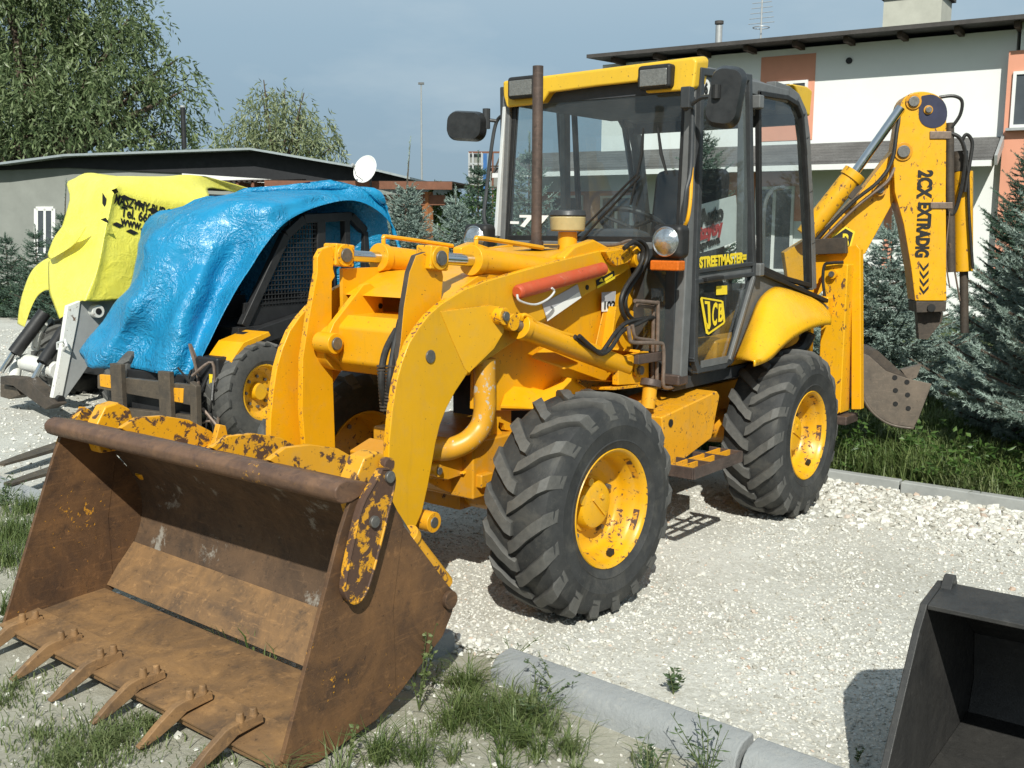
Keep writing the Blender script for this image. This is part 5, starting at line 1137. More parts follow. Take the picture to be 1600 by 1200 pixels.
# quarter window in black rubber
qw = [C(1184, 146), C(1228, 153), C(1244, 163), C(1251, 182), C(1256, 240), C(1261, 330), C(1264, 446), C(1225, 435), C(1186, 418)]
for s in (1, -1):
    P = [Vector((q.x, (CY+.002)*s, q.z)) for q in qw]; f_ = frame_loop('window_seal', P, .028, .028, 'black', BL)
    pane('window', [Vector((p.x, (CY-.008)*s, p.z)) for p in P], (0, -.005*s, 0), 'glass_side', BL)
# door: black frame, two panes, slanting rear edge
for s in (1, -1):
    DO = [C(1091, 112), C(1166, 122), C(1169, 300), C(1173, 432), C(1136, 562), C(1126, 570), C(1085, 577), C(1080, 560), C(1082, 440), C(1087, 300)]
    P = [Vector((q.x, (CY+.012)*s, q.z)) for q in DO]
    door = frame_loop('door', P, .036, .030, 'cab_dark', BL)
    for a, b, w in ((C(1083, 424), C(1171, 412), .022), (C(1083, 440), C(1172, 428), .022)):
        a.y = b.y = (CY+.012)*s; mb = MB(); mb.bar(a, b, .028, w, (0, 1, 0)); mb.build('door_rail', M['cab_dark'], door, bev=.004)
    q4 = [C(1084, 428), C(1171, 416), C(1171, 426), C(1084, 439)]; mb = MB(); mb.prism([Vector((q.x, (CY+.006)*s, q.z)) for q in q4], (0, .008*s, 0)); mb.build('door_panel', M['cab_grey'], door)
    g1_ = [C(1093, 116), C(1163, 126), C(1166, 300), C(1168, 412), C(1084, 424), C(1088, 300)]; pane('window', [Vector((q.x, (CY+.006)*s, q.z)) for q in g1_], (0, .005*s, 0), 'glass_side', door)
    g2_ = [C(1084, 442), C(1170, 430), C(1133, 560), C(1086, 570)]; pane('window', [Vector((q.x, (CY+.006)*s, q.z)) for q in g2_], (0, .005*s, 0), 'glass_side', door)
    q5 = [C(1088, 563), C(1131, 555), C(1128, 566), C(1088, 574)]; mb = MB(); mb.prism([Vector((q.x, (CY+.030)*s, q.z)) for q in q5], (0, -.006*s, 0)); mb.build('door_panel', M['cab_grey'], door)
    q6 = [C(1092, 434), C(1118, 430), C(1118, 436), C(1092, 440)]; mb = MB(); mb.prism([Vector((q.x, (CY+.05)*s, q.z)) for q in q6], (0, -.035*s, 0)); mb.build('door_handle', M['black'], door, bev=.004)
    for px, py in ((1176, 160), (1177, 421)):
        q = C(px, py); mb = MB(); mb.box((q.x, (CY+.03)*s, q.z), (.055, .05, .07)); mb.build('hinge', M['cab_grey'], door, bev=.008)
    a, b = C(1171, 432), C(1133, 562); a.y = b.y = (CY+.024)*s; mb = MB(); mb.bar(a, b, .02, .022, (0, 1, 0)); mb.build('door_trim', M['cab_grey'], door, bev=.004)
    if s == 1: DOOR = door
# grey panel between door and mudguard
for s in (1, -1):
    P = [C(*q) for q in ((1177, 424), (1225, 440), (1272, 458), (1296, 480), (1290, 500), (1200, 500), (1160, 548), (1142, 572), (1146, 548))]
    mb = MB(); mb.prism([Vector((q.x, (CY-.002)*s, q.z)) for q in P], (0, -.03*s, 0)); mb.build('side_panel', M['cab_grey'], BL, bev=.004)
    a, b = C(1182, 424), C(1288, 470); a.y = b.y = (CY+.012)*s; mb = MB(); mb.bar(a, b, .03, .025, (0, 1, 0)); mb.build('panel_seal', M['black'], BL, bev=.004)
# floor, rear wall, roof
mb = MB(); mb.box2((-2.55, -.56, .80), (-1.02, .56, .86)); mb.build('cab_floor', M['cab_dark'], BL)
mb = MB(); mb.box2((-2.62, -.55, .80), (-2.57, .55, 1.22)); mb.build('rear_panel', M['inside'], BL)
for y, w in ((-.16, .05), (.20, .05)): mb = MB(); mb.bar((-2.60, y, 1.2), (-2.42, y, 2.30), .05, w, (0, 1, 0)); mb.build('rear_mullion', M['inside'], BL)
mb = MB(); mb.bar((-2.60, -.55, 1.23), (-2.60, .55, 1.23), .05, .06, (1, 0, 0)); mb.bar((-2.40, -.55, 2.27), (-2.40, .55, 2.27), .06, .14, (1, 0, 0)); mb.build('rear_frame', M['inside'], BL)
zt = 2.345
rp_ = [(-1.12, zt), (-1.12, zt+.045), (-1.70, zt+.055), (-2.10, zt+.035), (-2.32, zt-.02), (-2.38, zt-.09), (-2.30, zt-.07), (-2.05, zt-.035), (-1.70, zt-.02)]
mb = MB(); mb.prism([Vector((x, -.56, z)) for x, z in rp_], (0, 1.12, 0)); roof = mb.build('roof', M['cab_grey'], BL, bev=.02, sharp=50)
mb = MB(); mb.box2((-2.1, -.54, zt-.09), (-1.10, .54, zt-.03)); mb.build('lining', M['inside'], roof)
for s in (1, -1):
    mb = MB(); mb.bar((-1.13, .572*s, zt-.015), (-2.16, .572*s, zt-.01), .05, .075, (0, 1, 0)); mb.build('gutter_rail', M['cab_grey'], roof, bev=.01)
# yellow visor across the front with drooping ends
XV = -1.052
def V_(px, py): return U(px, py, 'x', XV)
vp = [(785, 127), (1083, 89), (1089, 95), (1085, 139), (1078, 142), (1010, 147), (1004, 128), (930, 136), (858, 146), (848, 163), (793, 169), (787, 150)]
P = [V_(*q) for q in vp]; P = [Vector((XV+.012*max(0, (2.40-p.z)/.15), p.y, p.z)) for p in P]
mb = MB(); mb.prism(P, (-.13, 0, .022)); visor = mb.build('roof_visor', M['roof_yellow'], BL, bev=.018, bseg=3)
for s in (1, -1):
    c = Vector((-1.035, .405*s, U(1025, 121, 'x', -1.035).z+(.0 if s > 0 else .012)))
    mb = MB(); mb.box(c, (.07, .185, .115)); wl_ = mb.build('work_light', M['black'], BL, bev=.018, bseg=3); mb = MB(); mb.box(c+Vector((.034, 0, -.004)), (.008, .150, .080)); mb.build('lens', M['worklens'], wl_, bev=.006)
P = [U(*q, 'y', .50) for q in ((1240, 131), (1262, 135), (1270, 142), (1266, 182), (1258, 176), (1250, 152))]; mb = MB(); mb.prism(P, (0, -1.0, 0)); mb.build('rear_lamp_shroud', M['roof_yellow'], BL, bev=.012)
# windscreen
ws = [Vector((-1.062, -.545, 1.535)), Vector((-1.062, .545, 1.535)), Vector((-1.118, .53, 2.30)), Vector((-1.118, -.53, 2.30))]
wsf = frame_loop('windscreen', ws, .045, .022, 'black', BL, side=(1, 0, 0)); pane('glass', [p+Vector((.006, 0, 0)) for p in ws], (-.005, 0, 0), 'glass', wsf)
mb = MB(); mb.bar((-1.035, -.582, 1.55), (-1.10, -.575, 2.25), .022, .05, (0, 1, 0)); mb.build('cab_pillar_strip', M['silver'], BL, bev=.004)
mb = MB(); mb.box2((-1.07, -.55, 1.44), (-1.02, .55, 1.53)); mb.build('cowl', M['cab_grey'], BL, bev=.008)
tx = U(806, 352, 'x', -1.052); text('-77', M['white'], wsf, U(797, 353, 'x', -1.052), (0, 1, -.02), (0, 0, 1), .085, 'number', fit=.26, bold=.003)
for a, m_, b in (((1005, 200), (1003, 240), (985, 320)), ((1028, 200), (1033, 240), (1042, 272))):
    mb = MB(); P = [U(*q, 'x', -1.04) for q in (a, m_, b)]; mb.tube(P, [.006, .009, .006], 6); mb.build('wiper_blade', M['black'], wsf)
for a, b in (((995, 272), (893, 375)), ((1000, 275), (905, 378))):
    mb = MB(); mb.tube([U(*a, 'x', -1.035), U(*b, 'x', -1.03)], .006, 6); mb.build('wiper_arm', M['black'], wsf)
# inside: seat, steering column, console
mb = MB(); mb.box2((-2.15, -.26, 1.18), (-1.72, .26, 1.32)); mb.prism([Vector((x, -.24, z)) for x, z in ((-2.02, 1.32), (-2.12, 1.95), (-2.22, 1.95), (-2.16, 1.30))], (0, .48, 0)); mb.box2((-2.1, -.2, .86), (-1.78, .2, 1.18)); mb.build('seat', M['seat'], BL, bev=.05, bseg=3)
mb = MB(); c = Vector((-1.42, .05, 1.62)); ax = Vector((-.45, 0, .9)).normalized(); u = ax.orthogonal().normalized(); w = ax.cross(u)
mb.tube([c+(u*math.cos(a)+w*math.sin(a))*.185 for a in np.linspace(0, 6.2832, 33)], .014, 8); mb.cyl(c-ax*.5, c-ax*.02, .032, seg=12)
for k in range(3): a = k*2.094+.5; mb.cyl(c-ax*.02, c+(u*math.cos(a)+w*math.sin(a))*.18, .010, seg=6)
mb.build('steering_wheel', M['black'], BL)
mb = MB(); mb.prism([Vector((x, -.30, z)) for x, z in ((-1.09, 1.36), (-1.09, 1.60), (-1.22, 1.58), (-1.34, 1.44), (-1.34, .9), (-1.09, .9))], (0, .58, 0)); mb.build('dashboard', M['inside'], BL, bev=.02)
mb = MB(); mb.box2((-2.5, .30, .86), (-2.05, .54, 1.25)); mb.box2((-2.5, -.54, .86), (-1.6, -.32, 1.20)); mb.build('console', M['inside'], BL, bev=.02)
for y in (-.42, -.38, .42): mb = MB(); mb.tube([(-1.9, y, 1.15), (-1.85, y, 1.40)], .010, 6); mb.ball((-1.85, y, 1.42), .025, 10); mb.build('lever', M['black'], BL)
for y0, x0 in ((.50, -2.25), (-.50, -2.2)):
    mb = MB(); mb.tube(spline([(x0+.25, y0, 1.30), (x0+.15, y0, 1.42), (x0+.15, y0, 1.72), (x0+.05, y0, 1.82), (x0-.1, y0, 1.84)], 5), .012, 8); mb.build('grab_rail', M['cab_grey'], BL)
# paper sign standing inside behind the door glass
SP = [C(1086, 322, .555), C(1150, 305, .555), C(1155, 375, .555), C(1122, 388, .555), C(1084, 398, .555)]
mb = MB(); mb.prism(SP, (0, -.004, 0)); sg = mb.build('windscreen_advert', M['white'], BL, label='white paper advert leaning inside the door glass')
o_ = C(1088, 366, .562); xx = C(1142, 348, .562)-C(1088, 366, .562)
text('Auto', M['blk_ink'], sg, C(1095, 354, .562), xx, (0, 0, 1), .115, fit=.26, bold=.006); text('Szyby', M['red_ink'], sg, C(1090, 376, .562), xx, (0, 0, 1), .10, fit=.28, bold=.005)
text('naprawa', M['blk_ink'], sg, C(1086, 393, .562), xx, (0, 0, 1), .06, fit=.27, bold=.003)
# stickers on the door panes
a, b = C(1087, 418, CY+.0125), C(1166, 408, CY+.0125); text('=STREETMASTER=', M['yel_ink'], DOOR, C(1087, 419, CY+.0125), b-a, (0, 0, 1), .072, fit=(b-a).length, bold=.0035)
em = [(1095, 465), (1128, 471), (1130, 505), (1106, 523)]
mb = MB(); mb.prism([C(a, b, CY+.013) for a, b in [(1096, 464), (1127, 469), (1130, 471), (1133, 502), (1131, 506), (1107, 523), (1103, 521), (1094, 467)]], (0, .001, 0)); eb = mb.build('emblem', M['yel_ink'], DOOR, label='black and yellow three-letter maker emblem')
mb = MB(); mb.prism([C(a, b, CY+.0148) for a, b in [(1098, 467), (1127, 472), (1130, 503), (1107, 519)]], (0, .001, 0)); mb.build('emblem_field', M['blk_ink'], DOOR)
a, b = C(1103, 509, CY+.0165), C(1129, 497, CY+.0165)
mb = MB(); mb.prism([C(a, b, CY+.0165) for a, b in ((1101, 470), (1109, 471), (1110.3, 508), (1108.6, 514), (1105.2, 514.5), (1103.4, 505), (1105.4, 504.5), (1106, 509), (1106.8, 506), (1105.4, 475), (1101.4, 475))], (0, .001, 0)); mb.build('lettering', M['yel_ink'], DOOR)
for ch_, x0_, x1_, yb_, yt_ in (('C', 1112, 1119.5, 508, 472), ('B', 1121.5, 1129, 502, 474)):
    p0_ = C(x0_, yb_, CY+.0165); ht_ = C(x0_, yt_, CY+.0165).z-p0_.z; text(ch_, M['yel_ink'], DOOR, p0_, (-1, 0, -.02), (0, 0, 1), ht_*1.36, fit=C(x1_, yb_, CY+.0165).x*-1+p0_.x, bold=.004)
for q in ((1119, 447, 1136, 461), (1086.5, 486, 1091, 496)):
    mb = MB(); mb.prism([C(q[0], q[1], CY+.0125), C(q[2], q[1]-1, CY+.0125), C(q[2], q[3]-1, CY+.0125), C(q[0], q[3], CY+.0125)], (0, .001, 0)); mb.build('sticker', M['yel_ink'], DOOR)
mb = MB(); p = C(1103, 138, CY+.0125); mb.cyl(p, p+Vector((0, .001, 0)), .045, seg=20); sk = mb.build('sticker', M['white'], DOOR, label='round white speed sticker'); text('6', M['blk_ink'], DOOR, p+Vector((.02, .0025, -.025)), (-1, 0, 0), (0, 0, 1), .07, 'number', bold=.004)
# ---- lamps and mirrors
for s in (1, -1):
    c = Vector((-.845, .59*s, 1.537)); mb = MB(); mb.box(c+Vector((-.045, 0, 0)), (.10, .165, .160)); hl = mb.build('headlight', M['black'], BL, bev=.03, bseg=3)
    mb = MB(); mb.lathe([(.001, .022), (.03, .020), (.052, .011), (.064, .002), (.067, .006), (.071, .002), (.069, -.012)], c+Vector((.006, 0, 0)), (1, 0, 0), 32); mb.build('lens', M['lens'], hl)
    mb = MB(); mb.bar(c+Vector((-.08, 0, -.06)), (-1.02, .56*s, 1.46), .05, .04); mb.build('bracket', M['cab_dark'], hl)
    mb = MB(); mb.box(c+Vector((-.02, .0, -.112)), (.07, .155, .048)); mb.build('indicator', M['amber'], BL, bev=.008, label='orange indicator lamp below the headlight')
def rounded(cx, cz, w, h, r, n=6):
    out = []
    for sx, sz, a0 in ((1, 1, 0), (-1, 1, 90), (-1, -1, 180), (1, -1, 270)):
        for i in range(n+1): a = R(a0+90*i/n); out.append((cx+sx*(w/2-r)+r*math.cos(a), cz+sz*(h/2-r)+r*math.sin(a)))
    return out
MM = Matrix.Rotation(R(-18), 3, 'Z')
def mirror(c, w, h, tilt, yaw, arm_pts, label):
    u = Vector((math.sin(yaw)*-1, math.cos(yaw), 0)); n = Vector((math.cos(yaw), math.sin(yaw), 0)); v = Vector((0, 0, 1))
    u2 = u*math.cos(tilt)+v*math.sin(tilt); v2 = -u*math.sin(tilt)+v*math.cos(tilt)
    P = [c+u2*a+v2*b for a, b in rounded(0, 0, w, h, min(w, h)*.36)]; Q = [c+(p-c)*.86+n*.045 for p in P]; Z = [p-n*.015 for p in P]
    mb = MB(); k = len(P); mb.add(Z+P+Q, [tuple(range(k-1, -1, -1)), tuple(2*k+i for i in range(k))]+[(j*k+i, j*k+(i+1) % k, (j+1)*k+(i+1) % k, (j+1)*k+i) for j in range(2) for i in range(k)])
    o = mb.build('mirror', M['mirror_glass'], BL, sharp=50, label=label)
    mb = MB(); mb.prism([c+(p-c)*.92-n*.016 for p in P], -n*.002); mb.build('glass', M['chrome'], o)
    mb = MB(); mb.tube(spline(arm_pts, 5), .0105, 8); mb.build('arm', M['cab_dark'], o)
    mb = MB(); mb.cyl(arm_pts[-1]-Vector((0, 0, .03)), arm_pts[-1]+Vector((0, 0, .03)), .02, seg=10); mb.build('clamp', M['black'], o)
c = U(1134, 152, 'y', .84)
mirror(c, .160, .275, R(-9), R(14), [Vector((-1.02, .575, 2.16)), U(1095, 153, 'y', .68), U(1118, 150, 'y', .80), c+Vector((.055, -.02, .02))], 'tall black oval mirror seen from behind on the near side')
c = U(729, 197, 'y', -.84)
mirror(c, .235, .165, R(-4), R(18), [U(775, 368, 'y', -.62), U(757, 345, 'y', -.66), U(760, 300, 'y', -.70), U(768, 230, 'y', -.70), U(776, 190, 'y', -.70), U(790, 178, 'y', -.62)], 'wide dark mirror on the far side of the cab')
mb = MB(); a = U(760, 187, 'y', -.74); mb.tube([a, U(775, 189, 'y', -.70)], .010, 8); mb.cyl(a-Vector((0, 0, .05)), a+Vector((0, 0, .06)), .022, seg=10); mb.build('mirror_clamp', M['cab_dark'], BL)
mb = MB(); mb.tube(spline([U(1083, 152, 'y', .60), U(1080, 260, 'y', .62), U(1072, 300, 'y', .62), U(1068, 345, 'y', .61)], 5), .010, 8); mb.build('grab_rail', M['cab_dark'], BL)
mb = MB(); mb.tube(spline([U(1081, 262, 'y', .61), U(1079, 310, 'y', .63), U(1075, 340, 'y', .63), U(1070, 352, 'y', .61)], 5), .009, 8); mb.build('grab_rail', M['yellow'], BL)
for p in ((1071, 153), ): q = U(*p, 'y', .585); mb = MB(); mb.box(q+Vector((0, .01, 0)), (.05, .05, .10)); mb.build('mirror_bracket', M['cab_dark'], BL, bev=.006)
# ---- rear mudguards
for s in (1, -1):
    inn = spline([U(*q, 'y', .60) for q in ((1147, 562), (1158, 535), (1170, 505), (1184, 472), (1200, 454), (1217, 449), (1248, 459), (1280, 474), (1298, 492))], 3)
    out = spline([U(*q, 'y', .80) for q in ((1178, 564), (1190, 560), (1205, 552), (1222, 535), (1242, 519), (1262, 508), (1280, 502), (1292, 500), (1298, 500))], 3)
    rows = []
    for t in np.linspace(0, 1, 9):
        row = []
        for k_, (a, b) in enumerate(zip(inn, out)):
            p = a.lerp(b, t); bl = math.sin(math.pi*t)*.045*min(1, math.sin(math.pi*(k_+.3)/(len(inn)-.4))*1.6); d = (Vector((-2, 0, .466))-Vector((p.x, 0, p.z))).normalized(); row.append(Vector((p.x-d.x*bl, p.y*s, p.z-d.z*bl)))
        rows.append(row)
    rows.append([p+Vector((0, 0, -.028)) for p in rows[-1]])
    mb = MB(); mb.grid(rows); o = mb.build('mudguard', M['fender_yellow'], BL, sharp=60, fix=False); m_ = o.modifiers.new('thick', 'SOLIDIFY'); m_.thickness = .008; m_.offset = 0
for s in (1, -1): mb = MB(); mb.box2((-2.55, .40*s, .86), (-1.45, .56*s, 1.02)); mb.build('inner_guard', M['yellow_dirty'], BL, bev=.02)
mb = MB(); mb.tube(spline([U(1265, 520, 'y', .7), U(1250, 545, 'y', .66), U(1215, 560, 'y', .62)], 4), .04, 10); mb.build('exhaust_box', M['body_black'], BL)
# ------------------------------------------------------------------ backhoe at the rear
mb = MB(); mb.box2((-3.02, -.80, .50), (-2.92, .58, .66)); mb.box2((-3.02, -.80, 1.05), (-2.92, .58, 1.18)); mb.box2((-2.98, -.34, .42), (-2.5, .34, .72)); mb.build('rear_frame', M['yellow'], BL, bev=.012)
mb = MB(); mb.prism([Vector((-2.86, y, z)) for y, z in ((.02, .6), (.50, .6), (.50, 1.10), (.30, 1.22), (.02, 1.22))], (-.05, 0, 0)); mb.build('rear_plate', M['yellow'], BL, bev=.006)
for s in (1, -1):
    XF = -3.0; y0, y1 = .535, .70
    P = [U(1287, 412, 'x', XF), U(1325, 415, 'x', XF), U(1332, 658, 'x', XF), U(1296, 652, 'x', XF)]
    y0, y1 = P[0].y, P[1].y; z1, z0 = P[0].z, .43; mb = MB(); mb.box2((XF, y0*s, z0), (XF-.17, y1*s, z1)); lg = mb.build('stabiliser', M['yellow_worn'] if False else M['yellow_boom'], BL, bev=.008)
    mb = MB(); mb.box2((XF+.004, y0*s-.004*s, z0), (XF+.010, (y1-.012)*s, z0+.09)); mb.build('leg_plate', M['yellow'], lg, bev=.003)
    mb = MB(); mb.box2((XF+.02, (y0-.01)*s, z0-.07), (XF-.19, (y1+.05)*s, z0-.012)); mb.build('foot', M['exhaust'], lg, bev=.008)
    q = U(1306, 428, 'x', XF); mb = MB(); p = Vector((XF, (y0+.07)*s, q.z)); mb.cyl(p-Vector((.01, 0, 0)), p+Vector((.035, 0, 0)), .030, seg=16); mb.cyl(p, p+Vector((.045, 0, 0)), .018, seg=12, m=1); mb.build('leg_pin', [M['yellow'], M['pin']], lg)
mb = MB(); P = [U(*q, 'x', -3.05) for q in ((1268, 374), (1321, 371), (1322, 396), (1268, 398))]; mb.prism(P, (-.04, 0, 0)); mb.build('rear_bar', M['steel_dark'], BL, bev=.004)
mb = MB(); P = [U(*q, 'x', -3.10) for q in ((1268, 400), (1338, 382), (1344, 390), (1345, 640), (1330, 640), (1330, 416), (1290, 412), (1268, 470))]; mb.prism(P, (-.06, 0, 0)); mb.build('slew_frame', M['yellow'], BL, bev=.005)
mb = MB(); mb.tube(spline([U(1290, 470, 'x', -2.98), U(1286, 440, 'x', -2.97), U(1288, 415, 'x', -2.97), U(1298, 411, 'x', -2.97), U(1318, 410, 'x', -2.98)], 5), .010, 8); mb.build('hydraulic_hose', M['hose'], BL)
K0 = Vector((-3.35, .15, 0)); EB = Vector((-.5, .866, 0)); NB = Vector((.866, .5, 0))
def B(px, py, off=0.0): return UP(px, py, K0+NB*off, NB)
def bplate(name, pxs, off, th, mats, parent=None, bev=.005, label=None):
    mb = MB(); mb.prism([B(a, b, off) for a, b in pxs], NB*-th, 0, 1 if len(mats) > 1 else 0); return mb.build(name, [M[k] for k in mats], parent or BL, bev=bev, label=label)
boom = bplate('boom', [(1225, 395), (1300, 348), (1345, 300), (1398, 232), (1412, 250), (1404, 300), (1352, 396), (1318, 412), (1300, 440), (1240, 500)], -.02, .20, ('yellow_boom', 'yellow_edge'))
mb = MB(); mb.cyl((-3.30, .12, .72), (-3.30, .12, 1.22), .09, seg=20); mb.box2((-3.42, .0, .8), (-3.2, .24, 1.2)); mb.build('kingpost', M['yellow_dirty'], BL, bev=.01)
a, b, c_ = B(1258, 368, .06), B(1334, 272, .06), B(1408, 168, .06)
mb = MB(); mb.cyl(a, b, .068, seg=24); t = (b-a).normalized(); mb.cyl(b-t*.04, b+t*.015, .078, seg=24); bc = mb.build('boom_cylinder', M['yellow_boom'], BL, bev=.003); mb = MB(); mb.cyl(b, c_, .030, seg=16); mb.build('rod', M['chrome'], bc)
mb = MB(); mb.tube(spline([B(1270, 380, .09), B(1330, 318, .10), B(1372, 284, .10), B(1394, 250, .08), B(1402, 200, .06), B(1412, 160, .03), B(1425, 148, .02)], 5), .013, 8); mb.build('hydraulic_hose', M['hose'], BL)
mb = MB(); mb.tube(spline([B(1268, 392, .06), B(1330, 330, .06), B(1360, 305, .06), B(1386, 284, .06), B(1398, 262, .05)], 5), .011, 8); mb.build('hydraulic_pipe', M['pipe'], BL)
mb = MB(); p = B(1333, 300, .07); mb.bar(B(1326, 308, .07), B(1342, 290, .07), .05, .05, NB); mb.build('pipe_clamp', M['steel_dark'], boom)
# pin boss on the boom
p = B(1374, 296, 0.0); mb = MB(); mb.cyl(p-NB*.02, p+NB*.015, .045, seg=18); mb.cyl(p, p+NB*.03, .026, seg=14, m=1); mb.build('boom_pin', [M['yellow_dirty'], M['pin']], boom)
# maker emblem on the boom: only its end shows
q = [(1299, 368), (1321, 354), (1336, 362), (1325, 402), (1299, 399)]; mb = MB(); mb.prism([B(a, b, -.017) for a, b in q], NB*.002); mb.build('emblem', M['yel_ink'], boom, label='end of the black and yellow emblem on the boom')
q = [(1300, 372), (1321, 357), (1333, 364), (1323, 399), (1300, 396)]; mb = MB(); mb.prism([B(a, b, -.014) for a, b in q], NB*.001); mb.build('emblem_field', M['blk_ink'], boom)
for ch_, x0_, x1_, yb_, yt_ in (('C', 1304, 1311, 392, 376), ('B', 1315, 1325, 386, 364)):
    p0_ = B(x0_, yb_, -.012); text(ch_, M['yel_ink'], boom, p0_, EB, (0, 0, 1), (B(x0_, yt_, -.012).z-p0_.z)*1.36, fit=(B(x1_, yb_, -.012)-p0_).length, bold=.003)
# dipper
DP = smooth_px([(1404, 200), (1406, 168), (1416, 150), (1436, 143), (1458, 146), (1474, 157), (1479, 175)], 3)+[(1478, 300), (1479, 470), (1430, 470), (1424, 420), (1412, 350), (1398, 300), (1396, 250)]
dip = bplate('dipper', DP, .06, .22, ('yellow_boom', 'yellow_dirty'), label='scuffed yellow dipper arm')
bplate('dipper_end', [(1431, 471), (1479, 471), (1478, 487), (1432, 489)], .066, .235, ('steel_dark',), dip)
P_ = smooth_px([(1440, 150), (1458, 148), (1474, 158), (1480, 175), (1476, 192), (1460, 200), (1444, 196), (1436, 184), (1436, 165)], 3)
M['blue_overspray'] = plain('dark_blue_overspray', (.022, .025, .055), .5, 0, .3, 12)
mb = MB(); mb.prism([B(a, b, .062) for a, b in P_], NB*.002); mb.build('paint_patch', M['blue_overspray'], dip, label='round patch of dark blue overspray at the dipper head')
for px, py, r_ in ((1427, 159, .034), (1450, 172, .02), (1411, 237, .040)):
    p = B(px, py, .06); mb = MB(); mb.cyl(p, p+NB*.012, r_*1.5, seg=18); mb.cyl(p, p+NB*.028, r_, seg=16, m=1); mb.build('dipper_pin', [M['yellow_dirty'], M['pin']], dip, bev=.003)
p = B(1455, 481, .07); mb = MB(); mb.cyl(p, p+NB*.01, .026, seg=14); mb.build('dipper_pin', M['black'], dip)
a, b = B(1441, 262, .0635), B(1441, 312, .0635)
text('2CX', M['blk_ink'], dip, B(1436, 266, .0635), Vector((0, 0, -1)), EB, .125, 'lettering', fit=.185, bold=.006)
text('EXTRADIG', M['blk_ink'], dip, B(1436, 316, .0635), Vector((0, 0, -1)), EB, .115, 'lettering', fit=.36, bold=.006)
for i in range(4):
    y = 410+i*12; mb = MB(); q = [(1437, y), (1443, y+9), (1451, y), (1451, y+5), (1443, y+14), (1437, y+5)]; mb.prism([B(a, b_, .0622) for a, b_ in q], NB*.0015); mb.build('arrow_mark', M['blk_ink'], dip)
# dipper-side plumbing, bucket ram
mb = MB(); mb.cyl(B(1484, 192, -.05), B(1484, 300, -.05), .028, seg=14); mb.cyl(B(1484, 300, -.05), B(1486, 425, -.05), .030, seg=14); pp = mb.build('dipper_pipe', M['steel_dark'], dip)
for q in ((1453, 205, 1487, 217), (1454, 316, 1489, 326)):
    mb = MB(); mb.prism([B(q[0], q[1], .07), B(q[2], q[1], .07), B(q[2], q[3], .07), B(q[0], q[3], .07)], NB*-.06); mb.build('pipe_bracket', M['pipe'], dip, bev=.004)
mb = MB(); mb.cyl(B(1505, 268, -.12), B(1505, 424, -.12), .062, seg=22); mb.cyl(B(1500, 236, -.12), B(1500, 268, -.12), .05, seg=16, m=1); mb.cyl(B(1506, 424, -.12), B(1507, 520, -.12), .028, seg=12, m=1); mb.build('bucket_ram', [M['yellow_boom'], M['steel_dark']], BL, bev=.003)
for pts, r_ in (([(1468, 152), (1490, 150), (1503, 158), (1500, 180), (1486, 200)], .011), ([(1485, 208), (1500, 216), (1508, 240), (1505, 280), (1496, 320), (1488, 335), (1480, 332)], .013), ([(1508, 300), (1516, 250), (1519, 222), (1510, 210), (1502, 222)], .012), ([(1505, 238), (1512, 260), (1514, 330), (1520, 420)], .010)):
    mb = MB(); mb.tube(spline([B(a, b, -.03) for a, b in pts], 5), r_, 8); mb.build('hydraulic_hose', M['hose'], BL)
mb = MB(); mb.tube(spline([B(1484, 330, -.02), B(1478, 400, -.02), B(1484, 450, -.02)], 4), .005, 6); mb.tube([B(1484, 380, -.02), B(1500, 470, -.1)], .006, 6); mb.build('thin_rod', M['pipe'], BL)
mb = MB(); mb.prism([B(1433, 488, -.03), B(1474, 488, -.03), B(1472, 502, -.03), B(1450, 530, -.03), B(1436, 530, -.03)], NB*-.08); mb.build('bucket_link', M['steel_dark'], BL)
# digger bucket
M['ear'] = M['digger']; DB = sub('digger_bucket', BL, (0, 0, 0))
sd = smooth_px([(1340, 548), (1344, 600), (1358, 634), (1378, 654), (1400, 664)], 3)+[(1430, 668), (1456, 600), (1420, 592), (1385, 580), (1358, 556)]
mb = MB(); mb.prism([B(a, b, .16) for a, b in sd], NB*-.018); sp1 = mb.build('side_plate', M['digger'], DB, bev=.003)
mb = MB(); mb.prism([B(a, b, .16)-NB*.50 for a, b in sd], NB*-.018); mb.build('side_plate', M['steel_dark'], DB, bev=.003)
back = smooth_px([(1340, 548), (1344, 600), (1358, 634), (1378, 654), (1400, 664), (1430, 668)], 3); rows = [[B(a, b, .158) for a, b in back], [B(a, b, .158)-NB*.50 for a, b in back]]
mb = MB(); mb.grid(rows); o = mb.build('shell', M['digger'], DB, fix=False); m_ = o.modifiers.new('thick', 'SOLIDIFY'); m_.thickness = .016
mb = MB(); mb.prism([B(*q, .12) for q in ((1340, 545), (1372, 548), (1420, 592), (1385, 578))], NB*-.4); mb.build('top_plate', M['steel_dark'], DB)
for i, (px, py) in enumerate(((1398, 590), (1417, 597), (1399, 610), (1418, 617), (1399, 631), (1419, 638))):
    p = B(px, py, .16); mb = MB(); mb.cyl(p-NB*.004, p+NB*.003, .017, seg=12); mb.build('bolt_hole', M['blk_ink'], DB)
mb = MB(); mb.prism([B(*q, .05) for q in ((1408, 578), (1440, 570), (1432, 590), (1420, 594))], NB*-.06); mb.build('bucket_ear', M['ear'], DB)
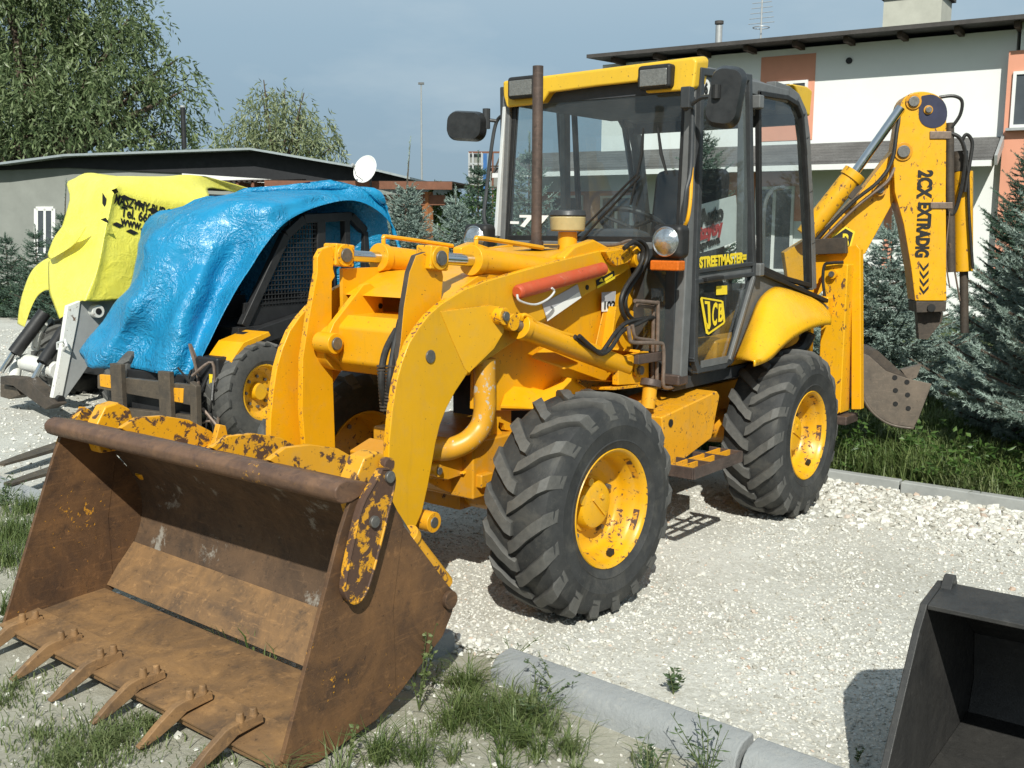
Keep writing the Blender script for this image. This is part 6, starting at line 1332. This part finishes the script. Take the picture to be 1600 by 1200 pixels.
# ------------------------------------------------------------------ compact loaders under tarpaulins
BLU = thing('skid_steer_loader', 'black and yellow skid steer loader with fork carriage under blue tarpaulin', 'skid steer loader', (-1.97, -3.88, 0), R(6))
def lw(q): return MW[BLU.name] @ Vector(q)
def bmk(): return MB()
def skid_wheel(parent, x, s, r=.385, w=.29, yc=.57, rimmat='rim', kn=18, lug=.012):
    wl_ = sub('wheel', parent, (x, yc*s, r-.01)); mb = MB(); h = w/2
    prof = [(r*.52, -h*.8), (r*.62, -h*.98), (r*.82, -h), (r*.93, -h*.88), (r*.98, -h*.55), (r*.985, 0), (r*.98, h*.55), (r*.93, h*.88), (r*.82, h), (r*.62, h*.98), (r*.52, h*.8)]
    mb.lathe(prof, (0, 0, 0), (0, 1, 0), 56); nb = len(mb.v)
    for sd in (1, -1):
        for i in range(kn):
            a = 6.2832*(i+(.5 if sd < 0 else 0))/kn; S_ = []
            for t in (0, .5, 1):
                y = (.01+t*(h*.92))*sd; aa = a+.25*t; rr = r*(.975-.045*t*t)
                for da, dr in ((-.085, -.01), (-.065, lug), (.065, lug), (.085, -.01)): S_.append(Vector(((rr+dr)*math.cos(aa+da), y, (rr+dr)*math.sin(aa+da))))
            mb.add(S_, [(k*4+j, k*4+j+1, k*4+j+5, k*4+j+4) for k in range(2) for j in range(3)]+[(0, 1, 2, 3), (8, 11, 10, 9)])
    o = mb.build('tyre', M['tyre'], wl_, world=False, sharp=30); at = o.data.attributes.new('tread', 'FLOAT', 'POINT'); v_ = np.zeros(len(mb.v), dtype=np.float32)
    for i in range(nb, len(mb.v)):
        if (i-nb) % 4 in (1, 2): v_[i] = 1
    v_[:nb] = .55; at.data.foreach_set('value', v_)
    mb = MB(); mb.lathe([(r*.545, h*.78*s), (r*.55, h*.86*s), (r*.52, h*.86*s), (r*.49, h*.5*s), (r*.40, h*.30*s), (r*.2, h*.28*s), (.001, h*.28*s)], (0, 0, 0), (0, 1, 0), 40); rm = mb.build('rim', M[rimmat], wl_, world=False)
    mb = MB(); mb.cyl((0, h*.26*s, 0), (0, h*.62*s, 0), .07, .06, 18); mb.build('hub', M[rimmat], wl_, world=False)
    for k in range(8):
        a = k*.785; mb = MB(); p = Vector((.115*math.cos(a), h*.28*s, .115*math.sin(a))); mb.cyl(p, p+Vector((0, .02*s, 0)), .012, seg=6); mb.build('wheel_nut', M['pin'], wl_, world=False)
    return wl_
for x in (.62, -.42):
    for s in (1, -1): skid_wheel(BLU, x, s)
def lb(name, mb, mat, bev=.006, par=None, **k): return mb.build(name, M[mat] if isinstance(mat, str) else mat, par or BLU, world=False, bev=bev, **k)
mb = MB(); mb.box2((-1.25, -.40, .22), (.80, .40, .62)); lb('chassis', mb, 'body_black')
mb = MB(); mb.prism([Vector((x, -.60, z)) for x, z in ((-1.30, .55), (-1.25, 1.05), (-1.0, 1.22), (-.85, 1.22), (-.85, .55))], (0, 1.2, 0)); lb('engine_cover', mb, 'body_black', .03)
mb = MB(); mb.prism([Vector((x, .40, z)) for x, z in ((.90, .50), (.90, .64), (.78, .76), (.52, .82), (.50, .785), (.72, .72), (.82, .62), (.83, .50))], (0, .26, 0)); lb('wheel_guard', mb, 'yellow')
mb = MB(); mb.prism([Vector((x, -.52, z-.12)) for x, z in ((.90, .50), (.90, .64), (.78, .76), (.52, .82), (.50, .785), (.72, .72), (.82, .62), (.83, .50))], (0, .26, 0)); lb('wheel_guard', mb, 'yellow')
mb = MB(); mb.box2((-.85, -.42, .62), (.60, .42, .84)); lb('cab_base', mb, 'body_black')
for s in (1, -1):   # caged cab side: uprights, rails, mesh
    cg = None
    pts = [(.52, .38*s, .84), (.04, .38*s, 1.53), (-.16, .38*s, 1.66), (-.74, .38*s, 1.69), (-.93, .38*s, 1.56), (-.95, .38*s, .84)]
    mb = MB()
    for a, b in zip(pts, pts[1:]): mb.bar(a, b, .06, .075, (0, 1, 0))
    mb.bar((-.34, .38*s, .84), (-.36, .38*s, 1.66), .06, .10, (0, 1, 0)); mb.bar((-.68, .38*s, .84), (-.68, .38*s, 1.66), .06, .07, (0, 1, 0)); cg = lb('cab_frame', mb, 'body_black', .008)
    mb = MB(); mb.box2((-.95, .36*s, .84), (.50, .385*s, 1.02)); lb('side_panel', mb, 'body_black', .004)
    mb = MB()
    for i in range(22):
        x = .46-i*.036; z1 = 1.64 if x < .0 else 1.53-(x-.04)/.48*.69
        if z1 > 1.0: mb.bar((x, .388*s, .98), (x, .388*s, z1), .006, .008, (0, 1, 0))
    for j in range(19):
        z = 1.0+j*.036; x1 = .52-(z-.84)/.69*.48 if z < 1.53 else .04-(z-1.53)*1.5; mb.bar((x1, .392*s, z), (-.34, .392*s, z), .006, .008, (0, 1, 0))
    lb('mesh_guard', mb, 'body_black', 0)
mb = MB(); mb.box2((-.74, -.40, 1.66), (-.16, .40, 1.71)); lb('cab_roof', mb, 'body_black', .02)
mb = MB(); mb.box2((-.75, -.25, .84), (-.30, .25, 1.05)); mb.box2((-.74, -.24, 1.05), (-.64, .24, 1.45)); lb('seat', mb, 'seat', .04)
mb = MB(); mb.box2((-.62, -.10, 1.46), (-.56, .10, 1.60)); lb('headrest', mb, 'seat', .02)
for s in (1, -1):   # lift arms and front drop legs under the sheet
    mb = MB(); mb.prism([Vector((x, .41*s, z)) for x, z in ((-1.15, .98), (-1.10, 1.10), (.62, .80), (.92, .50), (.92, .22), (.82, .22), (.80, .46), (.58, .68))], (0, .09*s, 0)); lb('lift_arm', mb, 'body_black')
    mb = MB(); mb.cyl((-.9, .46*s, .62), (.35, .46*s, .76), .035, seg=12); lb('lift_ram', mb, 'body_black', 0)
mb = MB(); mb.box2((.80, -.58, .30), (.95, .58, .50)); lb('front_cross_member', mb, 'body_black')
# tangle of hoses by the carriage
hr = random.Random(9)
for i in range(12):
    y = hr.uniform(.30, .62); z = hr.uniform(.25, .62); P = [(.96, y, z)]
    for k in range(3): P.append((1.0+hr.uniform(-.06, .10), y+hr.uniform(-.12, .12), z+hr.uniform(-.22, .2)))
    mb = MB(); mb.tube(spline(P, 5), hr.uniform(.007, .012), 6); lb('hydraulic_hose', mb, 'hose' if i % 3 else 'pipe', 0)
mb = MB(); mb.box2((.86, .36, .24), (.98, .60, .66)); lb('coupler_side', mb, 'body_black', .02)
mb = MB(); mb.box2((.985, .52, .44), (.99, .555, .54)); lb('sticker', mb, 'yel_ink', 0)
# the fork carriage hangs on the coupler: traced on its own upright plane
fa, fb = U(190, 640, 'y', -4.02), Vector((0, 0, 0)); FX = fa.x
FP = Vector((FX, -4.0, 0)); FN = (Matrix.Rotation(R(6), 3, 'Z') @ Vector((1, 0, 0))); FS = Vector((-FN.y, FN.x, 0))
def Q(px, py, off=0.0): return UP(px, py, FP+FN*off, FN)
def fq(name, pxs, off, th, mat, bev=.006, label=None):
    mb = MB(); mb.prism([Q(a, b, off) for a, b in pxs], FN*-th); return mb.build(name, M[mat], BLU, bev=bev, label=label)
fq('carriage_bar', [(152, 586), (300, 602), (300, 634), (152, 607)], -.02, .05, 'steel_fork'); fq('carriage_bar', [(160, 634), (300, 650), (300, 684), (160, 668)], -.02, .05, 'steel_fork')
fq('carriage_paint', [(155, 585), (176, 587), (177, 608), (156, 604)], -.012, .03, 'yellow_worn'); fq('carriage_paint', [(270, 606), (286, 607), (285, 630), (272, 628)], -.012, .03, 'yellow_worn')
fq('carriage_side', [(296, 596), (306, 604), (308, 690), (298, 690)], .0, .05, 'steel_fork')
fq('carriage_back', [(170, 604), (298, 626), (298, 650), (170, 636)], -.10, .02, 'body_black')
for x0, x1, y0, y1, tip, tz in ((175, 192, 568, 702, (0, 722), .10), (250, 268, 580, 706, (12, 752), .10)):
    a = Q((x0+x1)/2, y0, .0); b = Vector((a.x, a.y, .12)); w_ = (Q(x1, 640, 0)-Q(x0, 640, 0)).length
    mb = MB(); mb.bar(a, b, w_, .045, FS); tn = mb.build('fork_tine', M['steel_fork'], BLU, bev=.006)
    e = U(*tip, 'z', tz); d = (e-b); mb = MB(); nn = 6; V = []
    for i in range(nn+1):
        t = i/nn; c = b.lerp(Vector((e.x, e.y, .09)), t); hw = w_*.5*(1-.25*t**6*2); h_ = .04*(1-.8*t)+.006; sd_ = d.cross(Vector((0, 0, 1))).normalized()
        V += [c+sd_*hw, c-sd_*hw, c-sd_*hw+Vector((0, 0, -h_)), c+sd_*hw+Vector((0, 0, -h_))]
    mb.add(V, [(i*4+j, i*4+(j+1) % 4, (i+1)*4+(j+1) % 4, (i+1)*4+j) for i in range(nn) for j in range(4)]+[(0, 1, 2, 3), (nn*4+3, nn*4+2, nn*4+1, nn*4)]); mb.build('blade', M['steel_fork'], tn)
def drape(name, rows, mats, label, cat, seed, amp=.012, fine=3, thick=.003, extra=None, sub_=5):
    """cloth through rows of control points, with creases"""
    rg = np.random.default_rng(seed); n = sub_
    R1 = [spline(r, n) for r in rows]; cols = list(zip(*R1)); cols = [spline(c, n) for c in cols]; rows2 = list(zip(*cols))
    G = np.array([[tuple(p) for p in r] for r in rows2]); h, w, _ = G.shape
    du = np.gradient(G, axis=1); dv = np.gradient(G, axis=0); N_ = np.cross(du, dv); N_ /= np.linalg.norm(N_, axis=2, keepdims=True)+1e-9
    D_ = np.zeros((h, w)); P3 = G
    for k in range(16):
        f = rg.uniform(1.6, 11); d = rg.normal(size=3); d /= np.linalg.norm(d); ph = rg.uniform(0, 6.28); s = (P3@d)*f+ph+np.sin((P3@np.roll(d, 1))*f*.5+ph)*1.4; D_ += (1-2*np.abs(np.sin(s)))/f
    D_ *= amp/ (np.abs(D_).std()*2+1e-9)
    ed = np.minimum(1, np.minimum(np.arange(w), np.arange(w)[::-1])/3.0)[None, :]*.8+.2
    G2 = G+N_*(D_*ed)[..., None]
    V = G2.reshape(-1, 3); i, j = np.meshgrid(np.arange(h-1), np.arange(w-1), indexing='ij'); a = (i*w+j).ravel(); F = np.stack([a, a+1, a+w+1, a+w], 1)
    if extra:
        for er in extra:
            E1 = [spline(r, n) for r in er]; ec = [spline(c, n) for c in zip(*E1)]; er2 = np.array([[tuple(p) for p in r] for r in zip(*ec)]); hh, ww, _ = er2.shape
            o = len(V); V = np.concatenate([V, er2.reshape(-1, 3)]); i, j = np.meshgrid(np.arange(hh-1), np.arange(ww-1), indexing='ij'); a = (i*ww+j).ravel()+o; F = np.concatenate([F, np.stack([a, a+1, a+ww+1, a+ww], 1)])
    o = np_mesh(name, V, F, mats, label=label, cat=cat, smooth=True); m_ = o.modifiers.new('thick', 'SOLIDIFY'); m_.thickness = thick; return o
# blue sheet: rows from the front hem up over the roof, columns from far side to the near edge
def rayto(px, py, ax, v): return U(px, py, ax, v)
BR = [([(122, 548), (140, 576), (200, 574), (250, 584), (290, 588), (312, 563)], -.92),
      ([(140, 522), (165, 535), (218, 535), (268, 540), (306, 542), (328, 530)], -.98),
      ([(165, 493), (190, 498), (235, 500), (280, 500), (320, 500), (345, 496)], -1.05),
      ([(196, 447), (222, 441), (265, 432), (310, 430), (352, 430), (380, 433)], -1.16),
      ([(208, 388), (237, 370), (290, 360), (340, 358), (388, 362), (420, 375)], -1.30),
      ([(225, 347), (260, 327), (318, 316), (375, 312), (422, 323), (456, 341)], -1.48),
      ([(302, 309), (342, 303), (400, 300), (450, 300), (487, 305), (514, 317)], -1.75),
      ([(418, 297), (450, 294), (490, 290), (522, 290), (547, 298), (564, 314)], -2.15),
      ([(500, 291), (530, 289), (562, 290), (584, 300), (596, 318), (606, 342)], -2.5),
      ([(576, 300), (588, 304), (604, 322), (613, 342), (620, 364), (627, 387)], -2.85),
      ([(598, 318), (606, 330), (614, 350), (619, 375), (624, 400), (629, 440)], -2.98)]
rows = []
FOLD = [(0, -.10, .10, -.14, .06, 0), (0, -.16, .02, -.20, .05, 0), (0, -.20, -.06, -.22, .10, 0), (0, -.22, -.16, -.16, .14, 0), (0, -.22, -.26, -.14, -.02, 0), (0, -.12, -.20, -.26, -.20, 0), (0, -.02, -.08, -.14, -.12, 0), (0, .02, .04, -.02, -.04, 0), (0, 0, 0, 0, 0, 0), (0, 0, 0, 0, 0, 0), (0, 0, 0, 0, 0, 0)]
NE = -3.36
for pxs, xf in BR:
    a = U(*pxs[0], 'x', xf); b = U(*pxs[-1], 'y', NE); da = (a-CP).dot(CF); db = (b-CP).dot(CF); r = []
    for i, q in enumerate(pxs): t = i/(len(pxs)-1); ri_ = BR.index((pxs, xf)); bulge = FOLD[ri_][i]; r.append(UD(q[0], q[1], da+(db-da)*t+bulge))
    far = r[0]+Vector((-.12, -.10, -.10)); far2 = r[0]+Vector((-.3, -.10, -.16-.95*max(0, min(1, (r[0].z-1.1)/.5)))); rows.append([far2, far]+r)
drape('tarpaulin', rows, M['tarp_blue'], 'crumpled shiny blue tarpaulin thrown over the skid steer with forks', 'tarpaulin', 5, .030)
# ---- white loader under the yellow sheet
WH = thing('skid_steer_loader', 'white skid steer loader with black front rams under yellow tarpaulin', 'skid steer loader', (-2.35, -5.85, 0), R(4))
for x in (.50, -.52):
    for s in (1, -1): skid_wheel(WH, x, s, .38, .29, .60, 'steel_dark', lug=.03)
def wb(name, mb, mat, bev=.006): return mb.build(name, M[mat], WH, world=False, bev=bev)
mb = MB(); mb.box2((-1.3, -.44, .25), (.75, .44, .95)); wb('chassis', mb, 'body_black')
mb = MB(); mb.box2((-1.35, -.55, .80), (-.60, .55, 1.45)); wb('engine_cover', mb, 'white_paint', .04)
mb = MB(); mb.box2((-.75, -.44, .95), (.45, .44, 1.90)); wb('cab', mb, 'body_black', .04)
def wq(name, pxs, y, th, mat, bev=.005, label=None):
    mb = MB(); mb.prism([U(a, b, 'y', y) for a, b in pxs], (0, -th, 0)); return mb.build(name, M[mat], WH, bev=bev, label=label)
wq('lift_arm', [(124, 470), (182, 465), (190, 490), (150, 530), (146, 560), (126, 590), (100, 626), (92, 616), (112, 560)], -5.10, .02, 'grey_paint')
wq('lift_arm_face', [(106, 478), (126, 470), (122, 500), (110, 560), (97, 624), (82, 622), (92, 570)], -5.085, .05, 'white_paint')
p = U(149, 486, 'y', -5.08); mb = MB(); mb.cyl(p-Vector((0, .06, 0)), p+Vector((0, .05, 0)), .055, seg=18); mb.cyl(p, p+Vector((0, .055, 0)), .028, seg=14, m=1); mb.build('arm_boss', [M['white_paint'], M['black']], WH, bev=.004)
p = U(94, 624, 'y', -5.06); mb = MB(); mb.cyl(p-Vector((0, .03, 0)), p+Vector((0, .02, 0)), .034, seg=14); mb.build('arm_pin', M['black'], WH)
XR = -.95
for (a, s_, b, r_) in (((70, 488), (22, 552), (4, 580), .058), ((100, 515), (66, 568), (53, 592), .050)):
    A_, S_, B_ = (U(*a, 'x', XR-.25), U(*s_, 'x', XR), U(*b, 'x', XR+.06)); mb = MB(); mb.cyl(A_, S_, r_, seg=20); rm_ = mb.build('tilt_ram', M['body_black'], WH, bev=.003); mb = MB(); mb.cyl(S_, B_, r_*.5, seg=14); mb.build('rod', M['chrome'], rm_)
A_, B_ = U(40, 566, 'x', XR-.1), U(92, 580, 'x', XR-.1); mb = MB(); mb.cyl(A_, B_, .075, seg=20); mb.build('cross_tube', M['white_paint'], WH)
mb = MB(); mb.tube(spline([U(22, 600, 'x', XR), U(24, 580, 'x', XR-.05), U(28, 562, 'x', XR-.1)], 4), .05, 12); mb.build('arm_leg', M['white_paint'], WH)
mb = MB(); mb.tube(spline([U(55, 545, 'x', XR-.2), U(60, 520, 'x', XR-.2), U(68, 508, 'x', XR-.25)], 4), .035, 10); mb.build('guard_bar', M['white_paint'], WH)
P = [U(*q, 'x', XR+.15) for q in ((0, 588), (40, 592), (62, 612), (84, 632), (70, 640), (45, 622), (20, 603), (0, 600))]; mb = MB(); mb.prism(P, (-.12, 0, 0)); mb.build('coupler_plate', M['steel_dark'], WH, bev=.006)
mb = MB(); P = [U(*q, 'x', XR+.1) for q in ((0, 600), (26, 606), (30, 618), (14, 624), (0, 620))]; mb.prism(P, (-.15, 0, 0)); mb.build('coupler_foot', M['steel_fork'], WH, bev=.006)
for k, (a, b) in enumerate((((50, 563), (75, 555)), ((60, 548), (95, 540)), ((45, 575), (60, 545)))): mb = MB(); mb.tube([U(*a, 'x', XR-.3), U(*b, 'x', XR-.3)], .014, 6); mb.build('hydraulic_hose', M['hose'], WH)
mb = MB(); mb.tube([U(90, 536, 'x', XR), U(102, 532, 'x', XR), U(105, 540, 'x', XR), U(98, 548, 'x', XR), U(90, 545, 'x', XR), U(90, 536, 'x', XR)], .012, 8); mb.build('latch_handle', M['silver'], WH)
XW = -1.30; YS = -5.06
def yr(pxs, ridge, xtop, side):
    """one row: left columns on the front (x) face, right columns on the side (y) face"""
    rp_ = U(*pxs[ridge], 'y', side); r = []
    for i, q in enumerate(pxs):
        if i <= ridge: t = (ridge-i)/max(1, ridge); r.append(U(q[0], q[1], 'x', rp_.x-.05*t))
        else: r.append(U(q[0], q[1], 'y', side-.01*(i-ridge)))
    return r
YR = [yr([(92, 498), (108, 485), (124, 471), (132, 470), (150, 471), (178, 469), (200, 470), (250, 480)], 3, 0, -4.98),
      yr([(83, 474), (102, 457), (126, 446), (141, 444), (160, 446), (185, 444), (210, 445), (262, 452)], 3, 0, -4.99),
      yr([(76, 451), (98, 430), (130, 420), (150, 417), (165, 420), (190, 418), (220, 420), (272, 424)], 3, 0, -5.0),
      yr([(76, 404), (102, 390), (140, 372), (160, 368), (175, 370), (200, 372), (235, 372), (285, 375)], 3, 0, -5.02),
      yr([(92, 366), (116, 350), (150, 330), (170, 322), (185, 324), (215, 330), (255, 338), (305, 344)], 3, 0, -5.04),
      yr([(108, 312), (128, 306), (158, 297), (178, 289), (195, 292), (230, 300), (280, 306), (326, 308)], 3, 0, YS)]
tops = [(114, 280), (132, 268), (158, 271), (182, 275), (215, 273), (262, 272), (305, 273), (333, 294)]
b5 = YR[-1]; YR.append([b5[i].lerp(UD(q[0], q[1], (b5[i]-CP).dot(CF)+.45), .999) for i, q in enumerate(tops)])
t6 = YR[-1]; YR.append([p+Vector((-.9, -.25, -.10)) for p in t6])
flap = [[U(*q, 'x', -1.36+.03*i) for q in r] for i, r in enumerate(([(86, 398), (66, 408), (49, 424), (37, 452), (30, 480), (27, 506)], [(84, 425), (66, 430), (52, 444), (42, 468), (36, 490), (33, 509)], [(80, 454), (70, 454), (58, 463), (49, 480), (43, 496), (38, 511)]))]
pocket = [[U(*q, 'x', -1.31+.02*i) for q in r] for i, r in enumerate(([(100, 350), (84, 372), (74, 398)], [(112, 366), (94, 384), (77, 405)], [(136, 352), (118, 380), (84, 402)]))]
ytp = drape('tarpaulin', YR, M['tarp_yellow'], 'bright yellow printed tarpaulin draped over the white skid steer', 'tarpaulin', 8, .011, extra=[flap, pocket])
from mathutils.bvhtree import BVHTree
YB = BVHTree.FromPolygons([v.co.copy() for v in ytp.data.vertices], [tuple(p.vertices) for p in ytp.data.polygons])
def Y(px, py): return U(px, py, 'y', -4.955)
xd = Y(262, 328)-Y(188, 308)
text('MASZYNY BUDOWLANE', M['blk_ink'], ytp, Y(187, 317), xd, (0, 0, 1), .115, 'lettering', fit=.84, bold=.003, cloth=YB)
text('Tel. 660', M['blk_ink'], ytp, Y(199, 337), Y(238, 347)-Y(199, 337), (0, 0, 1), .115, 'lettering', fit=.30, bold=.003, cloth=YB)
text('www.', M['blk_ink'], ytp, Y(198, 351), Y(230, 359)-Y(198, 351), (0, 0, 1), .115, 'lettering', fit=.21, bold=.003, cloth=YB)
for px, py in ((184, 298), (206, 308), (229, 318), (251, 328), (167, 344), (194, 351), (216, 362)):
    mb = MB(); mb.prism([onto(YB, q_, Vector((0, 1, 0))) for q_ in (Y(px-10, py-1), Y(px-2, py-4), Y(px+10, py+2), Y(px+2, py+5))], (0, .002, 0)); mb.build('diamond_mark', M['blk_ink'], ytp)
mb = MB(); q = U(163, 314, 'x', U(178, 289, 'y', YS).x+.05); mb.prism([q+Vector((0, -.02, .07)), q+Vector((0, .03, .02)), q+Vector((0, .02, -.07)), q+Vector((0, -.03, -.02))], (.002, 0, 0)); mb.build('diamond_mark', M['blk_ink'], ytp)
# ------------------------------------------------------------------ dark loading bucket at the lower right
M['dark_bucket'] = rusty('dark_grey_bucket_steel', (.026, .026, .026), (.048, .046, .043), (.014, .014, .014), pale=(.085, .082, .075), rough=.5, scale=4, pale_t=.63)
zt_ = .56
A1 = U(1449, 945, 'z', zt_); A2 = U(1600, 985, 'z', zt_-.015); dw = (A2-A1); dw.z = 0; dw.normalize(); Wd = 1.5
bk_ = thing('loading_bucket', 'dark steel loading bucket standing alone on the gravel in the lower right corner', 'bucket', (A1.x, A1.y, 0))
back_d = U(1478, 905, 'z', zt_+.03)-A1; back_d.z = 0; back_d -= dw*back_d.dot(dw); bd = back_d.normalized()
def Bk(a, b, z): p = A1+dw*a+bd*b; return Vector((p.x, p.y, z))
fl = -(.0)
prof = [(-.02, zt_), (.0, zt_+.004), (.24, zt_+.03), (.27, zt_+.02)]          # top plate
mb = MB(); mb.prism([Bk(0, b, z) for b, z in ((0, zt_-.014), (0, zt_), (.17, zt_+.020), (.22, zt_+.005), (.62, .30), (.66, .12), (.60, .0), (.585, .0), (.64, .12), (.60, .29), (.20, zt_-.010), (.15, zt_+.002), (.03, zt_-.020), (.012, zt_-.016))], dw*Wd); mb.build('shell', M['dark_bucket'], bk_, bev=.003, sharp=40)
mb = MB(); mb.prism([Bk(0, b, 0) for b in (-.42, .60)]+[Bk(0, .60, .018), Bk(0, -.42, .018)], dw*Wd); mb.build('floor_plate', M['dark_bucket'], bk_, bev=.003)
for a in (-.02, Wd):
    mb = MB(); mb.prism([Bk(a, b, z) for b, z in ((-.42, .0), (-.41, .05), (-.30, .17), (-.06, zt_-.06), (-.012, zt_-.014), (0, zt_+.002), (.17, zt_+.022), (.23, zt_+.005), (.64, .30), (.675, .12), (.61, -.0))], dw*.02); mb.build('side_plate', M['dark_bucket'], bk_, bev=.003)
mb = MB(); mb.prism([Bk(.0, b, z) for b, z in ((.12, zt_+.01), (.16, zt_+.045), (.18, zt_+.045), (.21, zt_+.0))], dw*.03); mb.build('corner_lug', M['dark_bucket'], bk_, bev=.003)
bpy.context.view_layer.update()
